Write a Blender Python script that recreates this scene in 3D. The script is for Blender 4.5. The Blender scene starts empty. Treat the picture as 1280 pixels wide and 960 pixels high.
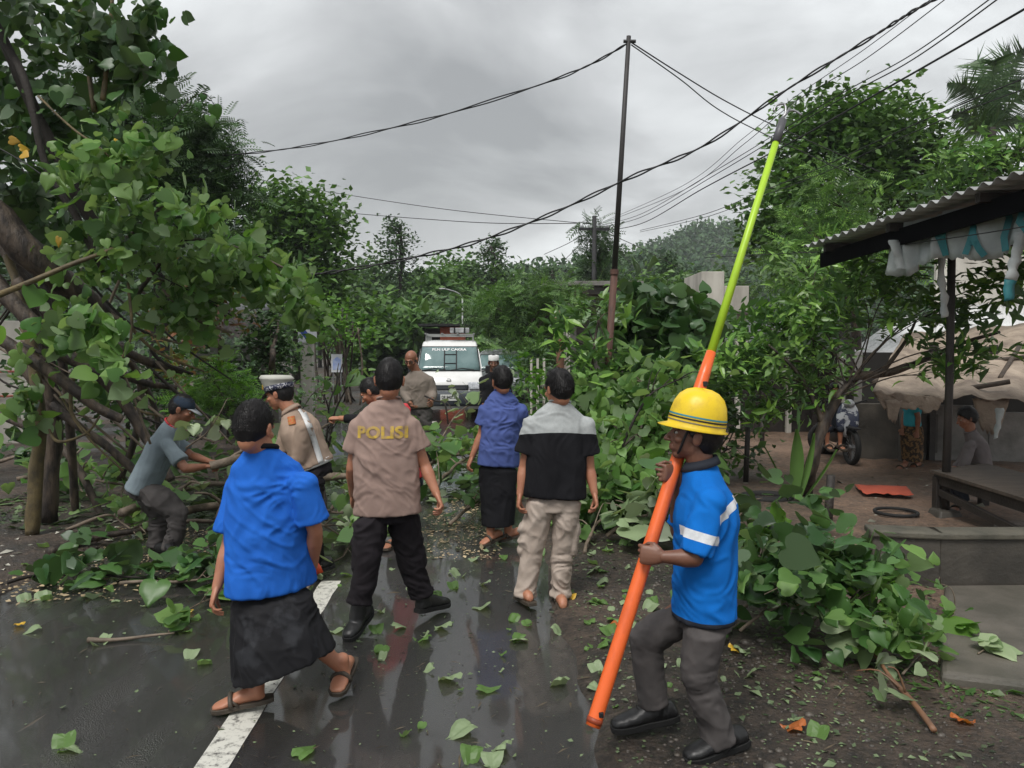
EXPO = 0.9
HAZE = 0.0005
import bpy, bmesh, math, random
import numpy as np
from mathutils import Vector, Matrix, noise
from mathutils.bvhtree import BVHTree
random.seed(7); RNG = np.random.default_rng(11)
PI = math.pi
sc = bpy.context.scene
COL = sc.collection
F = 967.0; CH = 1.8; PITCH = math.radians(2.66)
V = Vector
CP, SP = math.cos(PITCH), math.sin(PITCH)

def ray(px, py):
    cx = (px-640)/F; cz = -(py-480)/F
    return V((cx, CP+cz*SP, -SP+cz*CP))
def at(px, py, d):
    r = ray(px, py); return V((0, 0, CH)) + r*(d/r.y)
def gp(px, py, z=0.0):
    r = ray(px, py); return V((0, 0, CH)) + r*((z-CH)/r.z)

# ---------------------------------------------------------------- objects
def tag(o, label=None, cat=None, group=None, kind=None):
    if label: o['label'] = label
    if cat: o['category'] = cat
    if group: o['group'] = group
    if kind: o['kind'] = kind
    return o
def thing(name, label, cat, loc=(0, 0, 0), group=None):
    o = bpy.data.objects.new(name, None); COL.objects.link(o)
    o.location = loc; o.empty_display_size = 0.2
    return tag(o, label, cat, group)
def link(name, me, parent=None, mats=None, smooth=None):
    o = bpy.data.objects.new(name, me); COL.objects.link(o)
    if mats is not None:
        if not isinstance(mats, (list, tuple)): mats = [mats]
        if len(me.materials) == 0:
            for m in mats: me.materials.append(m)
    if smooth is not None:
        me.polygons.foreach_set('use_smooth', [smooth]*len(me.polygons))
    if parent is not None:
        o.parent = parent
        t = V(parent.location)
        q = parent.parent
        while q is not None:
            break
        if parent.type == 'EMPTY': o.matrix_parent_inverse = Matrix.Translation(-t)
    return o
def copy_tree(o, parent=None):
    c = o.copy(); COL.objects.link(c); c.parent = parent
    for ch in list(o.children): copy_tree(ch, c)
    return c

class MB:
    def __init__(s): s.v = []; s.f = []; s.m = []
    def add(s, vs, fs, mi=0):
        k = len(s.v); s.v.extend([tuple(v) for v in vs])
        for f in fs: s.f.append([i+k for i in f]); s.m.append(mi)
        return s
    def box(s, c, size, mi=0, R=None, taper=1.0):
        hx, hy, hz = [a/2 for a in size]
        vs = []
        for z in (-1, 1):
            t = taper if z > 0 else 1
            for x, y in ((-1, -1), (1, -1), (1, 1), (-1, 1)):
                p = V((x*hx*t, y*hy*t, z*hz))
                if R: p = R @ p
                vs.append(V(c)+p)
        return s.add(vs, [(3, 2, 1, 0), (4, 5, 6, 7), (0, 1, 5, 4), (1, 2, 6, 5), (2, 3, 7, 6), (3, 0, 4, 7)], mi)
    def beam(s, a, b, w, h, mi=0, up=V((0, 0, 1))):
        a = V(a); b = V(b); d = (b-a).normalized()
        x = d.cross(up)
        if x.length < 1e-4: x = d.cross(V((0, 1, 0)))
        x.normalize(); u = x.cross(d)
        vs = []
        for p in (a, b):
            for i, j in ((-1, -1), (1, -1), (1, 1), (-1, 1)):
                vs.append(p + x*(i*w/2) + u*(j*h/2))
        return s.add(vs, [(0, 1, 2, 3), (7, 6, 5, 4), (0, 4, 5, 1), (1, 5, 6, 2), (2, 6, 7, 3), (3, 7, 4, 0)], mi)
    def tube(s, pts, radii, n=8, mi=0, rough=0.0, cap=True):
        pts = [V(p) for p in pts]
        if not isinstance(radii, (list, tuple)): radii = [radii]*len(pts)
        k = len(s.v); u = None
        for i, p in enumerate(pts):
            a = pts[max(0, i-1)]; b = pts[min(len(pts)-1, i+1)]
            d = (b-a)
            if d.length < 1e-7: d = V((0, 0, 1))
            d.normalize()
            if u is None:
                u = d.cross(V((0.31, 0.95, 0.1)))
                if u.length < .1: u = d.cross(V((1, 0, 0)))
            u = (u - d*u.dot(d)).normalized(); w = d.cross(u)
            for j in range(n):
                th = 2*PI*j/n; r = radii[i]
                if rough: r *= 1+rough*noise.noise(p*5+V((math.cos(th), math.sin(th), 0))*1.1)
                s.v.append(tuple(p+(u*math.cos(th)+w*math.sin(th))*r))
        for i in range(len(pts)-1):
            for j in range(n):
                a = k+i*n+j; b = k+i*n+(j+1) % n
                s.f.append([a, b, b+n, a+n]); s.m.append(mi)
        if cap:
            s.f.append([k+j for j in range(n)][::-1]); s.m.append(mi)
            e = k+(len(pts)-1)*n
            s.f.append([e+j for j in range(n)]); s.m.append(mi)
        return s
    def build(s, name, mats, parent=None, smooth=False, bevel=0, kind=None):
        me = bpy.data.meshes.new(name); me.from_pydata(s.v, [], s.f)
        o = link(name, me, parent, mats)
        me.polygons.foreach_set('material_index', s.m)
        me.polygons.foreach_set('use_smooth', [smooth]*len(s.f))
        me.update()
        if bevel:
            b = o.modifiers.new('b', 'BEVEL'); b.width = bevel; b.segments = 2; b.limit_method = 'ANGLE'
        if kind: o['kind'] = kind
        return o

def spline(pts, n=6):
    pts = [V(p) for p in pts]; out = []
    for i in range(len(pts)-1):
        p0 = pts[max(0, i-1)]; p1 = pts[i]; p2 = pts[i+1]; p3 = pts[min(len(pts)-1, i+2)]
        for k in range(n):
            t = k/n
            out.append(0.5*((2*p1)+(p2-p0)*t+(2*p0-5*p1+4*p2-p3)*t*t+(3*p1-p0-3*p2+p3)*t**3))
    out.append(pts[-1]); return out
def lerps(vals, n):
    out = []
    for i in range(len(vals)-1):
        for k in range(n): out.append(vals[i]+(vals[i+1]-vals[i])*k/n)
    out.append(vals[-1]); return out

# ---------------------------------------------------------------- materials
MATS = {}
def newmat(name):
    m = bpy.data.materials.new(name); m.use_nodes = True
    nt = m.node_tree; b = nt.nodes['Principled BSDF']
    return m, nt, b
def N(nt, t, **k):
    n = nt.nodes.new(t)
    for a, b in k.items():
        if a in n.inputs: n.inputs[a].default_value = b
        else: setattr(n, a, b)
    return n
def rgba(c): return (c[0], c[1], c[2], 1)
def mat(name, c, c2=None, scale=4.0, rough=0.7, bump=0.0, bscale=40, metal=0, spec=0.5, stretch=(1, 1, 1), detail=5, rough2=None, coat=0, sharp=(0.35, 0.65), dist=0.02, glass=0):
    if name in MATS: return MATS[name]
    m, nt, b = newmat(name); L = nt.links.new
    tc = N(nt, 'ShaderNodeTexCoord'); mp = N(nt, 'ShaderNodeMapping'); mp.inputs['Scale'].default_value = stretch
    L(tc.outputs['Object'], mp.inputs['Vector'])
    if c2 is None: c2 = tuple(x*0.75 for x in c)
    nz = N(nt, 'ShaderNodeTexNoise', Scale=scale, Detail=detail, Roughness=0.6)
    L(mp.outputs[0], nz.inputs['Vector'])
    rp = N(nt, 'ShaderNodeValToRGB'); rp.color_ramp.elements[0].position = sharp[0]; rp.color_ramp.elements[1].position = sharp[1]
    rp.color_ramp.elements[0].color = rgba(c); rp.color_ramp.elements[1].color = rgba(c2)
    L(nz.outputs['Fac'], rp.inputs['Fac']); L(rp.outputs['Color'], b.inputs['Base Color'])
    b.inputs['Roughness'].default_value = rough; b.inputs['Metallic'].default_value = metal
    b.inputs['Specular IOR Level'].default_value = spec
    if coat: b.inputs['Coat Weight'].default_value = coat; b.inputs['Coat Roughness'].default_value = 0.08
    if rough2 is not None:
        mr = N(nt, 'ShaderNodeMapRange'); mr.inputs['From Min'].default_value = .35; mr.inputs['From Max'].default_value = .65
        mr.inputs['To Min'].default_value = rough; mr.inputs['To Max'].default_value = rough2
        L(nz.outputs['Fac'], mr.inputs['Value']); L(mr.outputs[0], b.inputs['Roughness'])
    if bump:
        n2 = N(nt, 'ShaderNodeTexNoise', Scale=bscale, Detail=6, Roughness=0.65)
        L(mp.outputs[0], n2.inputs['Vector'])
        bp = N(nt, 'ShaderNodeBump', Strength=bump, Distance=dist)
        L(n2.outputs['Fac'], bp.inputs['Height']); L(bp.outputs[0], b.inputs['Normal'])
    MATS[name] = m; return m
def leafmat(name, c1, c2, under=None, trans=0.3, rough=0.4, spec=.5):
    if name in MATS: return MATS[name]
    m, nt, b = newmat(name); L = nt.links.new
    g = N(nt, 'ShaderNodeNewGeometry')
    rp = N(nt, 'ShaderNodeValToRGB')
    rp.color_ramp.elements[0].color = rgba(c1); rp.color_ramp.elements[1].color = rgba(c2)
    L(g.outputs['Random Per Island'], rp.inputs['Fac'])
    tc = N(nt, 'ShaderNodeTexCoord')
    nz = N(nt, 'ShaderNodeTexNoise', Scale=1.1, Detail=3)
    L(tc.outputs['Object'], nz.inputs['Vector'])
    mr = N(nt, 'ShaderNodeMapRange'); mr.inputs['From Min'].default_value = .3; mr.inputs['From Max'].default_value = .7
    mr.inputs['To Min'].default_value = .5; mr.inputs['To Max'].default_value = 1.55
    L(nz.outputs['Fac'], mr.inputs['Value'])
    mul = N(nt, 'ShaderNodeMix', data_type='RGBA', blend_type='MULTIPLY'); mul.inputs[0].default_value = 1
    L(rp.outputs['Color'], mul.inputs[6]); L(mr.outputs[0], mul.inputs[7])
    col = mul.outputs[2]
    if under is not None:
        mx = N(nt, 'ShaderNodeMix', data_type='RGBA'); mx.inputs[7].default_value = rgba(under)
        L(g.outputs['Backfacing'], mx.inputs[0]); L(col, mx.inputs[6]); col = mx.outputs[2]
    L(col, b.inputs['Base Color']); b.inputs['Roughness'].default_value = rough
    b.inputs['Specular IOR Level'].default_value = spec
    tr = N(nt, 'ShaderNodeBsdfTranslucent')
    mc = N(nt, 'ShaderNodeMix', data_type='RGBA', blend_type='MULTIPLY'); mc.inputs[0].default_value = 1
    mc.inputs[7].default_value = (1.5, 1.6, .7, 1); L(col, mc.inputs[6]); L(mc.outputs[2], tr.inputs['Color'])
    ms = N(nt, 'ShaderNodeMixShader'); ms.inputs[0].default_value = trans
    L(b.outputs[0], ms.inputs[1]); L(tr.outputs[0], ms.inputs[2])
    L(ms.outputs[0], nt.nodes['Material Output'].inputs['Surface'])
    MATS[name] = m; return m

# ---------------------------------------------------------------- leaves
def tmpl(verts, faces):
    return (np.array(verts, float), faces)
def _heart():
    m = [(0, 0, 0), (0, .25, .02), (0, .55, .0), (0, 1.0, -.16)]
    h = [(.24, -.14, .05), (.5, .1, .12), (.46, .46, .08), (.2, .8, -.04)]
    vs = m+h+[(-x, y, z) for x, y, z in h]
    f = []
    for o, rev in ((4, 0), (8, 1)):
        q = [(0, o, o+1, 1), (1, o+1, o+2, 2), (2, o+2, o+3, 3)]
        f += [tuple(reversed(a)) if rev else a for a in q]
    return tmpl(vs, f)
def _lance(w=.15):
    m = [(0, 0, 0), (0, .35, .0), (0, .7, -.06), (0, 1.0, -.2)]
    h = [(w, .35, .05), (w*.75, .7, -.02)]
    vs = m+h+[(-x, y, z) for x, y, z in h]
    f = [(0, 4, 1), (1, 4, 5, 2), (2, 5, 3), (0, 1, 6), (1, 2, 7, 6), (2, 3, 7)]
    return tmpl(vs, f)
def _oval(w=.3):
    return tmpl([(0, 0, 0), (w, .45, .06), (0, 1, -.08), (-w, .45, .06), (0, .5, 0)], [(0, 1, 4), (1, 2, 4), (0, 4, 3), (4, 2, 3)])
def _dia(w=.32):
    return tmpl([(0, 0, 0), (w, .5, .08), (0, 1, 0), (-w, .5, .08)], [(0, 1, 2), (0, 2, 3)])
def _pinnate(k=7, ll=.26):
    vs = []; f = []
    for i in range(k):
        y = .12+.85*i/k; z = -.22*y*y; l = ll*(1-.45*abs(i/k-.4))
        for s in (-1, 1):
            a = len(vs)
            vs += [(0, y, z), (s*l*.5, y+.02, z+.0), (s*l, y+.12, z-.05), (s*l*.5, y+.1, z)]
            f.append((a, a+1, a+2, a+3) if s > 0 else (a, a+3, a+2, a+1))
    return tmpl(vs, f)
def _heart_hr():
    out = [(0, 0), (.12, -.1), (.28, -.13), (.43, -.03), (.51, .14), (.50, .32), (.41, .52), (.27, .70), (.12, .87), (0, 1)]
    mid = [0, .02, .06, .12, .22, .35, .52, .69, .86, 1]
    vs = []; f = []; n = len(out)
    for i in range(n): vs.append((0, mid[i], -.10*mid[i]**2))
    for s in (1, -1):
        k = len(vs)
        for i in range(n):
            x, y = out[i]; w = .015*math.sin(i*2.3+s)
            vs.append((s*x*.55, mid[i]*.45+y*.55, .10*x-.10*y*y+.02+.012*math.sin(i*3.1)))
            vs.append((s*(x+w*(0 < i < n-1)), y, .05*x-.14*y*y+.02*math.sin(i*2.1+s)))
        for i in range(n-1):
            q = [(i, k+2*i, k+2*i+2, i+1), (k+2*i, k+2*i+1, k+2*i+3, k+2*i+2)]
            f += [a if s > 0 else tuple(reversed(a)) for a in q]
    return tmpl(vs, f)
HEART_LO = HEART_T = None
HEART, LANCE, OVAL, DIA, PINN = _heart_hr(), _lance(), _oval(), _dia(), _pinnate()
LANCE_W = _lance(.2)

def nrm(a): return a/np.maximum(np.linalg.norm(a, axis=1, keepdims=True), 1e-9)
def leaf_mesh(name, T, P, A, Nn, S, parent=None, m=None):
    """P positions, A leaf axis, Nn approx normals, S sizes"""
    tv, tf = T; P = np.asarray(P, float); n = len(P)
    A = nrm(A); X = nrm(np.cross(A, Nn)); Z = np.cross(X, A)
    S = np.asarray(S, float).reshape(-1, 1, 1)
    vv = tv[None]*np.stack([RNG.uniform(.85, 1.15, n), np.ones(n), RNG.uniform(-.4, 1.9, n)], 1)[:, None, :]
    W = P[:, None, :] + S*(vv[:, :, 0:1]*X[:, None]+vv[:, :, 1:2]*A[:, None]+vv[:, :, 2:3]*Z[:, None])
    W = W.reshape(-1, 3); k = len(tv)
    flat = np.array([i for f in tf for i in f]); tot = np.array([len(f) for f in tf])
    loops = (flat[None]+(np.arange(n)*k)[:, None]).ravel()
    tots = np.tile(tot, n); starts = np.concatenate([[0], np.cumsum(tots)[:-1]])
    me = bpy.data.meshes.new(name)
    me.vertices.add(len(W)); me.vertices.foreach_set('co', W.ravel())
    me.loops.add(len(loops)); me.loops.foreach_set('vertex_index', loops.astype(np.int32))
    me.polygons.add(len(tots)); me.polygons.foreach_set('loop_start', starts.astype(np.int32))
    me.polygons.foreach_set('loop_total', tots.astype(np.int32))
    me.update(calc_edges=True)
    return link(name, me, parent, m, smooth=len(tv) > 20)
def rnd(n, s=1.0): return RNG.normal(0, s, (n, 3))
def unit(n): return nrm(rnd(n))
def blob_clusters(c, r, n, inner=.45):
    d = unit(n); rad = (inner+(1-inner)*RNG.random(n)**.6)[:, None]
    # uneven outline
    bump = np.array([1+.28*noise.noise(V(tuple(x))*1.9+V(c)*.37) for x in d])[:, None]
    return np.array(c)+d*rad*bump*np.array(r)
def cluster_leaves(C, k, spread, size, style='hang', up=.6, jitter=.3):
    n = len(C)*k; Q = np.repeat(np.asarray(C, float), k, 0)
    S = size*RNG.uniform(1-jitter, 1+jitter, n)
    if style == 'whorl':
        ang = np.tile(np.arange(k)*2*PI/k, len(C))+np.repeat(RNG.random(len(C))*6.28, k)+RNG.normal(0, .3, n)
        tilt = nrm(np.array([[0, 0, 1.]])+rnd(len(C), .5)); tl = np.repeat(tilt, k, 0)
        a = nrm(np.cross(tl, np.array([[.3, .9, .1]]))); b = np.cross(tl, a)
        A = np.cos(ang)[:, None]*a+np.sin(ang)[:, None]*b+tl*RNG.uniform(-.35, .75, n)[:, None]
        P = Q+rnd(n, spread)
        Nn = tl+rnd(n, .3)
    elif style == 'hang':
        S = S*np.clip(RNG.lognormal(-.06, .3, n), .4, 1.35); P = Q+rnd(n, spread); A = rnd(n, .8)+np.array([[0, 0, -.5]])
        Nn = rnd(n, .7)+np.array([[0, -.35, up]])
    else:
        P = Q+rnd(n, spread); A = rnd(n, 1.)
        A[:, 2] *= .5; Nn = rnd(n, .55)+np.array([[0, 0, up+.4]])
    return P, A, Nn, S
# ================================================================ people
def loft(bm, rings, n=20, sq=1.0):
    """rings: (centre, u-vector, v-vector)"""
    L = []
    for c, u, w in rings:
        L.append([bm.verts.new(V(c)+u*math.cos(2*PI*j/n)+w*math.sin(2*PI*j/n)) for j in range(n)])
    for a, b in zip(L, L[1:]):
        for j in range(n):
            bm.faces.new((a[j], a[(j+1) % n], b[(j+1) % n], b[j]))
    bm.faces.new(L[0][::-1]); bm.faces.new(L[-1])
def frame(d, ref):
    d = d.normalized(); x = ref - d*ref.dot(d)
    if x.length < 1e-4: x = V((1, 0.01, 0)) - d*d.x
    x.normalize(); return x, d.cross(x)
def limb(bm, pts, rad, n=14, ref=V((1, 0, 0)), round_ends=True, flat=1.0):
    """tapered tube through pts with rounded ends"""
    pts = [V(p) for p in pts]; R = []
    for i, p in enumerate(pts):
        a = pts[max(0, i-1)]; b = pts[min(len(pts)-1, i+1)]
        x, y = frame(b-a, ref); R.append((p, x*rad[i], y*rad[i]*flat))
    if round_ends:
        d0 = (pts[0]-pts[1]).normalized(); d1 = (pts[-1]-pts[-2]).normalized()
        r0, r1 = rad[0], rad[-1]
        pre = [(pts[0]+d0*r0*s, R[0][1]*c, R[0][2]*c) for s, c in ((.97, .25), (.75, .66), (.4, .92))]
        post = [(pts[-1]+d1*r1*s, R[-1][1]*c, R[-1][2]*c) for s, c in ((.4, .92), (.75, .66), (.97, .25))]
        R = pre+R+post
    loft(bm, R, n)
def ell(bm, c, ax, ay, az, seg=16, rg=10):
    M = Matrix((ax, ay, az)).transposed().to_4x4(); M.translation = c
    bmesh.ops.create_uvsphere(bm, u_segments=seg, v_segments=rg, radius=1, matrix=M)
def vox(bm, voxel, sm=3, fac=.5):
    bmesh.ops.recalc_face_normals(bm, faces=bm.faces)
    me = bpy.data.meshes.new('tmp'); bm.to_mesh(me); bm.free()
    o = bpy.data.objects.new('tmp', me); COL.objects.link(o)
    r = o.modifiers.new('r', 'REMESH'); r.mode = 'VOXEL'; r.voxel_size = voxel; r.use_smooth_shade = True
    if sm:
        s = o.modifiers.new('s', 'SMOOTH'); s.iterations = sm; s.factor = fac
    bpy.context.view_layer.update()
    dg = bpy.context.evaluated_depsgraph_get()
    out = bpy.data.meshes.new_from_object(o.evaluated_get(dg))
    bpy.data.objects.remove(o); bpy.data.meshes.remove(me)
    return out
def join_mesh(ms, name):
    b = bmesh.new()
    for m in ms: b.from_mesh(m)
    out = bpy.data.meshes.new(name); b.to_mesh(out); b.free()
    for m in ms: bpy.data.meshes.remove(m)
    return out
def wrinkle(me, amp, sc_=(16, 16, 6), seed=0, hem=None, axis=None):
    n = len(me.vertices)
    co = np.empty(n*3); me.vertices.foreach_get('co', co); co = co.reshape(-1, 3)
    no = np.array([v.normal[:] for v in me.vertices])
    off = V((seed*7.1, seed*3.3, seed*1.7))
    d = np.empty(n)
    for i in range(n):
        p = co[i]
        w = noise.noise(V((p[0]*3, p[1]*3, p[2]*4))+off)*.5
        q = V((p[0]*sc_[0]+w*5, p[1]*sc_[1]+w*4, p[2]*sc_[2]+w*9))+off
        a = 1-abs(noise.noise(q))*2.6
        b = noise.noise(q*.42+off)
        d[i] = (a*.45+b*.9)*amp*(.45+.9*abs(noise.noise(V(p)*2.3+off))*2)
    for i in range(n):
        p = co[i]; u_ = p[0]*.7+p[2]; v_ = p[0]-p[2]*.35+p[1]
        g = noise.noise(V((u_*9+seed, v_*4, p[1]*5))); f = max(0, 1-abs(g)*5)
        d[i] += amp*.75*f*max(0, noise.noise(V((p[0]*2.2, p[1]*2.2, p[2]*2.6+seed)))+.25)
    co += no*d[:, None]
    me.vertices.foreach_set('co', co.ravel()); me.update()
def smoothall(me): me.polygons.foreach_set('use_smooth', [True]*len(me.polygons))

def hand_bm(w, d, pn, side, curl=(25, 30, 20), s=1.0, thumb_close=.4, spread=.0):
    """w wrist, d finger direction, pn palm facing, side: thumb direction"""
    b = bmesh.new(); d = d.normalized(); side = (side-d*side.dot(d)).normalized()
    pn = (pn-d*pn.dot(d)-side*pn.dot(side)).normalized()
    def ring(t, rx, ry, o=0): return (w+d*t*s+pn*o, side*rx*s, pn*ry*s)
    loft(b, [ring(-.03, .024, .019), ring(0, .027, .019), ring(.03, .038, .018), ring(.06, .043, .016), ring(.088, .041, .013), ring(.097, .036, .008)], 14)
    for k, (o, L) in enumerate(((.031, .072), (.0105, .08), (-.0105, .075), (-.030, .058))):
        p = w+d*.082*s+side*o*s; dd = (d+side*(o*(4+spread*10))).normalized()
        ax = dd.cross(pn); pts = [p-d*.015*s]; ang = 0
        pts.append(p)
        for q, fr_ in enumerate((.46, .3, .24)):
            ang += math.radians(curl[q]*(1+.12*k))
            v = Matrix.Rotation(-ang, 3, ax) @ dd
            if v.dot(pn) < dd.dot(pn): v = Matrix.Rotation(ang, 3, ax) @ dd
            p = p+v*L*fr_*s; pts.append(p)
        limb(b, pts, [.0092*s, .0092*s, .0085*s, .0078*s, .0068*s], 8, ref=side)
    p0 = w+d*.018*s+side*.026*s
    d1 = (d*.75+side*.65+pn*.25).normalized(); p1 = p0+d1*.034*s
    d2 = (d*.85+side*(.35-.6*thumb_close)+pn*(.3+.6*thumb_close)).normalized(); p2 = p1+d2*.03*s
    d3 = (d*.75+side*(.1-.9*thumb_close)+pn*(.3+.7*thumb_close)).normalized(); p3 = p2+d3*.022*s
    limb(b, [p0-d1*.01, p0, p1, p2, p3], [.012*s, .0145*s, .0115*s, .0098*s, .008*s], 8)
    return b
def head_bm(b, c, X, Y, Z, s=1.0, neck=None, beard=0):
    def P(x, y, z): return c+(X*x+Y*y+Z*z)*s
    def E(x, y, z, a, bb, cc): ell(b, P(x, y, z), X*a*s, Y*bb*s, Z*cc*s)
    E(0, -.012, .036, .074, .094, .082); E(0, .028, -.018, .061, .066, .082)
    E(0, .052, -.086, .027, .027, .022); E(0, .0, -.045, .058, .06, .055); E(0, -.036, -.05, .05, .046, .06)
    for q in (-1, 1):
        E(q*.04, .058, -.02, .022, .026, .02)
        E(q*.077, -.008, -.004, .010, .02, .031)
        E(q*.083, -.014, .006, .007, .014, .02)
    limb(b, [P(0, .088, .014), P(0, .103, -.012), P(0, .112, -.03)], [.007*s, .009*s, .013*s], 8)
    for q in (-1, 1): E(q*.012, .1, -.032, .009, .011, .008)
    limb(b, [P(-.045, .076, .022), P(0, .088, .024), P(.045, .076, .022)], [.009*s, .011*s, .009*s], 8)
    limb(b, [P(-.02, .084, -.055), P(0, .092, -.053), P(.02, .084, -.055)], [.005*s, .007*s, .005*s], 8)
    limb(b, [P(-.017, .082, -.066), P(0, .089, -.067), P(.017, .082, -.066)], [.005*s, .0075*s, .005*s], 8)
    E(0, .075, -.06, .03, .02, .02)
def foot_bm(b, an, toe, s=1.0, fat=1.0, h=.07):
    """bare foot from ankle to toe (toe = point on the ground at the toe tip)"""
    d = (toe-an); f = V((d.x, d.y, 0))
    heel_drop = an.z-toe.z
    dd = d - V((0, 0, 0)); u = V((0, 0, 1))
    x = d.cross(u).normalized(); fw = d.normalized()
    # sole line from heel to toe
    fw2 = (d+u*max(0, heel_drop-.02)*.9).normalized()
    up = x.cross(fw2)
    if up.z < 0: up = -up
    sole = toe; L = .25*s
    def ring(t, rx, ry, z): return (toe - fw2*(L*(1-t)) + up*z*s, x*rx*s*fat, up*ry*s)
    loft(b, [ring(0.0, .018, .016, .028), ring(.06, .03, .03, .034), ring(.2, .034, .04, .042), ring(.4, .036, .036, .04), ring(.6, .044, .028, .03),
             ring(.78, .048, .02, .022), ring(.92, .042, .014, .017), ring(1.0, .026, .009, .013)], 14)
    limb(b, [an+u*.05, an, toe-fw2*(L*.80)+up*.045*s], [.037*s*fat, .036*s*fat, .036*s], 12)
    for k, o in enumerate((-.032, -.014, .002, .018, .032)):
        pass
    return x, fw2, up, L

def cutbelow(me, co, no, fill=True):
    b = bmesh.new(); b.from_mesh(me)
    r = bmesh.ops.bisect_plane(b, geom=b.verts[:]+b.edges[:]+b.faces[:], plane_co=co, plane_no=no, clear_outer=True)
    if fill:
        bmesh.ops.holes_fill(b, edges=[e for e in b.edges if e.is_boundary], sides=0)
    b.to_mesh(me); b.free()
def split_mat(me, planes, idx):
    """faces on the positive side of every plane get material idx; clean cut"""
    b = bmesh.new(); b.from_mesh(me)
    for co, no in planes:
        bmesh.ops.bisect_plane(b, geom=b.verts[:]+b.edges[:]+b.faces[:], plane_co=co, plane_no=no)
    for f in b.faces:
        c = f.calc_center_median()
        if all((c-V(co)).dot(V(no)) > 0 for co, no in planes): f.material_index = idx
    b.to_mesh(me); b.free()

def text_mesh(txt, size, extr=0, bold=0.0, spacing=1.0, sub=.01):
    cu = bpy.data.curves.new('t', 'FONT'); cu.body = txt; cu.size = size; cu.align_x = 'CENTER'; cu.align_y = 'CENTER'
    cu.offset = bold; cu.space_character = spacing; cu.resolution_u = 3
    o = bpy.data.objects.new('t', cu); COL.objects.link(o); bpy.context.view_layer.update()
    me = bpy.data.meshes.new_from_object(o.evaluated_get(bpy.context.evaluated_depsgraph_get()))
    bpy.data.objects.remove(o)
    if sub:
        b = bmesh.new(); b.from_mesh(me); bmesh.ops.triangulate(b, faces=b.faces)
        for _ in range(4):
            es = [e for e in b.edges if e.calc_length() > sub]
            if not es: break
            bmesh.ops.subdivide_edges(b, edges=es, cuts=1); bmesh.ops.triangulate(b, faces=b.faces)
        b.to_mesh(me); b.free()
    return me
def decal(me, target_me, origin, X, Z, direction, off=.003, maxd=.6):
    """lay the flat mesh (its x,y) on target along direction"""
    t = BVHTree.FromPolygons([v.co[:] for v in target_me.vertices], [p.vertices[:] for p in target_me.polygons])
    dn = direction.normalized()
    for v in me.vertices:
        p = origin+X*v.co.x+Z*v.co.y
        h, nn, _, _ = t.ray_cast(p-dn*.7, dn, maxd)
        if h is not None: v.co = h-dn*off
        else: v.co = p
    return me

def yawv(a): a = math.radians(a); return V((math.sin(a), math.cos(a), 0))

def hair_obj(c, X, Y, Z, s, parent, m, style='short', long_=.018, nbl=3500, seed=1):
    b = bmesh.new()
    bmesh.ops.create_uvsphere(b, u_segments=48, v_segments=32, radius=1)
    for v in b.verts:
        x, y, z = v.co
        # hairline: height the hair reaches down to, front high, nape low
        k = 1+.035*noise.noise(v.co*3+V((seed, 0, 0)))+.012*noise.noise(v.co*11)
        v.co = V((x*.080, y*.102-.017, z*.112+.021))*k if True else v.co
    me = bpy.data.meshes.new('hair'); b.to_mesh(me); b.free()
    # cut by two planes: forehead/sides and the nape
    cutbelow(me, V((0, .078, .062)), V((0, .97, -1.0)).normalized())
    cutbelow(me, V((0, -.05, -.094)), V((0, .05, -1)).normalized())
    M3 = Matrix((X*s, Y*s, Z*s)).transposed()
    vs = []; random.seed(seed)
    poly = [(p.center.copy(), p.normal.copy(), p.area) for p in me.polygons if p.center.length > 0 and (p.normal.z > -.3)]
    w = [a*(2.6 if p.z < -.01 else 1) for p, _, a in poly]
    pick = random.choices(poly, w, k=nbl)
    bl = MB()
    for (p, nn, _) in pick:
        p = p+V((random.uniform(-.004, .004),)*3)
        flow = V((0, .55, -.2)) if p.y > -.01 and p.z > .09 else V((0, -.2, -1))
        d = (nn*random.uniform(.06, .34)+flow*random.uniform(.5, 1.0)+V((random.gauss(0, .2), random.gauss(0, .2), random.gauss(0, .2)))).normalized()
        L = long_*random.uniform(.5, 1.2)*(1.0 if p.z > .02 else .6); sd = d.cross(nn)
        if sd.length < 1e-3: continue
        sd.normalize(); wd = .0016
        bl.add([p-sd*wd, p+sd*wd, p+d*L], [(0, 1, 2)])
    bmx = bmesh.new(); bmx.from_mesh(me)
    vv = [bmx.verts.new(v) for v in bl.v]
    for f in bl.f: bmx.faces.new([vv[i] for i in f])
    bmx.transform(M3.to_4x4()); bmx.transform(Matrix.Translation(c))
    bmx.to_mesh(me); bmx.free(); smoothall(me)
    return link('hair', me, parent, m)

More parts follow.
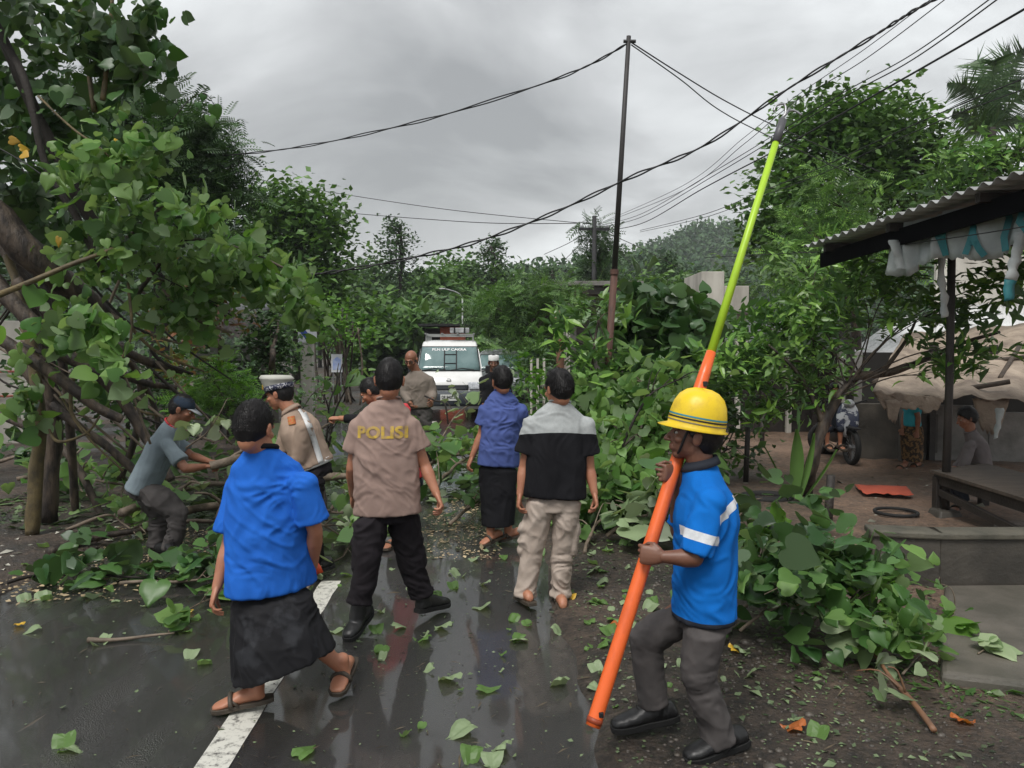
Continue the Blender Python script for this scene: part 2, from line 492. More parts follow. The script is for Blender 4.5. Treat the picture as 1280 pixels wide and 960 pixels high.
def person(label, J, o):
    """J joints in world space; o options. returns root, dict of parts"""
    s = o.get('s', 1.0); w = o.get('w', 1.0); dp = o.get('dp', 1.0)
    base = V((J['pel'].x, J['pel'].y, 0))
    root = thing('person', label, 'person', base)
    pf = yawv(o['yaw_p']); cf = yawv(o.get('yaw_c', o['yaw_p']))
    P, C, Nk, H = J['pel'], J['chest'], J['neck'], J['head']
    zt = (C-P).normalized()
    def xy(f, z): 
        x = f.cross(z).normalized(); y = z.cross(x); return x, y
    px_, py_ = xy(pf, zt); cx_, cy_ = xy(cf, zt)
    if 'pz' in o:
        px_, py_ = xy(pf, V(o['pz']).normalized())
    vx = o.get('vox', .009)
    # joints defaults
    for sd, q in (('L', -1), ('R', 1)):
        if 'sh'+sd not in J: J['sh'+sd] = C+cx_*(q*.172*w*s)
        if 'hip'+sd not in J: J['hip'+sd] = P+px_*(q*.085*w*s)-V((0, 0, .02))
    hy = yawv(o.get('yaw_h', o.get('yaw_c', o['yaw_p'])))
    hz = V((0, 0, 1))
    hp = math.radians(o.get('pitch_h', -10)); hxx = hy.cross(hz).normalized()
    HY = (hy*math.cos(hp)+hz*math.sin(hp)); HZ = (hz*math.cos(hp)-hy*math.sin(hp))
    rl = math.radians(o.get('roll_h', 0)); HX = hxx*math.cos(rl)+HZ*math.sin(rl); HZ = (HZ*math.cos(rl)-hxx*math.sin(rl)).normalized()
    HX = HY.cross(HZ).normalized()
    # ---- body (skin) : one mesh
    b = bmesh.new()
    zz = zt
    def ringT(t, rx, ry, dz=0):
        c = P.lerp(C, t); k = min(max(t, 0), 1); x = px_.lerp(cx_, k).normalized(); y = py_.lerp(cy_, k).normalized()
        return (c+y*dz*s, x*rx*w*s, y*ry*dp*s)
    loft(b, [ringT(-.12, .12, .08), ringT(.0, .14, .09), ringT(.5, .135, .085), ringT(.85, .15, .09), ringT(1.0, .13, .07),
             (C.lerp(Nk, .6), cx_*.08*s, cy_*.06*s)], 16)
    limb(b, [C.lerp(Nk, .3), Nk, Nk.lerp(H, .55)], [.066*s, .061*s, .058*s], 14)
    for sd in 'LR':
        S_, E_, W_ = J['sh'+sd], J['el'+sd], J['wr'+sd]
        S_ = S_-zt*.025*s-cx_*(1 if sd == 'R' else -1)*.018*s
        limb(b, [S_, S_.lerp(E_, .35), S_.lerp(E_, .7), E_], [.042*s*w, .044*s*w, .042*s, .038*s], 14)
        limb(b, [E_, E_.lerp(W_, .3), E_.lerp(W_, .7), W_], [.038*s, .041*s, .031*s, .0255*s], 14)
    barefoot = o.get('feet', 'sandal') in ('sandal', 'bare')
    for sd in 'LR':
        if 'an'+sd not in J: continue
        h_, k_, a_ = J['hip'+sd], J['kn'+sd], J['an'+sd]
        back = -pf
        limb(b, [h_.lerp(k_, .2), h_.lerp(k_, .55), k_], [.062*s, .062*s, .05*s], 14)
        limb(b, [k_, k_.lerp(a_, .3)+back*.012, k_.lerp(a_, .65)+back*.005, a_], [.05*s, .053*s, .041*s, .034*s], 14)
        if barefoot and 'toe'+sd in J:
            foot_bm(b, a_, J['toe'+sd], s)
    body = vox(b, vx*.85 if vx > .008 else vx, 2)
    hs = s*o.get('hs', 1.05); hb = bmesh.new(); head_bm(hb, H, HX, HY, HZ, hs)
    limb(hb, [Nk.lerp(H, .05), (H-HZ*.06*s-HY*.022*s)], [.06*s, .058*s], 14)
    ms = [body, vox(hb, .0048 if vx < .012 else .008, 2)]
    hands = o.get('hands', {})
    for sd in 'LR':
        if sd in o.get('nohand', ''): continue
        E_, W_ = J['el'+sd], J['wr'+sd]
        hd = hands.get(sd, {})
        d = hd.get('d', (W_-E_).normalized())
        pn = hd.get('pn', (cx_ if sd == 'L' else -cx_))
        side = hd.get('side', cy_)
        hbm = hand_bm(W_, V(d), V(pn), V(side), hd.get('curl', (22, 28, 18)), s*hd.get('s', 1.0), hd.get('tc', .35))
        ms.append(vox(hbm, .0042 if vx < .012 else .007, 1))
    body = join_mesh(ms, 'body'); smoothall(body)
    link('body', body, root, o['skin'])
    # eyes
    for q in (-1, 1):
        em = bmesh.new()
        ell(em, H+(HX*q*.031+HY*.0755+HZ*.004)*hs, HX*.0125*s, HY*.0105*s, HZ*.0072*s, 12, 8)
        me = bpy.data.meshes.new('eye'); em.to_mesh(me); em.free()
        eo = link('eye', me, root, M_EYEW, True)
        em = bmesh.new()
        ell(em, H+(HX*q*.031+HY*.082+HZ*.004)*hs, HX*.0072*s, HY*.006*s, HZ*.0068*s, 10, 8)
        me = bpy.data.meshes.new('iris'); em.to_mesh(me); em.free()
        link('iris', me, eo, M_EYEB, True)
    for q in (-1, 1):
        eb = MB(); eb.tube([H+(HX*q*x_+HY*y_+HZ*z_)*hs for x_, y_, z_ in ((.014, .0945, .03), (.032, .089, .034), (.05, .074, .029))], [.0022*s, .003*s, .0015*s], 6)
        eb.build('eyebrow', M_HAIR, root, True)
    if o.get('hair', True):
        hair_obj(H, HX, HY, HZ, hs*o.get('hairs', 1.0), root, M_HAIR, long_=o.get('hairlen', .018), nbl=o.get('nbl', 3000), seed=o.get('seed', 1))
    parts = {'root': root, 'H': H, 'HX': HX, 'HY': HY, 'HZ': HZ, 'P': P, 'C': C, 'cx': cx_, 'cy': cy_, 'zt': zt, 'px': px_, 'py': py_}
    # ---- top
    t = o['top']
    b = bmesh.new()
    hem = t.get('hem', -.2); fl = t.get('fit', 1.0)
    loft(b, [ringT(hem, .178*fl, .125*fl), ringT(hem+.1, .176*fl, .124*fl), ringT(.15, .17*fl, .122*fl), ringT(.5, .166*fl, .118*fl), ringT(.78, .180, .126), ringT(.92, .180, .116, .0), ringT(1.0, .170, .102),
             (C.lerp(Nk, .38), cx_*.150*w*s, cy_*.090*s), (C.lerp(Nk, .70), cx_*.118*s, cy_*.080*s), (C.lerp(Nk, .90), cx_*.090*s, cy_*.073*s), (Nk+zt*.004, cx_*.071*s, cy_*.067*s)], 28)
    slen = t.get('sleeve', .72)
    for sd in 'LR':
        S_, E_, W_ = J['sh'+sd], J['el'+sd], J['wr'+sd]
        if slen <= 1:
            e = S_.lerp(E_, slen)
            q = 1 if sd == 'R' else -1; S2 = S_-zt*.018*s-cx_*q*.012*s
            limb(b, [S2.lerp(C, .3)-zt*.01, S2, S2.lerp(e, .55), e], [.058*s, .066*s*w, .067*s*w, .068*s*w*t.get('slw', 1.0)], 16, round_ends=False)
            ell(b, S2, cx_*.068*s*w, cy_*.068*s, zt*.062*s)
        else:
            k = slen-1; e = E_.lerp(W_, k)
            q = 1 if sd == 'R' else -1; S2 = S_-zt*.018*s-cx_*q*.012*s
            limb(b, [S2.lerp(C, .3), S2, S2.lerp(E_, .5), E_], [.056*s, .064*s*w, .062*s*w, .056*s], 16)
            limb(b, [E_, E_.lerp(e, .5), e], [.056*s, .052*s, .044*s], 16, round_ends=False)
            ell(b, S2, cx_*.064*s*w, cy_*.064*s, zt*.06*s)
    top = vox(b, vx, 7, .6)
    wrinkle(top, t.get('amp', .009), t.get('ws', (13, 13, 5)), seed=o.get('seed', 1))
    smoothall(top); mts = t['mat'] if isinstance(t['mat'], list) else [t['mat']]
    for m in mts: top.materials.append(m)
    parts['top'] = top
    parts['top_obj'] = link(t.get('name', 'shirt'), top, root)
    # collar ring
    cb = MB(); K = 24
    if t.get('collar') != 'none':
        cm = t.get('collar_mat', mts[0]); ch = t.get('collar_h', .0)
        ring = []
        pts = []
        for j in range(K+1):
            a = 2*PI*j/K
            pts.append(Nk+zt*(.004-.018*math.sin(a))+cx_*.072*s*math.cos(a)+cy_*.068*s*math.sin(a))
        if ch:
            v0 = [p for p in pts]; v1 = [p+zt*ch*.7+(p-Nk)*.02 for p in pts]; v2 = [p+(p-Nk)*.22-zt*.012 for p in pts]
            allv = v0+v1+v2; n1 = K+1
            fs = [(i, i+1, i+1+n1, i+n1) for i in range(K)]+[(i+n1, i+1+n1, i+1+2*n1, i+2*n1) for i in range(K)]
            cb.add(allv, fs); co = cb.build('collar', cm, root, True)
            sm = co.modifiers.new('s', 'SOLIDIFY'); sm.thickness = .004
        else:
            cb.tube(pts, t.get('collar_r', .008)*s, 8); cb.build('collar', cm, root, True)
    # ---- bottom
    zl_ = (C-P).length
    def tuck(me):
        if not bt.get('tuck', True): return
        for v in me.vertices:
            r = v.co-P; h = r.dot(zt)
            k = (h-(hem*zl_-.035))/.06
            if k > 0:
                k = min(k, 1)*.30; v.co = P+zt*h+(r-zt*h)*(1-k)
    bt = o['bottom']
    if bt['type'] == 'trousers':
        b = bmesh.new(); kw = bt.get('kw', 1.0)
        loft(b, [ringT(-.30, .13, .1), ringT(-.12, .158, .112), ringT(.08, .152, .108), ringT(.22, .145, .1)], 24)
        for sd, q in (('L', -1), ('R', 1)):
            h_, k_, a_ = J['hip'+sd], J['kn'+sd], J['an'+sd]
            e = k_.lerp(a_, bt.get('len', .93))
            limb(b, [h_, h_.lerp(k_, .35), h_.lerp(k_, .7), k_], [.088*s*w, .09*s*kw, .08*s*kw, .072*s*kw], 18, flat=1.05)
            limb(b, [k_, k_.lerp(e, .45), k_.lerp(e, .85), e], [.07*s*kw, .068*s*kw, .064*s*kw, bt.get('cuff', .062)*s*kw], 18, round_ends=False)
            if bt.get('cargo'):
                c = h_.lerp(k_, .78)+px_*q*.072*s; dz = (k_-h_).normalized()
                limb(b, [c-dz*.06, c, c+dz*.085], [.045, .056, .054], 10, ref=pf, flat=.55, round_ends=True)
                limb(b, [c-dz*.085+px_*q*.006, c-dz*.06+px_*q*.008], [.05, .052], 10, ref=pf, flat=.6)
        me = vox(b, vx, 3, .6); wrinkle(me, bt.get('amp', .012)*1.25, (11, 11, 15), seed=o.get('seed', 1)+9); tuck(me)
        smoothall(me); link('trousers', me, root, bt['mat'])
    elif bt['type'] == 'sarong':
        b = bmesh.new(); loft(b, bt['rings'], 32)
        me = vox(b, vx, 3, .6); wrinkle(me, bt.get('amp', .014), (12, 12, 2.2), seed=o.get('seed', 1)+5); tuck(me)
        smoothall(me); link('sarong', me, root, bt['mat'])
    # ---- feet
    ft = o.get('feet', 'sandal')
    for sd in 'LR':
        if 'toe'+sd not in J: continue
        a_, tp = J['an'+sd], J['toe'+sd]
        d = (tp-a_); u = V((0, 0, 1)); x = d.cross(u).normalized(); hd_ = a_.z-tp.z
        fw = (d+u*max(0, hd_-.02)*.9).normalized(); up = x.cross(fw); up = up if up.z > 0 else -up
        L = .26*s
        if ft == 'sandal':
            mb = MB(); prof = ((-.03, .026), (.0, .036), (.06, .04), (.13, .038), (.19, .047), (.235, .045), (.262, .03), (.27, .012))
            low = []; hi = []
            for q in (-1, 1):
                for t_, wd in (prof if q < 0 else prof[::-1]):
                    p = tp-fw*(L-t_-.0)+x*q*wd*1.1
                    low.append(p-up*.012); hi.append(p+up*.012)
            n = len(low); mb.add(low+hi, [tuple(range(n))[::-1], tuple(range(n, 2*n))]+[(i, (i+1) % n, (i+1) % n+n, i+n) for i in range(n)])
            so = mb.build('sandal', M_SANDAL, root, False, bevel=.003)
            st = MB()
            c = tp-fw*.075*s
            for q in (-1, 1):
                st.tube([c+fw*.02+up*.03, c+x*q*.035+up*.04-fw*.02, c+x*q*.046+up*.012-fw*.05], [.008, .009, .007], 8)
            arc = [tp-fw*.09*s+x*(math.cos(a)*.05)+up*(.012+math.sin(a)*.05) for a in np.linspace(0, PI, 9)]
            st.tube(arc, .012, 8)
            so2 = st.build('strap', M_SANDAL, so, True)
        elif ft == 'boot':
            b = bmesh.new()
            def rg(t_, rx, ry, z): return (tp-fw*(L-t_)+up*z*s, x*rx*s, up*ry*s)
            loft(b, [rg(-.03, .02, .022, .035), rg(-.015, .038, .04, .045), rg(.05, .043, .052, .055), rg(.11, .044, .05, .052), rg(.17, .05, .036, .04), rg(.22, .05, .03, .034), rg(.26, .042, .025, .03), rg(.28, .025, .017, .025)], 16)
            axis = (J['kn'+sd]-a_).normalized()
            limb(b, [tp-fw*(L-.035)+up*.05, a_, a_+axis*.21*s], [.05*s, .05*s, .054*s], 16, round_ends=False)
            me = vox(b, .008, 2); wrinkle(me, .004, (20, 20, 30), 3); smoothall(me); bo = link('boot', me, root, M_BOOT)
            mb = MB(); low = []; hi = []
            prof = ((-.035, .026), (.0, .04), (.06, .044), (.12, .042), (.19, .053), (.24, .05), (.275, .034), (.287, .012))
            for q in (-1, 1):
                for t_, wd in (prof if q < 0 else prof[::-1]):
                    p = tp-fw*(L-t_)*s+x*q*wd*1.04
                    low.append(p-up*.006); hi.append(p+up*.022)
            n = len(low); mb.add(low+hi, [tuple(range(n))[::-1], tuple(range(n, 2*n))]+[(i, (i+1) % n, (i+1) % n+n, i+n) for i in range(n)])
            mb.build('sole', M_SOLE, bo, False, bevel=.003)
            lc = MB()
            for k in range(6):
                c = tp-fw*(L-.15+.018*k)+up*(.085+.022*k)
                lc.tube([c-x*.02, c+fw*.006, c+x*.02], .0025, 5)
            lc.build('laces', M_SOLE, bo, True)
    return parts
M_EYEW = mat('eye_white', (.7, .68, .62), rough=.3); M_EYEB = mat('eye_dark', (.015, .01, .008), rough=.2)
M_HAIR = mat('black_hair', (.006, .0055, .006), (.014, .012, .012), scale=60, rough=.5, spec=.3)
M_SANDAL = mat('brown_sandal', (.045, .035, .025), (.07, .055, .04), scale=20, rough=.6, bump=.2)
M_BOOT = mat('black_boot', (.008, .008, .009), (.014, .014, .014), scale=20, rough=.42, bump=.25, bscale=60, dist=.004)
M_SOLE = mat('boot_sole', (.006, .006, .006), rough=.7)
def skin(name, c): 
    m = mat(name, c, tuple(a*b for a, b in zip(c, (.82, .74, .72))), scale=9, rough=.48, bump=.12, bscale=120, dist=.003)
    b = m.node_tree.nodes['Principled BSDF']; b.inputs['Subsurface Weight'].default_value = .12
    b.inputs['Subsurface Radius'].default_value = (.02, .008, .004); b.inputs['Subsurface Scale'].default_value = .5
    return m
SK1 = skin('skin_tan', (.46, .21, .125)); SK2 = skin('skin_brown', (.31, .14, .083)); SK3 = skin('skin_dark', (.19, .088, .055))
def cloth(name, c, c2=None, rough=.85, scale=5, **k):
    m = mat(name, c, c2 or tuple(a*.8 for a in c), scale=scale, rough=rough, spec=.15, detail=8, **k)
    nt = m.node_tree; b = nt.nodes['Principled BSDF']; L = nt.links.new
    if b.inputs['Normal'].is_linked: return m
    tc = N(nt, 'ShaderNodeTexCoord'); mp = N(nt, 'ShaderNodeMapping'); mp.inputs['Scale'].default_value = (1, 1, .5); mp.inputs['Rotation'].default_value = (.25, .35, 0)
    L(tc.outputs['Object'], mp.inputs[0])
    a = N(nt, 'ShaderNodeTexNoise', Scale=8.5, Detail=2, Roughness=.4, Distortion=1.1); a.noise_type = 'RIDGED_MULTIFRACTAL'; L(mp.outputs[0], a.inputs['Vector'])
    w_ = N(nt, 'ShaderNodeTexNoise', Scale=420, Detail=2); L(tc.outputs['Object'], w_.inputs['Vector'])
    b1 = N(nt, 'ShaderNodeBump', Strength=.6, Distance=.010); L(a.outputs['Fac'], b1.inputs['Height'])
    b2 = N(nt, 'ShaderNodeBump', Strength=.25, Distance=.002); L(w_.outputs['Fac'], b2.inputs['Height']); L(b1.outputs[0], b2.inputs['Normal'])
    L(b2.outputs[0], b.inputs['Normal']); return m
def cloth_old(name, c, c2=None, rough=.85, scale=5, **k):
    return mat(name, c, c2 or tuple(a*.82 for a in c), scale=scale, rough=rough, bump=.5, bscale=k.pop('bscale', 22), dist=.02, spec=.15, stretch=(1, 1, .6), **k)
C_BLUE = cloth('blue_jersey', (.022, .15, .62), (.016, .115, .5))
C_BLACK = cloth('black_cloth', (.009, .009, .011), (.016, .016, .019))
C_MAUVE = cloth('brown_grey_jersey', (.345, .245, .208), (.27, .19, .16))
C_PURP = cloth('violet_blue_jersey', (.08, .115, .32), (.065, .095, .26))
C_GREY = cloth('heather_grey', (.42, .44, .44), (.36, .38, .38), scale=40)
C_DGREY = cloth('dark_grey_trouser', (.095, .086, .084), (.062, .057, .056), scale=7)
C_WORK = cloth('work_jacket_blue', (.006, .16, .58), (.005, .13, .48))
C_NAVY = cloth('dark_slate_cloth', (.03, .034, .045))
C_REFL = mat('reflective_tape', (.72, .74, .76), (.6, .62, .64), scale=60, rough=.35)
C_KHAKI = cloth('beige_cargo', (.50, .42, .36), (.38, .31, .26), scale=9)
C_DBLACK = cloth('black_trouser', (.013, .011, .013), (.02, .017, .02))
C_TSHIRT = cloth('blue_grey_tee', (.22, .27, .30), (.17, .21, .24))
C_POL = cloth('uniform_khaki', (.36, .27, .21), (.30, .22, .17))
C_LONG = cloth('grey_brown_longsleeve', (.24, .20, .17), (.19, .16, .135))
C_RED = cloth('coral_red_tee', (.62, .07, .08)); C_WHITE = cloth('white_cloth', (.75, .75, .74))
C_TURQ = cloth('turquoise_top', (.05, .42, .52)); C_MAUVED = cloth('brown_blouse', (.17, .15, .15))
C_BATIK = mat('brown_batik', (.20, .11, .04), (.03, .02, .012), scale=22, rough=.85, sharp=(.47, .53))
C_SARB = mat('black_patterned_sarong', (.007, .007, .009), (.022, .023, .027), scale=7, rough=.75, sharp=(.52, .6), bump=.3, bscale=200, dist=.003, spec=.3)
YEL = mat('yellow_print', (.56, .38, .05), (.40, .27, .12), scale=38, rough=.8, sharp=(.42, .62), detail=8)
WH = mat('white_paint', (.78, .78, .77), rough=.5)

def D(d, **k):  # joints from (px,py[,depth offset])
    return {n: at(v[0], v[1], d+(v[2] if len(v) > 2 else 0)) for n, v in k.items()}
ZP = V((0, 0, 1))
PEOPLE = {}
# 1 blue man, near left, walking left over the centre line
d = 3.85
J = D(d, pel=(339, 712), chest=(335, 594), neck=(327, 561, -.02), head=(318, 536, -.05),
      shL=(297, 602, .08), elL=(286, 682, .04), wrL=(271, 735, -.04), shR=(382, 600, -.05), elR=(394, 664, -.02), wrR=(391, 708, .1),
      hipL=(322, 715, -.04), knL=(315, 795, -.1), anL=(322, 868, -.07), hipR=(357, 715, .05), knR=(378, 790, .06), anR=(428, 836, .12))
J['toeL'] = gp(266, 893); J['toeR'] = at(420, 868, d+.02)
J['toeL'].z = .02
rings = []
for y, x0, x1, dy, ry, tl in ((708, 300, 380, 0, .11, 0), (732, 293, 388, 0, .125, 0), (755, 289, 391, -.02, .16, 0), (800, 289, 404, -.03, .2, 0), (845, 290, 419, -.03, .21, -.0)):
    c = at((x0+x1)/2, y, d+dy); hw = (x1-x0)/2/F*(d+dy); rings.append((c, V((hw, 0, 0)), V((0, ry, 0))))
c, u, w_ = rings[-1]; rings[-1] = (c+V((0, 0, .06)), u+V((0, 0, .085)), w_)
c, u, w_ = rings[-2]; rings[-2] = (c+V((0, 0, .02)), u+V((0, 0, .035)), w_)
PEOPLE['blue'] = person('man in bright blue t-shirt and black sarong stepping over the white centre line', J,
    dict(skin=SK1, yaw_p=-40, yaw_c=-16, yaw_h=14, pitch_h=-14, w=1.1, hs=1.1, hairlen=.014, nbl=9000, seed=2, vox=.008,
         top=dict(mat=C_BLUE, hem=-.2, sleeve=.8, slw=1.15, fit=1.2, amp=.012, collar_mat=C_BLACK, collar_r=.014, name='blue_t_shirt'),
         bottom=dict(type='sarong', rings=rings, mat=C_SARB), feet='sandal',
         hands={'L': dict(curl=(30, 35, 20), side=V((-.3, 1, 0))), 'R': dict(curl=(60, 70, 40), side=V((0, 1, 0)), tc=.8)}))
# 2 POLISI t-shirt
d = 4.9
J = D(d, pel=(484, 622), chest=(479, 524), neck=(486, 499, -.01), head=(487, 476, -.02),
      shL=(447, 530), elL=(440, 585, .03), wrL=(441, 618, .2), shR=(514, 528), elR=(531, 582, .03), wrR=(546, 618, -.04),
      hipL=(466, 632, -.02), knL=(459, 705, -.1), anL=(446, 772, -.12), hipR=(502, 632, .02), knR=(514, 702, .1), anR=(531, 757, .18))
J['toeL'] = gp(436, 801); J['toeR'] = gp(557, 762); J['toeL'].z = .01; J['toeR'].z = .03
PEOPLE['pol'] = person('man in taupe police t-shirt with yellow lettering, black trousers and boots, seen from behind', J,
    dict(skin=SK1, yaw_p=8, yaw_c=0, yaw_h=-4, pitch_h=-12, w=1.06, hs=1.1, hairlen=.009, nbl=8000, seed=3, vox=.008,
         top=dict(mat=C_MAUVE, hem=-.2, sleeve=.62, fit=1.17, slw=1.12, amp=.013, name='t_shirt'),
         bottom=dict(type='trousers', mat=C_DBLACK, kw=1.14, cuff=.072, len=.72, amp=.014, cargo=True), feet='boot',
         hands={'R': dict(curl=(35, 40, 25), side=V((-.2, 1, 0)), pn=V((-1, .2, 0)))}))
q = PEOPLE['pol']
tm = text_mesh('POLISI', .092, bold=.004, spacing=1.02, sub=.012)
xs = [v.co.x for v in tm.vertices]; ys = [v.co.y for v in tm.vertices]
for v in tm.vertices: v.co.x *= .315/(max(xs)-min(xs)); v.co.y *= .078/(max(ys)-min(ys))
decal(tm, q['top'], at(478, 541, 4.8), V((1, 0, 0)), V((0, 0, 1)), V((0, 1, 0)), off=.004, maxd=2)
for v in tm.vertices: pass
link('yellow_lettering', tm, q['root'], YEL)
# 3 black and grey tee
d = 5.4
J = D(d, pel=(693, 612), chest=(698, 525), neck=(700, 503, -.01), head=(698, 487, -.02),
      elL=(655, 584, .02), wrL=(650, 618, -.03), elR=(737, 586, .02), wrR=(743, 617, -.03), shL=(664, 528), shR=(733, 528),
      hipL=(677, 620), knL=(666, 686), anL=(655, 749, -.02), hipR=(711, 620), knR=(703, 686, .02), anR=(700, 749, .03))
J['toeL'] = gp(650, 758)+V((-.01, .17, 0)); J['toeR'] = gp(697, 758)+V((.02, .17, 0))
J['toeL'].z = J['toeR'].z = .02
PEOPLE['bt'] = person('man in black t-shirt with pale grey shoulders and beige cargo trousers, seen from behind', J,
    dict(skin=SK1, yaw_p=2, yaw_c=0, yaw_h=-32, pitch_h=-10, w=1.1, hs=1.1, hairs=1.02, hairlen=.026, nbl=9000, seed=4, vox=.008,
         top=dict(mat=[C_BLACK, C_GREY], hem=-.1, sleeve=.68, slw=1.15, fit=1.15, amp=.012, name='t_shirt', collar_mat=C_GREY),
         bottom=dict(type='trousers', mat=C_KHAKI, kw=1.05, cuff=.075, len=.93, cargo=True, amp=.013), feet='sandal',
         hands={'L': dict(curl=(30, 35, 20), side=V((0, 1, 0))), 'R': dict(curl=(30, 35, 20), side=V((0, 1, 0)))}))
q = PEOPLE['bt']
split_mat(q['top'], [(at(700, 541, d-.12), V((0, .25, 1)))], 1)
# 4 violet tee, black sarong
d = 7.0
J = D(d, pel=(623, 575), chest=(628, 508), neck=(628, 489), head=(627, 477, -.02),
      shL=(606, 511, -.02), elL=(602, 543), wrL=(590, 571, -.02), shR=(651, 510, .03), elR=(652, 540, .1), wrR=(642, 566, .26),
      hipL=(612, 580), knL=(614, 630), anL=(613, 671, -.04), hipR=(633, 580), knR=(634, 628, .03), anR=(635, 668, .06))
J['toeL'] = gp(601, 685); J['toeR'] = gp(624, 679); J['toeL'].z = J['toeR'].z = .02
rings = []
for y, x0, x1, ry in ((575, 600, 646, .12), (600, 599, 646, .125), (630, 601, 645, .13), (656, 603, 643, .13)):
    c = at((x0+x1)/2, y, d); rings.append((c, V(((x1-x0)/2/F*d, 0, 0)), V((0, ry, 0))))
PEOPLE['vio'] = person('man in violet-blue t-shirt and plain black sarong watching the van', J,
    dict(skin=SK1, yaw_p=-20, yaw_c=-8, yaw_h=-25, w=1.02, hs=1.08, hairs=1.03, hairlen=.026, nbl=6000, seed=5,
         top=dict(mat=C_PURP, hem=-.1, sleeve=.62, slw=1.15, fit=1.08, amp=.014, name='t_shirt', ws=(16, 16, 4)),
         bottom=dict(type='sarong', rings=rings, mat=C_BLACK), feet='sandal',
         hands={'L': dict(curl=(25, 30, 20), side=V((-.3, 1, 0)))}))
# 5 utility worker with hard hat, holding the pole
ROD0 = at(741, 908, 3.12); ROD1 = at(889, 440, 3.62); ROD2 = at(976, 158, 4.0)
def rodp(px): 
    t = (px-741)/(889-741); return ROD0.lerp(ROD1, t)
d = 3.36
J = D(d, pel=(880, 745, .05), chest=(882, 618, .05), neck=(876, 582, .05), head=(868, 545, .05),
      shL=(888, 622, -.11), elL=(868, 698, -.14), wrL=(829, 696, -.13), shR=(866, 618, .2), elR=(848, 664, .2), wrR=(849, 592, .1),
      hipL=(884, 758, -.04), knL=(873, 845, -.06), anL=(903, 936, -.05), hipR=(868, 755, .13), knR=(806, 800, .13), anR=(819, 890, .12))
J['toeL'] = at(862, 975, d-.1); J['toeR'] = at(771, 912, d+.1)
J['toeL'].z = .02
side = (ROD1-ROD0).normalized()
hl = rodp(806)
PEOPLE['wk'] = person('electric company worker in yellow hard hat and blue jacket holding up a long pole', J,
    dict(skin=SK3, yaw_p=-92, yaw_c=-78, yaw_h=-80, pitch_h=10, w=1.02, dp=1.12, hairs=1.0, seed=6, vox=.008, nbl=1500, hairlen=.012,
         top=dict(mat=[C_WORK, C_REFL, C_NAVY], hem=-.2, sleeve=.93, slw=1.0, fit=1.0, amp=.015, name='work_jacket', collar_mat=C_NAVY, collar_h=.035),
         bottom=dict(type='trousers', mat=C_DGREY, kw=1.03, cuff=.068, len=.9, amp=.012), feet='boot',
         hands={'L': dict(d=V((-1, .25, .05)), pn=V((.1, .9, -.3)), side=V((.2, .1, 1)), curl=(48, 62, 45), tc=.7),
                'R': dict(d=V((-.75, -.5, .1)), pn=V((-.5, .8, 0)), side=V((0, 0, 1)), curl=(45, 60, 40), tc=.6)}))
q = PEOPLE['wk']
# sleeve band, back stripe, lower hem
E = J['elL']; S = J['shL']; ax = (E-S).normalized(); mid = S.lerp(E, .64)
split_mat(q['top'], [(mid-ax*.02, ax), (mid+ax*.02, -ax), (V((at(889, 690, d).x, 0, 0)), V((-1, 0, 0))), (V((0, d-.03, 0)), V((0, -1, 0)))], 1)
zs = at(905, 628, d)
split_mat(q['top'], [(at(905, 638, d), V((-.55, 0, 1))), (at(905, 626, d), V((.55, 0, -1))), (at(888, 630, d), V((1, 0, 0)))], 1)
split_mat(q['top'], [(at(880, 768, d), V((0, 0, -1)))], 2)
# hard hat
def hardhat(q, c, X, Y, Z, s, root):
    b = MB(); n = 48; rows = []
    prof = [(1.0, -.01), (.995, .02), (.97, .05), (.90, .085), (.76, .118), (.55, .140), (.30, .151), (.0, .154)]
    def P(x, y, z): return c+(X*x+Y*y+Z*z)*s
    vs = []
    brim = []
    for j in range(n):
        a = 2*PI*j/n; ca, sa = math.cos(a), math.sin(a)
        ext = .012+.034*max(0, sa)**3
        vs.append(P(ca*(.106+ext), sa*(.124+ext)-.003, -.022-.004*sa))
    for r, z in prof:
        for j in range(n):
            a = 2*PI*j/n; ca, sa = math.cos(a), math.sin(a)
            ridge = .006*math.exp(-(ca/.18)**2) if z > .05 else 0
            vs.append(P(ca*.106*r, sa*.124*r, z+ridge))
    fs = []
    for i in range(len(prof)):
        for j in range(n): fs.append((i*n+j, i*n+(j+1) % n, (i+1)*n+(j+1) % n, (i+1)*n+j))
    b.add(vs, fs)
    hm = mat('yellow_helmet', (.80, .56, .015), (.60, .40, .03), scale=14, rough=.3, rough2=.55, sharp=(.5, .72), bump=.12, bscale=40, dist=.006, detail=9)
    h = b.build('hard_hat', hm, root, True)
    so = h.modifiers.new('s', 'SOLIDIFY'); so.thickness = .004; so.offset = 1
    for z0, z1, cc, nm in ((.034, .041, (.03, .30, .42), 'helmet_stripe'), (.022, .029, (.01, .01, .01), 'helmet_stripe'), (.008, .013, (.25, .22, .17), 'helmet_stripe')):
        st = MB(); vs = []
        for z in (z0, z1):
            r = np.interp(z, [-.01, .02, .05, .085], [1, .995, .97, .9])
            for j in range(n):
                a = 2*PI*j/n; vs.append(P(math.cos(a)*(.106*r+.0055), math.sin(a)*(.124*r+.0055), z))
        st.add(vs, [(j, (j+1) % n, (j+1) % n+n, j+n) for j in range(n)])
        st.build(nm, mat('stripe_%d' % int(z0*1000), cc, rough=.4), h, True)
    cs = MB()
    for qx in (-1, 1):
        cs.tube(spline([P(qx*.085, .03, 0), P(qx*.076, .045, -.06), P(qx*.045, .055, -.125), P(0, .06, -.145)], 5), .0055*s, 6)
    cs.ell = None
    cs.build('chin_strap', M_SOLE, root, True)
hardhat(q, q['H']+q['HZ']*.052, q['HX'], q['HY'], q['HZ'], 1.0, q['root'])
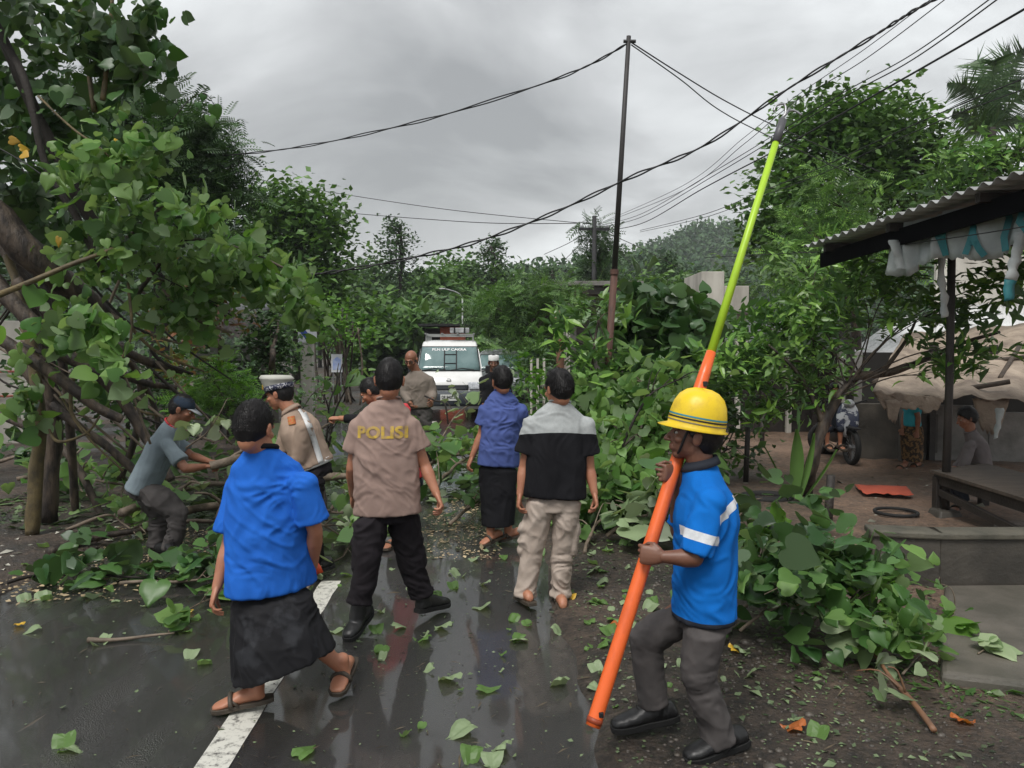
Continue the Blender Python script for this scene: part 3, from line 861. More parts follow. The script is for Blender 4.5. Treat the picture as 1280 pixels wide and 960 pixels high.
# chest badge + shoulder seam marks
# 6 man bending, pulling a branch
d = 6.8
J = D(d, pel=(181, 603), chest=(208, 548), neck=(215, 530), head=(228, 512, 0),
      shL=(217, 549, .18), elL=(240, 570, .16), wrL=(262, 577, .06), shR=(211, 556, -.16), elR=(232, 586, -.2), wrR=(257, 583, -.08),
      hipL=(178, 608, .08), knL=(200, 640, .12), anL=(196, 684, .1), hipR=(181, 612, -.08), knR=(224, 640, -.08), anR=(215, 688, -.1))
J['toeL'] = gp(222, 700); J['toeR'] = gp(246, 708); J['toeL'].z = J['toeR'].z = .02
PEOPLE['bend'] = person('man in grey-blue t-shirt and dark cap bending to pull a branch', J,
    dict(skin=SK2, yaw_p=88, yaw_c=84, yaw_h=84, pitch_h=-22, w=.98, seed=7, pz=(.45, 0, 1), nbl=2500,
         top=dict(mat=C_TSHIRT, hem=-.18, sleeve=.72, slw=1.15, fit=1.05, amp=.009, name='t_shirt', collar_mat=C_RED),
         bottom=dict(type='trousers', mat=C_DGREY, kw=1.12, cuff=.075, len=.97, amp=.014, tuck=False), feet='boot',
         hands={'L': dict(d=V((1, -.15, -.05)), pn=V((0, -.4, -1)), side=V((0, -1, 0)), curl=(55, 65, 40), tc=.8),
                'R': dict(d=V((1, .15, .05)), pn=V((0, .4, -1)), side=V((0, 1, 0)), curl=(55, 65, 40), tc=.8)}))
def cap(q, mtop, mbrim, s=1.0):
    c, X, Y, Z = q['H'], q['HX'], q['HY'], q['HZ']
    b = bmesh.new(); ell(b, c+Z*.045-Y*.012, X*.086, Y*.106, Z*.088, 32, 20)
    me = bpy.data.meshes.new('c'); b.to_mesh(me); b.free(); cutbelow(me, c+Z*.03, (-Z+Y*.05).normalized()); smoothall(me)
    h = link('cap', me, q['root'], mtop)
    b = MB(); vs = []
    for r in (0, 1):
        for j in range(13):
            a = PI*j/12; rr = 1.0+.0*r
            vs.append(c+X*math.cos(a)*(.078 if r == 0 else .074)+Y*(.06+math.sin(a)*(.03 if r == 0 else .115))+Z*(.036-.028*math.sin(a)*r))
    b.add(vs, [(j, j+1, j+14, j+13) for j in range(12)])
    o = b.build('cap_brim', mbrim, h, True); so = o.modifiers.new('s', 'SOLIDIFY'); so.thickness = .005
cap(PEOPLE['bend'], cloth('dark_cap', (.03, .045, .07)), cloth('cap_brim', (.30, .32, .34)))
# 7 traffic policeman
d = 6.1
J = D(d, pel=(392, 582), chest=(373, 532), neck=(364, 514), head=(349, 493),
      shL=(378, 532, -.18), elL=(374, 575, -.16), wrL=(352, 596, -.1), shR=(362, 530, .18), elR=(350, 572, .16), wrR=(338, 590, .05),
      hipL=(390, 590, -.08), knL=(388, 650, -.1), anL=(396, 708, -.08), hipR=(386, 590, .09), knR=(380, 650, .1), anR=(384, 700, .1))
J['toeL'] = gp(372, 724); J['toeR'] = gp(360, 712); J['toeL'].z = J['toeR'].z = .02
PEOPLE['tp'] = person('traffic policeman in khaki uniform with white sash and white peaked cap looking down', J,
    dict(skin=SK1, yaw_p=-70, yaw_c=-68, yaw_h=-80, pitch_h=-14, w=1.05, dp=1.12, seed=8, nbl=2500, hairlen=.008,
         top=dict(mat=[C_POL, C_REFL], hem=.0, sleeve=1.85, fit=1.02, amp=.009, name='uniform_shirt', collar_h=.03),
         bottom=dict(type='trousers', mat=C_DBLACK), feet='boot'))
q = PEOPLE['tp']
# white sash + belt + shoulder patch
def strip(pts, w, target, direction, m, name, parent, off=.006):
    """ribbon on the target following pts (given in front), width w"""
    pts = spline(pts, 8); vs = []; fs = []
    for i, p in enumerate(pts):
        a = pts[max(0, i-1)]; b = pts[min(len(pts)-1, i+1)]
        sdv = (b-a).cross(direction).normalized()
        vs += [p-sdv*w/2, p, p+sdv*w/2]
        if i: k = 3*i; fs += [(k-3, k-2, k+1, k), (k-2, k-1, k+2, k+1)]
    t = BVHTree.FromPolygons([v.co[:] for v in target.vertices], [p.vertices[:] for p in target.polygons])
    dn = direction.normalized(); out = []
    for p in vs:
        h, nn, _, _ = t.ray_cast(V(p)-dn*.8, dn, 2.0); out.append(h-dn*off if h is not None else None)
    ok = [f for f in fs if all(out[i] is not None for i in f)]
    mb = MB(); mb.add([o_ if o_ is not None else V((0, 0, 0)) for o_ in out], ok)
    me_o = mb.build(name, m, parent, True)
    b = bmesh.new(); b.from_mesh(me_o.data); bmesh.ops.delete(b, geom=[v for v in b.verts if not v.link_faces], context='VERTS'); b.to_mesh(me_o.data); b.free()
    so = me_o.modifiers.new('s', 'SOLIDIFY'); so.thickness = .004; return me_o
vd = V((0, 1, 0))
strip([at(364, 507, d), at(376, 512, d), at(387, 535, d), at(396, 562, d), at(403, 584, d)], .042, q['top'], at(385, 540, d)-V((0, 0, CH)), WH, 'white_sash', q['root'])
PATCH = mat('orange_patch', (.45, .07, .02), (.35, .2, .05), scale=60, rough=.7)
strip([at(364, 521, d), at(366, 531, d)], .055, q['top'], at(385, 540, d)-V((0, 0, CH)), PATCH, 'sleeve_patch', q['root'])
bb = MB(); K = 28; P_ = q['P']; vs = []
for dz in (-.02, .02):
    for j in range(K):
        a = 2*PI*j/K; vs.append(P_+q['zt']*(.01+dz)+q['px']*math.cos(a)*.176+q['py']*math.sin(a)*.142)
bb.add(vs, [(j, (j+1) % K, (j+1) % K+K, j+K) for j in range(K)]); o_ = bb.build('white_belt', WH, q['root'], True)
o_.modifiers.new('s', 'SOLIDIFY').thickness = .005
def peaked(q):
    c, X, Y, Z = q['H'], q['HX'], q['HY'], q['HZ']; n = 36
    b = MB(); vs = []
    for rx, ry, z, tilt in ((.090, .112, .045, 0), (.094, .116, .085, 0), (.114, .130, .120, .0), (.118, .134, .130, .0), (.10, .115, .152, 0), (.04, .05, .155, 0)):
        for j in range(n):
            a = 2*PI*j/n; vs.append(c+X*math.cos(a)*rx+Y*(math.sin(a)*ry-.012)+Z*(z+(.26*ry*math.sin(a) if z > .1 else 0)))
    fs = [(i*n+j, i*n+(j+1) % n, (i+1)*n+(j+1) % n, (i+1)*n+j) for i in range(5) for j in range(n)]+[tuple(5*n+j for j in range(n))]
    b.add(vs, fs); h = b.build('peaked_cap', cloth('cap_white', (.50, .50, .45), (.40, .40, .36)), q['root'], True)
    chk = mat('checker_band', (.012, .015, .05), (.6, .6, .62), scale=75, rough=.6, sharp=(.54, .57))
    b = MB(); vs = []
    for z, e in ((.038, .004), (.078, .005)):
        for j in range(n):
            a = 2*PI*j/n; vs.append(c+X*math.cos(a)*(.093+e)+Y*(math.sin(a)*(.115+e)-.012)+Z*(z+.004*math.sin(a)))
    b.add(vs, [(j, (j+1) % n, (j+1) % n+n, j+n) for j in range(n)]); b.build('cap_band', chk, h, True).modifiers.new('s', 'SOLIDIFY').thickness = .004
    b = MB(); vs = []
    for r in (0, 1):
        for j in range(13):
            a = PI*j/12
            vs.append(c+X*math.cos(a)*(.080-.006*r)+Y*(.03+math.sin(a)*(.06 if r == 0 else .122))+Z*(.044-.052*math.sin(a)*r))
    b.add(vs, [(j, j+1, j+14, j+13) for j in range(12)]); b.build('visor', M_BOOT, h, True).modifiers.new('s', 'SOLIDIFY').thickness = .004
    b = MB(); b.box(c+Y*.112+Z*.085, (.028, .028, .04)); b.build('cap_badge', mat('gold', (.6, .4, .08), metal=1, rough=.35), h, bevel=.006)
peaked(q)
# 8 person in red behind the POLISI man, bending left, dark sleeve
d = 7.3
J = D(d, pel=(510, 590), chest=(492, 522), neck=(478, 506), head=(464, 490, .0),
      shL=(476, 524, -.16), elL=(452, 524, -.12), wrL=(424, 523, -.05), shR=(504, 510, .16), elR=(488, 560, .2), wrR=(462, 588, .2),
      hipL=(504, 598, -.08), knL=(492, 640, -.1), anL=(500, 682, -.05), hipR=(514, 598, .08), knR=(510, 640, .1), anR=(514, 678, .1))
J['toeL'] = gp(480, 690); J['toeR'] = gp(498, 684); J['toeL'].z = J['toeR'].z = .02
PEOPLE['red'] = person('person in coral red shirt over black sleeves leaning over behind the taupe police t-shirt', J,
    dict(skin=SK1, yaw_p=-75, yaw_c=-75, yaw_h=-80, pitch_h=-35, w=.98, seed=9, nbl=2500, vox=.010,
         top=dict(mat=C_RED, hem=-.15, sleeve=.7, name='t_shirt'),
         bottom=dict(type='trousers', mat=C_NAVY), feet='sandal',
         hands={'L': dict(curl=(55, 65, 40), tc=.8, pn=V((0, .3, -1)), side=V((0, 1, .2)))}))
b = bmesh.new(); limb(b, [J['elL']+V((.1, 0, 0)), J['elL'], J['elL'].lerp(J['wrL'], .75)], [.052, .05, .042], 14, round_ends=False)
me = vox(b, .01, 2); smoothall(me); link('black_sleeve', me, PEOPLE['red']['root'], C_BLACK)
# 9 balding man with glasses, grey long sleeves
d = 10.3
J = D(d, pel=(524, 507), chest=(522, 473), neck=(520, 464), head=(514, 450, -.03),
      shL=(538, 474), elL=(541, 492, -.02), wrL=(540, 500, -.2), shR=(507, 474), elR=(505, 492, -.04), wrR=(513, 504, -.2),
      hipL=(531, 512), knL=(533, 555, -.05), anL=(535, 592), hipR=(518, 512), knR=(517, 556, -.05), anR=(515, 594))
J['toeL'] = gp(536, 606); J['toeR'] = gp(512, 608); J['toeL'].z = J['toeR'].z = .02
PEOPLE['bald'] = person('balding man with glasses and grey-brown long sleeves standing in front of the white van', J,
    dict(skin=SK2, yaw_p=185, yaw_c=185, yaw_h=195, pitch_h=-22, w=1.06, hair=False, seed=10, vox=.011,
         top=dict(mat=C_LONG, hem=-.08, sleeve=1.9, name='long_sleeve_shirt', amp=.012),
         bottom=dict(type='trousers', mat=C_DGREY), feet='boot'))
q = PEOPLE['bald']
g = MB()
for s_ in (-1, 1):
    c = q['H']+q['HX']*s_*.032+q['HY']*.1+q['HZ']*.004
    g.tube([c+q['HX']*.026*math.cos(a)+q['HZ']*.019*math.sin(a) for a in np.linspace(0, 2*PI, 13)], .0028, 5)
    g.tube([c+q['HX']*s_*.026, q['H']+q['HX']*s_*.08+q['HY']*.0], .0025, 5)
g.build('glasses', M_SOLE, q['root'], True)
b = bmesh.new(); ell(b, q['H']-q['HY']*.022+q['HZ']*.002, q['HX']*.079, q['HY']*.09, q['HZ']*.045, 24, 14)
me = bpy.data.meshes.new('h'); b.to_mesh(me); b.free(); smoothall(me); link('hair', me, q['root'], mat('grey_stubble', (.05, .045, .04), rough=.7))
# 10 man in white cap and dark jacket
d = 12.6
J = D(d, pel=(617, 502), chest=(617, 474), neck=(617, 465), head=(617, 454, -.03),
      elL=(636, 490), wrL=(636, 505, -.1), elR=(604, 490), wrR=(604, 506, -.1),
      hipL=(626, 506), knL=(626, 540), anL=(626, 567), hipR=(614, 506), knR=(614, 540), anR=(614, 567))
J['toeL'] = gp(627, 580); J['toeR'] = gp(612, 580)
PEOPLE['wc'] = person('man in white skullcap and open black jacket beside the white van', J,
    dict(skin=SK3, yaw_p=180, yaw_c=180, yaw_h=180, pitch_h=-6, w=1.08, seed=11, vox=.012, nbl=800, hairlen=.006,
         top=dict(mat=[C_BLACK, C_WHITE], hem=-.12, sleeve=1.9, name='jacket'), bottom=dict(type='trousers', mat=C_NAVY), feet='sandal'))
q = PEOPLE['wc']; xc = J['chest'].x
split_mat(q['top'], [(V((xc-.055, 0, 0)), V((1, 0, -.1))), (V((xc+.055, 0, 0)), V((-1, 0, -.1))), (V((0, d, 0)), V((0, -1, 0)))], 1)
for v in q['top'].vertices: pass
b = MB(); c = q['H']; K = 28
b.add([c+q['HX']*math.cos(2*PI*j/K)*rx+q['HY']*(math.sin(2*PI*j/K)*ry-.01)+q['HZ']*z for rx, ry, z in ((.086, .104, .05), (.086, .104, .122), (.06, .075, .130)) for j in range(K)],
      [(i*K+j, i*K+(j+1) % K, (i+1)*K+(j+1) % K, (i+1)*K+j) for i in range(2) for j in range(K)]+[tuple(2*K+j for j in range(K))])
b.build('skullcap', C_WHITE, q['root'], True)
# 11 woman in turquoise under the tarpaulin
d = 11.4
J = D(d, pel=(1140, 532), chest=(1141, 503), neck=(1139, 495), head=(1134, 485),
      shL=(1144, 506, -.15), elL=(1148, 522, -.16), wrL=(1146, 540, -.14), shR=(1136, 506, .15), elR=(1130, 520, .1), wrR=(1128, 536, 0),
      hipL=(1142, 538, -.07), knL=(1142, 562, -.05), anL=(1147, 580, 0), hipR=(1138, 538, .07), knR=(1136, 562, 0), anR=(1131, 582, -.05))
J['toeL'] = gp(1138, 588); J['toeR'] = gp(1122, 590); J['toeL'].z = J['toeR'].z = .02
rings = [(at(1140, 525, d), V((.14, 0, 0)), V((0, .12, 0))), (at(1140, 545, d), V((.15, 0, 0)), V((0, .14, 0))), (at(1140, 565, d), V((.15, 0, 0)), V((0, .13, 0))), (at(1140, 576, d), V((.145, 0, 0)), V((0, .13, 0)))]
PEOPLE['wt'] = person('woman in turquoise top and brown patterned sarong standing in the yard', J,
    dict(skin=SK2, yaw_p=-80, yaw_c=-80, yaw_h=-80, w=.88, s=.95, seed=12, vox=.012, nbl=800, hairs=1.1,
         top=dict(mat=C_TURQ, hem=-.02, sleeve=.6, name='blouse'), bottom=dict(type='sarong', rings=rings, mat=C_BATIK), feet='sandal'))
# 12 seated person on the bench
d = 9.0
J = D(d, pel=(1226, 592), chest=(1220, 552), neck=(1213, 539), head=(1208, 523),
      shL=(1213, 556, -.16), elL=(1204, 582, -.2), wrL=(1192, 592, -.18), shR=(1212, 554, .14), elR=(1200, 580, .12), wrR=(1188, 590, 0),
      hipL=(1222, 596, -.09), knL=(1196, 596, -.16), anL=(1206, 634, -.2), hipR=(1222, 596, .09), knR=(1192, 594, .06), anR=(1188, 624, .05))
J['toeL'] = gp(1192, 642); J['toeR'] = gp(1174, 630); J['toeL'].z = J['toeR'].z = .02
PEOPLE['seat'] = person('seated person in grey-brown blouse resting on the wooden bench in the shade', J,
    dict(skin=SK2, yaw_p=-80, yaw_c=-75, yaw_h=-85, pitch_h=-15, w=.95, s=.95, seed=13, vox=.011, nbl=1500, hairs=1.1, hairlen=.03,
         top=dict(mat=C_MAUVED, hem=-.1, sleeve=1.5, name='blouse', fit=1.1, amp=.012), bottom=dict(type='trousers', mat=C_NAVY, kw=1.1, len=.8, tuck=False), feet='sandal'))
# 13 child on the parked motorcycle
d = 12.2
J = D(d, pel=(1044, 532), chest=(1043, 506), neck=(1043, 498), head=(1043, 487), 
      elL=(1056, 515), wrL=(1052, 528, -.2), elR=(1030, 515), wrR=(1034, 528, -.2),
      hipL=(1049, 535), knL=(1051, 537, -.4), anL=(1050, 556, -.36), hipR=(1039, 535), knR=(1034, 537, -.4), anR=(1034, 556, -.36))
J['toeL'] = J['anL']+V((0, -.14, -.06)); J['toeR'] = J['anR']+V((0, -.14, -.06))
PEOPLE['kid'] = person('child in dark top and shorts sitting on the parked motorcycle', J,
    dict(skin=SK1, yaw_p=180, w=.72, s=.78, seed=14, vox=.012, nbl=800, hairs=1.1,
         top=dict(mat=[C_NAVY, C_WHITE], hem=-.08, sleeve=.8, name='t_shirt'), bottom=dict(type='trousers', mat=C_NAVY, len=.12, kw=.9, tuck=False), feet='sandal'))
# ================================================================ camera, light, air
cam = bpy.data.cameras.new('Camera'); co = bpy.data.objects.new('Camera', cam); COL.objects.link(co)
co.location = (0, 0, CH); co.rotation_euler = (PI/2-PITCH, 0, 0)
cam.sensor_width = 36; cam.lens = 36*F/1280; cam.clip_end = 3000; cam.clip_start = .05
sc.camera = co
SUN_EL, SUN_AZ = 58, 205   # behind the camera, high
w = bpy.data.worlds.new('World'); sc.world = w; w.use_nodes = True
nt = w.node_tree; L = nt.links.new; bg = nt.nodes['Background']; bg.inputs['Strength'].default_value = .1
sky = N(nt, 'ShaderNodeTexSky'); sky.sky_type = 'NISHITA'; sky.sun_disc = False
sky.sun_elevation = math.radians(SUN_EL); sky.sun_rotation = math.radians(SUN_AZ); sky.air_density = 1.5; sky.dust_density = 4
tc = N(nt, 'ShaderNodeTexCoord'); sx = N(nt, 'ShaderNodeSeparateXYZ'); L(tc.outputs['Generated'], sx.inputs[0])
def M(op, a, b=None, c=None):
    n = N(nt, 'ShaderNodeMath', operation=op)
    for i, x in enumerate((a, b, c)):
        if x is None: continue
        if isinstance(x, (int, float)): n.inputs[i].default_value = x
        else: L(x, n.inputs[i])
    return n.outputs[0]
zc_ = M('MAXIMUM', sx.outputs['Z'], 0.0); den = M('ADD', zc_, .22)
cx_ = M('DIVIDE', sx.outputs['X'], den); cy_ = M('DIVIDE', sx.outputs['Y'], den)
cb = N(nt, 'ShaderNodeCombineXYZ'); L(cx_, cb.inputs[0]); L(cy_, cb.inputs[1]); cb.inputs[2].default_value = 3.3
n1 = N(nt, 'ShaderNodeTexNoise', Scale=1.15, Detail=7, Roughness=.52, Distortion=.5); L(cb.outputs[0], n1.inputs['Vector'])
n2 = N(nt, 'ShaderNodeTexNoise', Scale=.33, Detail=3, Roughness=.5); L(cb.outputs[0], n2.inputs['Vector'])
f_ = M('ADD', M('MULTIPLY', n1.outputs['Fac'], .6), M('MULTIPLY', n2.outputs['Fac'], .4))
hz = M('SUBTRACT', 1.0, M('MULTIPLY', M('MINIMUM', zc_, .5), 2.0))      # brighter towards the horizon
f_ = M('ADD', f_, M('MULTIPLY', M('POWER', hz, 3.0), .12))
rp = N(nt, 'ShaderNodeValToRGB'); e = rp.color_ramp.elements
e[0].position = .40; e[0].color = (2.1, 2.15, 2.18, 1); e[1].position = .72; e[1].color = (7.2, 7.35, 7.35, 1)
k_ = e.new(.5); k_.color = (3.4, 3.46, 3.5, 1); k_ = e.new(.60); k_.color = (5.4, 5.55, 5.58, 1)
L(f_, rp.inputs['Fac'])
mx = N(nt, 'ShaderNodeMix', data_type='RGBA'); mx.inputs[0].default_value = .94
L(sky.outputs[0], mx.inputs[6]); L(rp.outputs[0], mx.inputs[7]); L(mx.outputs[2], bg.inputs['Color'])
sl = bpy.data.lights.new('Sun', 'SUN'); sl.energy = 1.5; sl.angle = math.radians(24); sl.color = (1, .98, .94)
so_ = bpy.data.objects.new('Sun', sl); COL.objects.link(so_); so_.rotation_euler = (math.radians(90-SUN_EL), 0, math.radians(180-SUN_AZ))
so_.location = (0, -5, 30)
sc.view_settings.view_transform = 'Standard'; sc.view_settings.look = 'None'; sc.view_settings.exposure = EXPO
sc.view_settings.gamma = 1; sc.view_settings.use_curve_mapping = False
sc.cycles.use_denoising = True; sc.cycles.max_bounces = 6; sc.cycles.diffuse_bounces = 3; sc.cycles.glossy_bounces = 3
sc.cycles.transmission_bounces = 4; sc.cycles.transparent_max_bounces = 6; sc.cycles.volume_bounces = 0
sc.cycles.caustics_reflective = False; sc.cycles.caustics_refractive = False

# ================================================================ ground + road
def rcx(y):     # road centre line
    return float(np.interp(y, [-5, 3.5, 19, 28, 40, 55, 80, 110, 150, 220], [-.95, -1.35, -1.98, -2.7, -5, -9, -16, -21, -21, -14]))
def edges(y): 
    c = rcx(y); return c-2.2, c+1.82
def gz(x, y):
    l, r = edges(y)
    nn = noise.noise(V((x*.6, y*.6, 1.3))); n2 = noise.noise(V((x*2.3, y*2.3, 4.))); n3 = noise.noise(V((x*7, y*7, 9.)))
    if x > (l+r)/2: t = x-(r-.12+.18*nn+.08*n2); side = 1
    else: t = l-x+.12*nn; side = -1
    s_ = min(max((t+.12)/.35, 0), 1); s_ = s_*s_*(3-2*s_)
    amp = .035*nn+.022*n2+.012*n3
    if side > 0: h = .035+amp*(1 if y < 14 else .5)
    else: h = .03+amp*1.2
    far = max(0, math.hypot(x, y)-60)
    return -.05+s_*(.05+h)-(0 if far == 0 else 0)
def axis_(lo, hi, fl, fh, step, g=1.12):
    a = list(np.arange(fl, fh+1e-6, step)); s_ = step
    while a[-1] < hi: s_ *= g; a.append(a[-1]+s_)
    s_ = step; b = []
    q = fl
    while q > lo: s_ *= g; q -= s_; b.append(q)
    return b[::-1]+a
gx = axis_(-900, 900, -6, 6.5, .05); gy = axis_(-60, 1800, 2.2, 13, .06)
nx, ny = len(gx), len(gy)
vs = [(x, y, gz(x, y)) for y in gy for x in gx]
fs = [(j*nx+i, j*nx+i+1, (j+1)*nx+i+1, (j+1)*nx+i) for j in range(ny-1) for i in range(nx-1)]
m, nt, b = newmat('wet_mud'); L = nt.links.new
tc = N(nt, 'ShaderNodeTexCoord'); 
na = N(nt, 'ShaderNodeTexNoise', Scale=.55, Detail=6, Roughness=.65); L(tc.outputs['Object'], na.inputs[0])
nb = N(nt, 'ShaderNodeTexNoise', Scale=16, Detail=9, Roughness=.78); L(tc.outputs['Object'], nb.inputs[0])
vo = N(nt, 'ShaderNodeTexVoronoi', Scale=38); L(tc.outputs['Object'], vo.inputs[0])
rp = N(nt, 'ShaderNodeValToRGB'); e = rp.color_ramp.elements; e[0].position = .35; e[1].position = .68
e[0].color = (.035, .031, .028, 1); e[1].color = (.25, .165, .115, 1); k_ = e.new(.52); k_.color = (.12, .088, .066, 1)
sx = N(nt, 'ShaderNodeSeparateXYZ'); L(tc.outputs['Object'], sx.inputs[0])
yd = M('MULTIPLY', N(nt, 'ShaderNodeMath').outputs[0], 0)  # spare
mr = N(nt, 'ShaderNodeMapRange'); mr.inputs['From Min'].default_value = 1.2; mr.inputs['From Max'].default_value = 4.5; mr.inputs['To Min'].default_value = -.08; mr.inputs['To Max'].default_value = .14
L(sx.outputs['X'], mr.inputs[0])
L(M('ADD', M('ADD', M('MULTIPLY', na.outputs['Fac'], .6), M('MULTIPLY', nb.outputs['Fac'], .4)), mr.outputs[0]), rp.inputs[0])
mxx = N(nt, 'ShaderNodeMix', data_type='RGBA', blend_type='MULTIPLY'); mxx.inputs[0].default_value = .55
L(rp.outputs[0], mxx.inputs[6])
r2 = N(nt, 'ShaderNodeValToRGB'); r2.color_ramp.elements[0].color = (.45, .45, .45, 1); r2.color_ramp.elements[1].color = (1.35, 1.3, 1.25, 1); r2.color_ramp.elements[0].position = .38; r2.color_ramp.elements[1].position = .64
L(nb.outputs['Fac'], r2.inputs[0]); L(r2.outputs[0], mxx.inputs[7]); L(mxx.outputs[2], b.inputs['Base Color'])
rr = N(nt, 'ShaderNodeMapRange'); rr.inputs['From Min'].default_value = .42; rr.inputs['From Max'].default_value = .58; rr.inputs['To Min'].default_value = .32; rr.inputs['To Max'].default_value = .85
L(na.outputs['Fac'], rr.inputs[0]); L(rr.outputs[0], b.inputs['Roughness'])
bp = N(nt, 'ShaderNodeBump', Strength=1.0, Distance=.035); L(M('ADD', nb.outputs['Fac'], M('MULTIPLY', vo.outputs['Distance'], .35)), bp.inputs['Height']); L(bp.outputs[0], b.inputs['Normal'])
me = bpy.data.meshes.new('ground'); me.from_pydata(vs, [], fs); o = link('ground', me, None, m, True); o['kind'] = 'structure'
# road
m, nt, b = newmat('wet_asphalt'); L = nt.links.new
tc = N(nt, 'ShaderNodeTexCoord')
na = N(nt, 'ShaderNodeTexNoise', Scale=.9, Detail=5, Roughness=.6); L(tc.outputs['Object'], na.inputs[0])
mp = N(nt, 'ShaderNodeMapping'); mp.inputs['Scale'].default_value = (2.2, .25, 1); mp.inputs['Rotation'].default_value = (0, 0, math.radians(-2.3)); L(tc.outputs['Object'], mp.inputs[0])
ns = N(nt, 'ShaderNodeTexNoise', Scale=1, Detail=4, Roughness=.55); L(mp.outputs[0], ns.inputs[0])
nb = N(nt, 'ShaderNodeTexNoise', Scale=70, Detail=5, Roughness=.8); L(tc.outputs['Object'], nb.inputs[0])
vo = N(nt, 'ShaderNodeTexVoronoi', Scale=130); L(tc.outputs['Object'], vo.inputs[0])
rp = N(nt, 'ShaderNodeValToRGB'); e = rp.color_ramp.elements; e[0].position = .3; e[1].position = .72; e[0].color = (.007, .007, .008, 1); e[1].color = (.056, .052, .049, 1)
L(M('ADD', M('MULTIPLY', ns.outputs['Fac'], .35), M('MULTIPLY', nb.outputs['Fac'], .65)), rp.inputs[0]); L(rp.outputs[0], b.inputs['Base Color'])
wet = M('ADD', M('MULTIPLY', na.outputs['Fac'], .3), M('MULTIPLY', ns.outputs['Fac'], .7))
rr = N(nt, 'ShaderNodeMapRange'); rr.inputs['From Min'].default_value = .38; rr.inputs['From Max'].default_value = .62; rr.inputs['To Min'].default_value = .13; rr.inputs['To Max'].default_value = .34
L(wet, rr.inputs[0]); L(rr.outputs[0], b.inputs['Roughness'])
bs = N(nt, 'ShaderNodeMapRange'); bs.inputs['From Min'].default_value = .38; bs.inputs['From Max'].default_value = .62; bs.inputs['To Min'].default_value = .35; bs.inputs['To Max'].default_value = 1.0
L(wet, bs.inputs[0])
bp = N(nt, 'ShaderNodeBump', Distance=.006); L(bs.outputs[0], bp.inputs['Strength']); L(M('ADD', nb.outputs['Fac'], vo.outputs['Distance']), bp.inputs['Height']); L(bp.outputs[0], b.inputs['Normal'])
b.inputs['Specular IOR Level'].default_value = .9; b.inputs['Coat Weight'].default_value = .75; b.inputs['Coat Roughness'].default_value = .07; b.inputs['Coat IOR'].default_value = 1.5
rm = m
vs = []; fs = []
ys = list(np.arange(-4, 30, .5))+list(np.arange(30, 220, 2))
for i, y in enumerate(ys):
    l, r = edges(y)
    for k in range(9): vs.append((l-.1+(r-l+.2)*k/8, y, .0-.012*((k-4)/4)**2))
    if i: 
        for k in range(8): fs.append(((i-1)*9+k, (i-1)*9+k+1, i*9+k+1, i*9+k))
me = bpy.data.meshes.new('road'); me.from_pydata(vs, [], fs); o = link('road', me, None, rm, True); o['kind'] = 'structure'
# centre line dashes, worn paint
m, nt, b = newmat('worn_white_paint'); L = nt.links.new
tc = N(nt, 'ShaderNodeTexCoord'); nb = N(nt, 'ShaderNodeTexNoise', Scale=22, Detail=8, Roughness=.75); L(tc.outputs['Object'], nb.inputs[0])
rp = N(nt, 'ShaderNodeValToRGB'); e = rp.color_ramp.elements; e[0].position = .36; e[1].position = .5; e[0].color = (.09, .085, .08, 1); e[1].color = (.62, .61, .55, 1)
L(nb.outputs['Fac'], rp.inputs[0]); L(rp.outputs[0], b.inputs['Base Color']); b.inputs['Roughness'].default_value = .42
bp = N(nt, 'ShaderNodeBump', Strength=.3, Distance=.005); L(nb.outputs['Fac'], bp.inputs['Height']); L(bp.outputs[0], b.inputs['Normal'])
vs = []; fs = []
for y0, y1 in ((1.2, 5.9), (9.5, 12.5), (16, 19)):
    seg = np.linspace(y0, y1, 30); k = len(vs)
    for i, y in enumerate(seg):
        xm = -1.3-.0403*(y-3.5); wv = .075+.006*noise.noise(V((y*6, 0, 0)))
        vs += [(xm-wv, y, .004), (xm+wv+.006*noise.noise(V((y*5, 3, 0))), y, .004)]
        if i: a = k+2*i; fs.append((a-2, a-1, a+1, a))
me = bpy.data.meshes.new('centre_line_marking'); me.from_pydata(vs, [], fs); o = link('centre_line_marking', me, None, m); o['kind'] = 'structure'

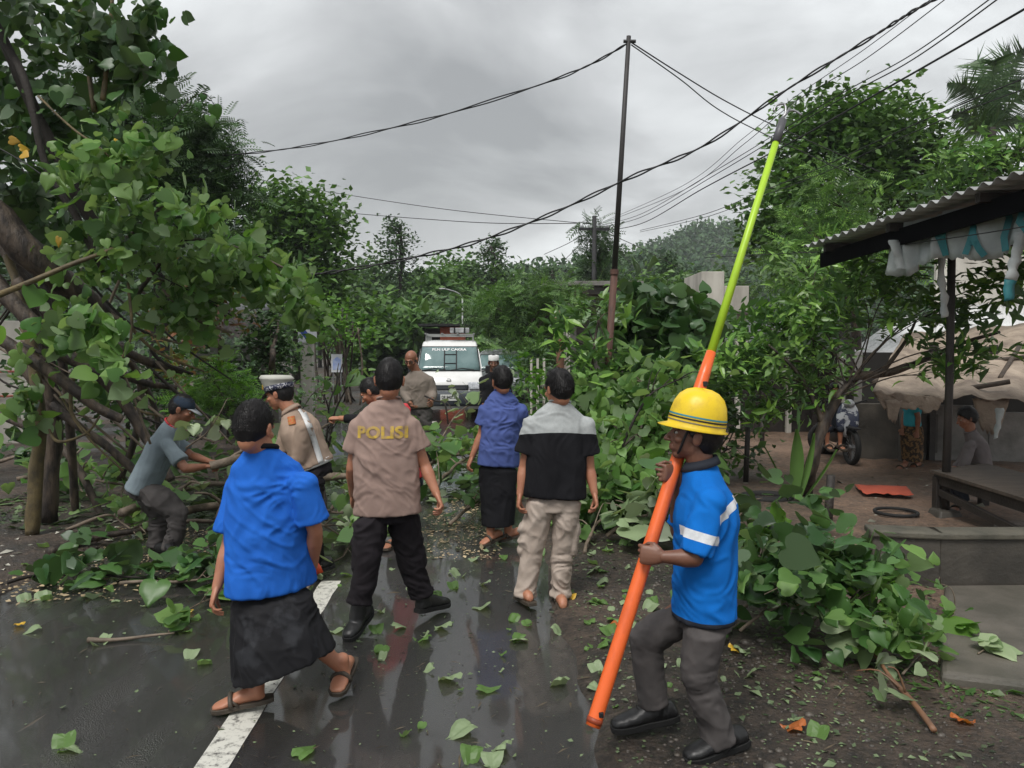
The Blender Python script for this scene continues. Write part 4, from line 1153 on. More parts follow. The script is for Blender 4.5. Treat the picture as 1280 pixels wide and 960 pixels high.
# ================================================================ hills
FOREST = leafmat('forest_far', (.03, .075, .03), (.075, .14, .05), trans=.15, rough=.7)
def hill(name, d, prof, thick, label=None, nleaf=9000, ls=1.6, zoff=0):
    """prof: (px, py) skyline at distance d"""
    n = 60; xs = np.linspace(prof[0][0], prof[-1][0], n); top = np.interp(xs, [p[0] for p in prof], [p[1] for p in prof])
    vs = []; rows = 14
    hts = []
    for j in range(rows):
        t = j/(rows-1); f = math.sin(PI*min(t*1.15, 1)*.5)**1.1 if t < .87 else 1-(t-.87)/.13*.6
        for i in range(n):
            p = at(xs[i], top[i], d); y = d-thick*(1-t)
            hh = max(p.z, .2)*f*(1+.1*noise.noise(V((xs[i]*.03, t*4, d))))
            vs.append((p.x*(y/d)**.0, y+6*noise.noise(V((i*.2, t*2, 1))), hh if j else -1.5))
    fs = [(j*n+i, j*n+i+1, (j+1)*n+i+1, (j+1)*n+i) for j in range(rows-1) for i in range(n-1)]
    me = bpy.data.meshes.new(name); me.from_pydata(vs, [], fs); o = link(name, me, None, mat('hill_soil', (.04, .06, .03), rough=.9), True); o['kind'] = 'structure'
    va = np.array(vs).reshape(rows, n, 3)
    jj = RNG.uniform(0, rows-1.001, nleaf//8); ii = RNG.uniform(0, n-1.001, nleaf//8)
    j0 = jj.astype(int); i0 = ii.astype(int); fj = (jj-j0)[:, None]; fi = (ii-i0)[:, None]
    P = (va[j0, i0]*(1-fi)+va[j0, i0+1]*fi)*(1-fj)+(va[j0+1, i0]*(1-fi)+va[j0+1, i0+1]*fi)*fj
    P[:, 2] += RNG.uniform(0, ls*1.2, len(P))
    Q = np.repeat(P, 10, 0)+rnd(len(P)*10, ls*.8)*np.array([1, 1, .7])
    A = rnd(len(Q)); Nn = rnd(len(Q), .6)+np.array([[0, -.3, 1]])
    tag(leaf_mesh('forest', DIA, Q, A, Nn, ls*RNG.uniform(.6, 1.3, len(Q)), None, FOREST), kind='stuff', label=label, cat='forest')
hill('hill', 330, [(700, 372), (760, 345), (800, 322), (830, 308), (860, 301), (900, 300), (960, 312), (1080, 330), (1200, 380)], 120, 'forested hill beyond the white building', 30000, 2.0)
hill('hill', 260, [(100, 330), (180, 285), (250, 250), (285, 252), (310, 282), (360, 320), (430, 350), (520, 380)], 90, 'forested hill behind the left trees', 16000, 1.9)
hill('hill', 150, [(-900, 300), (-300, 320), (200, 360), (420, 372), (520, 358), (600, 350), (700, 342), (780, 336), (900, 350), (1100, 340), (1500, 300), (2300, 300)], 30, 'low wooded ridge along the horizon', 60000, 1.3)
# ================================================================ vegetation
BARK = mat('wet_bark', (.095, .07, .05), (.022, .016, .013), scale=11, rough=.6, bump=1.0, bscale=22, sharp=(.4, .6), stretch=(1, 1, .35), dist=.02)
BARKP = mat('pale_bark', (.22, .17, .125), (.09, .07, .05), scale=9, rough=.65, bump=.6, bscale=30, dist=.01)
BARKD = mat('dark_bark', (.03, .024, .02), rough=.8, bump=.6)
BARKY = mat('green_brown_bark', (.16, .12, .05), (.07, .055, .03), scale=9, rough=.6, bump=.5)
WARU = leafmat('waru_leaf', (.05, .13, .028), (.17, .29, .08), under=(.20, .29, .15), trans=.35, rough=.42, spec=.4)
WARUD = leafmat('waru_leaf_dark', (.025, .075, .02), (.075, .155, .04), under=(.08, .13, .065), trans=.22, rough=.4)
WARUP = leafmat('waru_leaf_wilted', (.15, .23, .10), (.28, .35, .2), under=(.32, .38, .27), trans=.2, rough=.5)
DARKL = leafmat('dark_foliage', (.025, .065, .02), (.065, .125, .04), trans=.15, rough=.5)
MIDL = leafmat('mid_foliage', (.045, .11, .025), (.12, .22, .055), trans=.25, rough=.45)
FARL = leafmat('far_foliage', (.04, .095, .032), (.10, .17, .055), trans=.2, rough=.6)
BRIL = leafmat('bright_foliage', (.05, .14, .022), (.14, .28, .045), trans=.35, rough=.4)
MANG = leafmat('lance_leaf', (.055, .15, .028), (.22, .38, .075), under=(.09, .17, .07), trans=.3, rough=.35)
YELL = leafmat('yellow_leaf', (.55, .32, .03), (.7, .45, .05), trans=.2, rough=.45)

def P3(lst): return [at(a[0], a[1], a[2]) for a in lst]
def B(px, py, d, rx, ry, n, ryd=None): return (at(px, py, d), (rx*d/F, (ryd if ryd else rx*d/F*.9), ry*d/F), n)
def crown_points(blobs, inner=.45):
    return [blob_clusters(c, r, n, inner) for c, r, n in blobs]
def tree(label, cat, base, trunk, blobs, leaf, bark=BARK, group=None, name='tree', r0=.15, limbs=True, twigs=5, inner=.45, extra=None, crownname='crown', lf=.35):
    """base: ground point; trunk: list of 3D points up from the base; leaf: (T,size,k,spread,style,mat)"""
    root = thing(name, label, cat, V(base), group)
    pts = spline([V(base)-V((0, 0, .1))]+[V(p) for p in trunk], 5); n = len(pts)
    mb = MB(); mb.tube(pts, [r0*(1-.6*i/(n-1)) for i in range(n)], 10, rough=.35)
    CC = crown_points(blobs, inner); tip = pts[-1]
    if limbs:
        for (c, r, k_), cl in zip(blobs, CC):
            st = pts[random.randint(int(n*.55), n-1)]
            mid = st.lerp(c, .5)+V((random.uniform(-.1, .1), random.uniform(-.1, .1), .12))*(c-st).length
            lp = spline([st, mid, c], 5); rr = max(r0*lf, .01)
            mb.tube(lp, [rr*(1-.65*i/(len(lp)-1)) for i in range(len(lp))], 7, rough=.3)
            for q in cl[:max(2, min(twigs, len(cl)))]:
                a = lp[random.randint(len(lp)//2, len(lp)-1)]; q = V(tuple(q))
                mb.tube([a, a.lerp(q, .5)+V((0, 0, .05*(q-a).length)), q], [rr*.35, rr*.25, rr*.12], 5)
    if extra:
        for path, ra, rb in extra:
            lp = spline(path, 6); mb.tube(lp, [ra+(rb-ra)*i/(len(lp)-1) for i in range(len(lp))], 9, rough=.3)
    mb.build('trunk', bark, root, True)
    T_, size, k_, sp, st, lm = leaf
    C_ = np.concatenate(CC); P, A, Nn, S = cluster_leaves(C_, k_, sp, size, st)
    leaf_mesh(crownname, T_, P, A, Nn, S, root, lm)
    return root

# --- the big broken tree on the left
root = thing('broken_tree', 'large broken tree with tangled leaning trunks and big heart-shaped leaves at the left roadside', 'tree', gp(70, 650))
def stem(name, pts, ra, rb, m=BARK, n=12, parent=root, k=6):
    lp = spline(P3(pts), k); mb = MB()
    lp = [p+V((noise.noise(p*2.1), noise.noise(p*2.3+V((5, 0, 0))), noise.noise(p*1.9)))*.03*min(1, ra*12) for p in lp]
    mb.tube(lp, [ra+(rb-ra)*i/(len(lp)-1) for i in range(len(lp))], n, rough=.3)
    return mb.build(name, m, parent, True)
for pts, ra, rb, m_ in (
    ([(38, 668, 7.3), (46, 600, 7.3), (48, 520, 7.3), (40, 440, 7.3), (28, 380, 7.4), (10, 320, 7.5)], .085, .06, BARKY),
    ([(62, 650, 7.7), (68, 560, 7.7), (62, 470, 7.6), (45, 390, 7.6), (20, 330, 7.7), (-40, 250, 7.8)], .10, .10, BARK),
    ([(94, 650, 8.2), (88, 540, 8.0), (78, 450, 7.9), (70, 370, 7.8), (30, 300, 7.6)], .05, .07, BARK),
    ([(-60, 230, 7.2), (0, 275, 7.2), (40, 318, 7.3), (90, 360, 7.5), (150, 410, 7.8)], .20, .13, BARK),
    ([(-20, 338, 6.9), (30, 395, 6.9), (80, 440, 7.0), (140, 485, 7.1), (190, 560, 7.2), (215, 600, 7.2)], .10, .05, BARK),
    ([(-30, 405, 6.7), (30, 440, 6.7), (80, 478, 6.7), (120, 508, 6.8), (152, 525, 6.9)], .075, .055, BARK),
    ([(20, 350, 7.3), (80, 408, 7.4), (140, 430, 7.6), (190, 455, 7.8), (228, 463, 8.0)], .07, .05, BARK),
    ([(40, 380, 7.8), (100, 420, 8.0), (160, 470, 8.2), (222, 485, 8.4)], .07, .045, BARK),
    ([(10, 430, 7.6), (60, 500, 7.6), (110, 540, 7.6), (170, 590, 7.6), (210, 640, 7.5)], .07, .045, BARK),
    ([(60, 520, 7.2), (65, 545, 7.1), (80, 552, 7.0), (110, 540, 7.0), (125, 520, 7.1)], .02, .014, BARKY),
    ([(-10, 372, 6.4), (40, 352, 6.4), (90, 330, 6.5), (142, 311, 6.6)], .035, .022, BARKY),
    ([(150, 455, 6.2), (165, 492, 6.2), (188, 555, 6.3)], .011, .014, BARKP),
    ([(130, 340, 7.0), (95, 270, 7.0), (55, 200, 7.0), (35, 110, 7.0), (5, 50, 7.1), (-30, -20, 7.1)], .04, .05, BARKD),
    ([(128, 125, 7.0), (135, 70, 7.0), (141, -15, 7.0)], .03, .022, BARKY),
    ([(118, 140, 7.2), (108, 70, 7.2), (98, -10, 7.2)], .032, .024, BARKY),
    ([(48, 120, 6.8), (90, 160, 6.8), (128, 188, 6.8), (180, 240, 6.9)], .014, .01, BARKY),
    ([(0, 40, 7.3), (40, 130, 7.3), (90, 230, 7.4), (150, 330, 7.6)], .06, .09, BARKD),
    ([(170, 370, 7.4), (200, 330, 7.4), (230, 300, 7.4), (300, 310, 7.4), (375, 345, 7.4)], .03, .012, BARK),
    ([(120, 330, 7.2), (180, 280, 7.2), (220, 240, 7.2)], .03, .012, BARK),
    ([(0, 520, 8.4), (60, 545, 8.4), (100, 590, 8.3), (130, 650, 8.2)], .06, .05, BARK),
    ([(150, 600, 8.6), (170, 540, 8.6), (175, 480, 8.6), (150, 430, 8.3)], .05, .05, BARK),
    ([(190, 620, 8.8), (200, 560, 8.8), (190, 500, 8.7), (160, 450, 8.4)], .05, .04, BARK)):
    stem('trunk', pts, ra*.78, rb*.7, m_)
for i in range(46):
    x0, y0 = random.uniform(-20, 200), random.uniform(330, 500); dd = random.uniform(6.9, 8.6); ln = random.uniform(60, 170); an = random.choice((random.uniform(.2, .9), random.uniform(.2, .9), random.uniform(1.2, 2.2)))
    x1, y1 = min(x0+ln*math.cos(an), 290), y0+ln*math.sin(an)
    stem('twig', [(x0, y0, dd), ((x0+x1)/2+random.uniform(-14, 14), (y0+y1)/2+random.uniform(-6, 14), dd), (x1, min(y1, 640), dd)], random.uniform(.008, .026), random.uniform(.006, .014), random.choice((BARK, BARKY, BARKD, BARKP)), 6, k=4)
BL = [B(40, 40, 7.4, 110, 60, 26), B(130, 50, 7.0, 55, 45, 14), B(176, 45, 6.8, 20, 42, 7), B(150, 90, 7.2, 40, 25, 8), B(20, 130, 7.8, 100, 70, 26),
      B(100, 180, 7.6, 90, 60, 24), B(30, 240, 8.0, 80, 60, 18)]
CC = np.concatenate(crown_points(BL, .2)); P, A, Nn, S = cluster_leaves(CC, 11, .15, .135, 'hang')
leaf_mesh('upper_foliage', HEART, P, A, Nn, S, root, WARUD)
BL = [B(150, 215, 6.9, 80, 36, 11), B(215, 275, 7.0, 90, 46, 20), B(150, 325, 6.8, 40, 24, 5), B(250, 330, 7.4, 90, 40, 20), B(330, 335, 7.5, 60, 34, 14), B(372, 380, 7.4, 24, 42, 8), B(240, 385, 7.3, 36, 20, 4), B(190, 400, 7.2, 24, 20, 3),
      B(110, 320, 7.2, 40, 30, 6), B(240, 400, 7.6, 50, 40, 9), B(190, 200, 7.0, 50, 30, 9)]
CC = np.concatenate(crown_points(BL, .35)); P, A, Nn, S = cluster_leaves(CC, 14, .12, .105, 'hang', jitter=.4)
leaf_mesh('middle_foliage', HEART, P, A, Nn, S, root, WARU)
BL = [B(55, 440, 6.6, 34, 24, 4), B(25, 500, 7.0, 30, 40, 5), B(110, 500, 7.2, 30, 26, 3), B(70, 380, 6.6, 30, 18, 3), B(125, 425, 6.0, 36, 26, 6), B(100, 405, 6.0, 30, 14, 3), B(150, 446, 5.9, 14, 16, 2), B(176, 492, 6.0, 8, 14, 1), B(100, 200, 6.4, 26, 14, 2), B(100, 235, 6.4, 24, 10, 2)]
CC = np.concatenate(crown_points(BL, .1)); P, A, Nn, S = cluster_leaves(CC, 7, .09, .14, 'hang')
leaf_mesh('near_foliage', HEART, P, A, Nn, S, root, WARU)
P = np.array([list(at(*q)) for q in ((25, 185, 6.8), (142, 176, 6.8), (12, 175, 6.9), (28, 192, 6.7), (74, 297, 6.8))]); 
leaf_mesh('yellowed_leaves', HEART, P, rnd(5)+[[0, 0, -1]], rnd(5, .5)+[[0, -1, .3]], [.09]*5, root, YELL)
P = np.array([list(at(*q)) for q in ((268, 132, 6.6), (262, 145, 6.6), (248, 128, 6.6), (254, 118, 6.6))])
leaf_mesh('hanging_leaves', HEART, P, np.array([[0, 0, -1.]]*4)+rnd(4, .2), rnd(4, .5)+[[.6, -1, .3]], [.13, .09, .06, .06], root, WARUD)
stem('twig', [(215, 150, 6.6), (240, 122, 6.6), (258, 118, 6.6), (268, 132, 6.6)], .004, .003, BARKD, 5)

G = dict
LF_S = lambda m, s=.22, k=14, sp=.32: (DIA, s, k, sp, 'out', m)
# --- left background trees
tree('dark fine-leaved spreading tree behind the broken tree at the left', 'tree', gp(200, 560), P3([(200, 420, 15), (205, 300, 15), (200, 200, 15)]),
     [B(165, 145, 15, 60, 35, 50), B(225, 165, 15, 55, 40, 60), B(258, 205, 15, 40, 38, 46), B(284, 240, 15, 26, 16, 20), B(215, 220, 15, 60, 45, 50), B(245, 270, 15, 50, 30, 20), B(120, 130, 15, 60, 40, 20)],
     (PINN, .42, 10, .2, 'out', DARKL), r0=.22, bark=BARKD)
tree('dark tree filling the gap behind the tangled trunks', 'tree', gp(60, 520), P3([(60, 420, 15), (60, 300, 15)]),
     [B(20, 200, 15, 130, 110, 110), B(140, 260, 15, 90, 80, 70), B(40, 340, 15, 110, 60, 60), B(200, 330, 14, 70, 60, 40)], (OVAL, .2, 14, .3, 'out', DARKL), r0=.25, bark=BARKD)
tree('dense round-crowned dark green tree left of the far road', 'tree', gp(372, 475), P3([(372, 420, 30), (370, 350, 30)]),
     [B(350, 262, 30, 46, 28, 46), B(395, 275, 30, 34, 30, 36), B(365, 305, 30, 58, 45, 70), B(402, 325, 30, 34, 45, 44), B(340, 320, 30, 36, 50, 44), B(380, 370, 30, 56, 40, 60)],
     (OVAL, .32, 22, .45, 'out', MIDL), r0=.3, bark=BARKD, inner=.35)
tree('ivy-covered dark bush beside the brown roof', 'bush', gp(340, 520), P3([(340, 470, 12), (342, 420, 12)]),
     [B(345, 400, 12, 30, 42, 40), B(350, 445, 12, 26, 30, 24), B(325, 430, 12, 26, 36, 24)], (OVAL, .10, 16, .12, 'out', DARKL), name='bush', r0=.08)
tree('bright shrub under the dense tree at the road bend', 'shrub', gp(410, 480), P3([(410, 440, 24)]),
     [B(395, 395, 24, 30, 22, 24), B(425, 398, 24, 30, 20, 24), B(440, 420, 26, 26, 24, 20)], (OVAL, .2, 14, .25, 'out', BRIL), name='shrub', r0=.06)
tree('feathery light green fern-like shrub behind the bending man', 'shrub', gp(285, 540), P3([(285, 510, 10)]),
     [B(270, 480, 10, 40, 26, 16), B(310, 500, 10, 40, 24, 14), B(250, 500, 10.5, 40, 26, 12)], (PINN, .22, 10, .1, 'out', BRIL), name='shrub', r0=.03)
tree('shrub with reddish leaf tips in front of the brown roof', 'shrub', gp(275, 540), P3([(275, 450, 11), (272, 400, 11)]),
     [B(270, 350, 11, 38, 30, 14), B(290, 385, 11, 28, 26, 10), B(250, 400, 11, 34, 30, 12), B(230, 440, 11, 40, 40, 16)], (LANCE, .2, 10, .12, 'whorl', leafmat('reddish', (.10, .15, .04), (.22, .09, .05))), name='shrub', r0=.04)
tree('dark hedge shrub behind the leaning trunks', 'shrub', gp(160, 560), P3([(160, 500, 12)]),
     [B(120, 470, 12, 70, 45, 40), B(200, 500, 12, 70, 40, 40), B(60, 500, 12, 50, 45, 24), B(240, 450, 12.5, 50, 50, 30), B(310, 480, 13, 40, 30, 20)], (OVAL, .14, 14, .16, 'out', DARKL), name='shrub', r0=.05)
tree('shrub with pale leaves beside the blue and white notice post', 'shrub', gp(375, 530), P3([(375, 500, 13)]),
     [B(360, 480, 13, 34, 20, 14), B(400, 500, 13, 24, 24, 14), B(355, 455, 13.5, 26, 24, 12)], (OVAL, .1, 10, .14, 'out', leafmat('pale_sh', (.06, .13, .04), (.2, .3, .16))), name='shrub', r0=.03)
# dead stick thicket
rt = thing('dry_thicket', 'thicket of bare crossed sticks and poles by the small blue sign', 'thicket', gp(420, 490))
for i in range(16):
    a = at(395+random.uniform(0, 60), 462, 25+random.uniform(-1, 1)); a.z = 0
    b_ = at(390+random.uniform(0, 65), 385+random.uniform(0, 30), 25+random.uniform(-1, 1))
    mb = MB(); mb.tube(spline([a, a.lerp(b_, .5)+V((random.uniform(-.2, .2), 0, 0)), b_], 4), random.uniform(.025, .045), 6); mb.build('stick', BARKP if i % 3 == 0 else BARK, rt, True)

# --- treeline behind the road
TL = [(440, 345, 34, 62, 'r'), (468, 325, 30, 70, 'r'), (500, 276, 50, 52, 'f'), (545, 340, 34, 60, 'r'), (575, 325, 30, 66, 'r'), (614, 300, 32, 55, 'f'), (650, 345, 34, 70, 'r'),
      (690, 330, 36, 62, 'f'), (835, 318, 20, 58, 'f'), (850, 360, 34, 50, 'r'), (460, 385, 42, 44, 'r'), (510, 395, 46, 46, 'r'), (545, 392, 34, 50, 'r'),
      (600, 385, 40, 50, 'r'), (900, 350, 40, 60, 'r'), (640, 392, 40, 52, 'r'), (400, 360, 40, 70, 'r'), (800, 352, 34, 60, 'r')]
ordn = ['', 'second ', 'third ', 'fourth ', 'fifth ', 'sixth ', 'seventh ', 'eighth ', 'ninth ', 'tenth ', 'eleventh ', 'twelfth ', 'thirteenth ', 'fourteenth ', 'fifteenth ', 'sixteenth ', 'seventeenth ', 'eighteenth ', 'nineteenth ', 'twentieth ']
rank = {t: i for i, t in enumerate(sorted(TL))}
for t in TL:
    px, top, wd, d, kind = t; k = rank[t]
    gbase = at(px, 435+CH*F/d, d); gbase.z = 0
    if kind == 'r':
        h = 440-top; bl = [B(px+random.uniform(-.3, .3)*wd, top+wd*.45+random.uniform(0, 1)*h*.5, d+random.uniform(-2, 2), wd*random.uniform(.55, .85), wd*random.uniform(.45, .7), 26) for _ in range(6)]
        bl.append(B(px, top+wd*.5, d, wd*.6, wd*.5, 26))
        tree('distant bushy tree, %sfrom the left in the treeline behind the road' % (ordn[k] or 'first '), 'tree', gbase, P3([(px, 420, d), (px, top+wd, d)]), bl, (DIA, .55, 14, .7, 'out', FARL if k % 2 else MIDL), r0=.2, bark=BARKD, group='trees in the line behind the road')
    else:
        bl = []
        for j in range(7):
            yy = top+8+j*wd*.30; ww = wd*(.62+.14*min(j, 4))*(1 if j % 2 else .7)
            bl.append(B(px+random.uniform(-.4, .4)*ww, yy, d+random.uniform(-1, 1), ww*.62, 4.5, 20))
        tree('slender layered tree, %sfrom the left in the treeline behind the road' % (ordn[k] or 'first '), 'tree', gbase, P3([(px-3, 420, d), (px+2, top+wd, d), (px, top+8, d)]), bl, (DIA, .27, 12, .3, 'out', DARKL), r0=.16, bark=BARKD, group='trees in the line behind the road', inner=.2)
tree('spreading tree with drooping feathery sprays right of the white van', 'tree', gp(655, 500), P3([(655, 440, 25), (650, 400, 25)]),
     [B(620, 385, 25, 42, 18, 34), B(660, 372, 25, 46, 14, 34), B(690, 372, 24, 34, 10, 16), B(728, 366, 22, 30, 6, 8), B(648, 405, 26, 46, 20, 44), B(665, 412, 25, 24, 22, 18), B(660, 445, 24, 40, 26, 34)],
     (PINN, .5, 9, .25, 'out', MIDL), r0=.15)
tree('dark undergrowth tree beside the road behind the white-capped man', 'tree', gp(660, 515), P3([(660, 480, 22)]),
     [B(672, 480, 22, 30, 26, 34), B(695, 490, 21, 30, 26, 20), B(668, 455, 23, 18, 16, 14)], (OVAL, .2, 12, .25, 'out', DARKL), r0=.08)
tree('pole-shaped leafy tree climbing around the dark utility pole', 'tree', gp(752, 495), P3([(752, 400, 31), (750, 320, 31)]),
     [B(742, 290, 31, 16, 16, 14), B(738, 320, 31, 16, 22, 18), B(756, 315, 31, 18, 24, 18), B(762, 345, 31, 18, 18, 12), B(745, 350, 31, 16, 20, 12)], (PINN, .55, 8, .2, 'hang', DARKL), r0=.1)
tree('banana-like bright clump behind the booth', 'shrub', gp(520, 475), P3([(520, 440, 40)]),
     [B(518, 412, 40, 22, 24, 22), B(598, 428, 40, 12, 14, 10)], (LANCE_W, .75, 8, .25, 'whorl', MIDL), name='shrub', r0=.08)

# --- centre-right big-leaved mass
tree('tall shrub with big rounded dark green leaves behind the worker', 'shrub', gp(830, 580), P3([(828, 520, 11), (822, 450, 11)]),
     [B(828, 396, 11, 50, 30, 30), B(860, 425, 11, 40, 40, 26), B(795, 425, 11, 42, 40, 26), B(840, 470, 10.5, 55, 30, 26), B(790, 395, 11.5, 20, 20, 8), B(885, 480, 10.5, 36, 26, 16)],
     (HEART, .20, 9, .17, 'hang', WARUD), name='shrub', r0=.06)
tree('sapling with long narrow leaves around the foot of the rusty pole', 'sapling', gp(735, 600), P3([(738, 520, 9.4), (742, 440, 9.4), (748, 400, 9.4)]),
     [B(720, 400, 9.4, 34, 18, 9), B(760, 390, 9.4, 30, 16, 8), B(700, 425, 9.4, 26, 14, 6), B(735, 450, 9.3, 40, 24, 14), B(730, 490, 9.2, 46, 26, 16), B(775, 460, 9.4, 30, 24, 10)],
     (LANCE, .20, 8, .06, 'whorl', MANG), name='sapling', r0=.03)
tree('leafy toppled crown heaped beside the man in the black and grey t-shirt', 'tree', gp(780, 655), P3([(790, 600, 7.9), (800, 540, 8.2)]),
     [B(760, 560, 8.2, 60, 36, 26), B(820, 540, 8.4, 50, 36, 24), B(790, 600, 7.8, 60, 36, 26), B(745, 520, 8.8, 46, 30, 18), B(800, 490, 9, 60, 30, 22), B(850, 585, 8, 40, 40, 16), B(740, 610, 7.6, 30, 34, 14)],
     (HEART, .125, 12, .14, 'hang', WARU), name='toppled_tree', r0=.05, twigs=7)
tree('heap of narrow-leaved greenery between the van and the rusty pole', 'shrub', gp(690, 610), P3([(690, 580, 9.6)]),
     [B(680, 500, 10.5, 36, 26, 12), B(710, 540, 9.8, 40, 40, 18), B(670, 545, 9.8, 26, 26, 9), B(660, 470, 12, 26, 22, 8)], (LANCE_W, .17, 9, .08, 'whorl', BRIL), name='shrub', r0=.02)
# --- right side trees
tree('big dark round-topped tree rising behind the green pole tip', 'tree', gp(1060, 520), P3([(1060, 400, 24), (1055, 300, 24)]),
     [B(1040, 160, 24, 62, 36, 90), B(1110, 160, 24, 60, 34, 80), B(1000, 205, 24, 48, 48, 50), B(1080, 210, 24, 80, 50, 90), B(1160, 200, 24, 50, 40, 50), B(975, 260, 23, 40, 36, 36), B(958, 295, 23, 30, 26, 24), B(1030, 270, 23, 70, 50, 60), B(1130, 260, 24, 70, 50, 60), B(1010, 330, 22, 55, 40, 44)],
     (OVAL, .25, 24, .36, 'out', MIDL), r0=.35, bark=BARKD, inner=.25)
tree('yellow-green tree behind the corrugated roof at the right edge', 'tree', gp(1250, 520), P3([(1250, 380, 20), (1250, 280, 20)]),
     [B(1210, 205, 20, 44, 34, 36), B(1262, 190, 20, 40, 40, 36), B(1290, 220, 20, 50, 50, 40), B(1180, 240, 20, 40, 30, 26), B(1240, 270, 20, 80, 50, 60)],
     (LANCE, .34, 10, .2, 'whorl', MANG), r0=.2)
tree('feathery bright green tree in front of the big dark tree', 'tree', gp(1070, 540), P3([(1070, 420, 15.5), (1065, 320, 15.5)]),
     [B(1050, 240, 15.5, 38, 26, 22), B(1010, 290, 15.5, 44, 30, 26), B(1085, 285, 15.5, 46, 30, 26), B(1000, 340, 15, 50, 30, 26), B(1060, 340, 15, 50, 30, 26), B(1130, 310, 15, 46, 30, 22)],
     (PINN, .34, 9, .15, 'out', MANG), r0=.12)
tree('fruit tree with crooked trunk and drooping lance-shaped leaves in the yard', 'tree', gp(1004, 620), P3([(1012, 590, 9), (1030, 530, 9), (1052, 490, 9), (1075, 470, 9.1)]),
     [B(1010, 395, 9.4, 64, 34, 30), B(955, 410, 9.6, 40, 30, 24), B(1080, 372, 9.2, 60, 36, 36), B(920, 450, 9.4, 44, 34, 24), B(980, 450, 9.2, 60, 34, 30), B(1040, 430, 9.2, 40, 24, 8), B(940, 500, 9.2, 50, 30, 12), B(1000, 500, 9.1, 44, 24, 10),
      B(1120, 345, 8.8, 50, 28, 18), B(1150, 400, 8.6, 50, 30, 20), B(1225, 375, 8.4, 50, 34, 18), B(1262, 345, 8.3, 40, 30, 14), B(1190, 450, 8.4, 40, 20, 8), B(1250, 440, 8.2, 40, 24, 7), B(890, 480, 9.8, 26, 30, 6), B(1020, 335, 10, 66, 34, 24), B(1160, 470, 8.5, 30, 16, 4)],
     (LANCE, .18, 11, .07, 'whorl', MANG), r0=.085, name='fruit_tree', lf=.13, twigs=2, extra=[(P3([(1075, 470, 9.1), (1110, 466, 9), (1150, 452, 8.9), (1200, 430, 8.6), (1250, 415, 8.3)]), .05, .015), (P3([(1100, 468, 9), (1130, 430, 8.9), (1145, 400, 8.8)]), .03, .012), (P3([(1030, 530, 9), (1000, 470, 9.1), (960, 430, 9.3)]), .04, .012)])
tree('dark shrub mass behind the worker and the yard posts', 'shrub', gp(900, 600), P3([(900, 560, 10.5)]),
     [B(910, 520, 10.5, 40, 26, 18), B(880, 560, 10, 40, 30, 18), B(930, 560, 10.5, 30, 24, 10), B(870, 620, 9, 30, 30, 12), B(960, 470, 11.5, 60, 40, 24), B(1040, 470, 12, 40, 24, 12)], (OVAL, .13, 12, .14, 'out', MIDL), name='shrub', r0=.03)
# taro-like plant under the fruit tree
rt = thing('broad_leaf_plant', 'upright broad-leaved plant at the foot of the crooked fruit tree', 'plant', gp(995, 628))
for a, b_, wd in (((992, 622), (990, 535), .16), ((1004, 625), (1040, 560), .03), ((985, 625), (950, 555), .02), ((998, 626), (1012, 540), .08)):
    p0, p1 = at(a[0], a[1], 8.8), at(b_[0], b_[1], 8.8); mb = MB(); K = 9; vs = []
    for i in range(K):
        t = i/(K-1); c = p0.lerp(p1, t)+V((.03*math.sin(3*t), -.12*t*t, 0)); ww = wd*math.sin(PI*min(1, t*.9+.08))**.8*.5
        vs += [c-V((ww, .02, 0)), c+V((0, .03, 0)), c+V((ww, -.02, 0))]
    mb.add(vs, [q for i in range(K-1) for q in ((3*i, 3*i+1, 3*i+4, 3*i+3), (3*i+1, 3*i+2, 3*i+5, 3*i+4))]); mb.build('leaf', MIDL, rt, True)
# palm
rt = thing('coconut_palm', 'coconut palm with drooping fronds at the upper right', 'palm', at(1245, 500, 26)*1.0)
rt.location.z = 0
c = at(1238, 160, 26); mb = MB(); base = V((c.x+.6, c.y, 0))
mb.tube(spline([base, base.lerp(c, .5)+V((.2, 0, 0)), c], 6), .16, 10, rough=.1); mb.build('trunk', BARKD, rt, True)
for tip, sag in (((1185, 105), .5), ((1192, 140), .1), ((1215, 80), .9), ((1262, 60), .6), ((1290, 50), .5), ((1310, 110), .4), ((1300, 160), .3), ((1210, 155), -.2), ((1245, 75), .8), ((1275, 100), .5), ((1225, 110), .9)):
    e_ = at(tip[0], tip[1], 26+random.uniform(-1, 1)); mid = c.lerp(e_, .55)+V((0, 0, sag)); lp = spline([c, mid, e_], 12)
    mb = MB(); mb.tube(lp, [.035*(1-.8*i/(len(lp)-1)) for i in range(len(lp))], 5)
    for i in range(2, len(lp)):
        for q in range(2):
            p = lp[i].lerp(lp[i-1], q*.5); d_ = (lp[i]-lp[i-1]).normalized(); s_ = d_.cross(V((0, .8, .4))).normalized(); ln = .85*math.sin(PI*min(1, i/len(lp)*.85+.15))
            for sg in (-1, 1):
                t_ = p+(s_*sg*.7+d_*.6+V((0, random.uniform(-.3, .3), -.45))).normalized()*ln; wv = d_*.036
                mb.add([p-wv, p+wv, t_], [(0, 1, 2)])
    mb.build('frond', DARKL, rt, False)
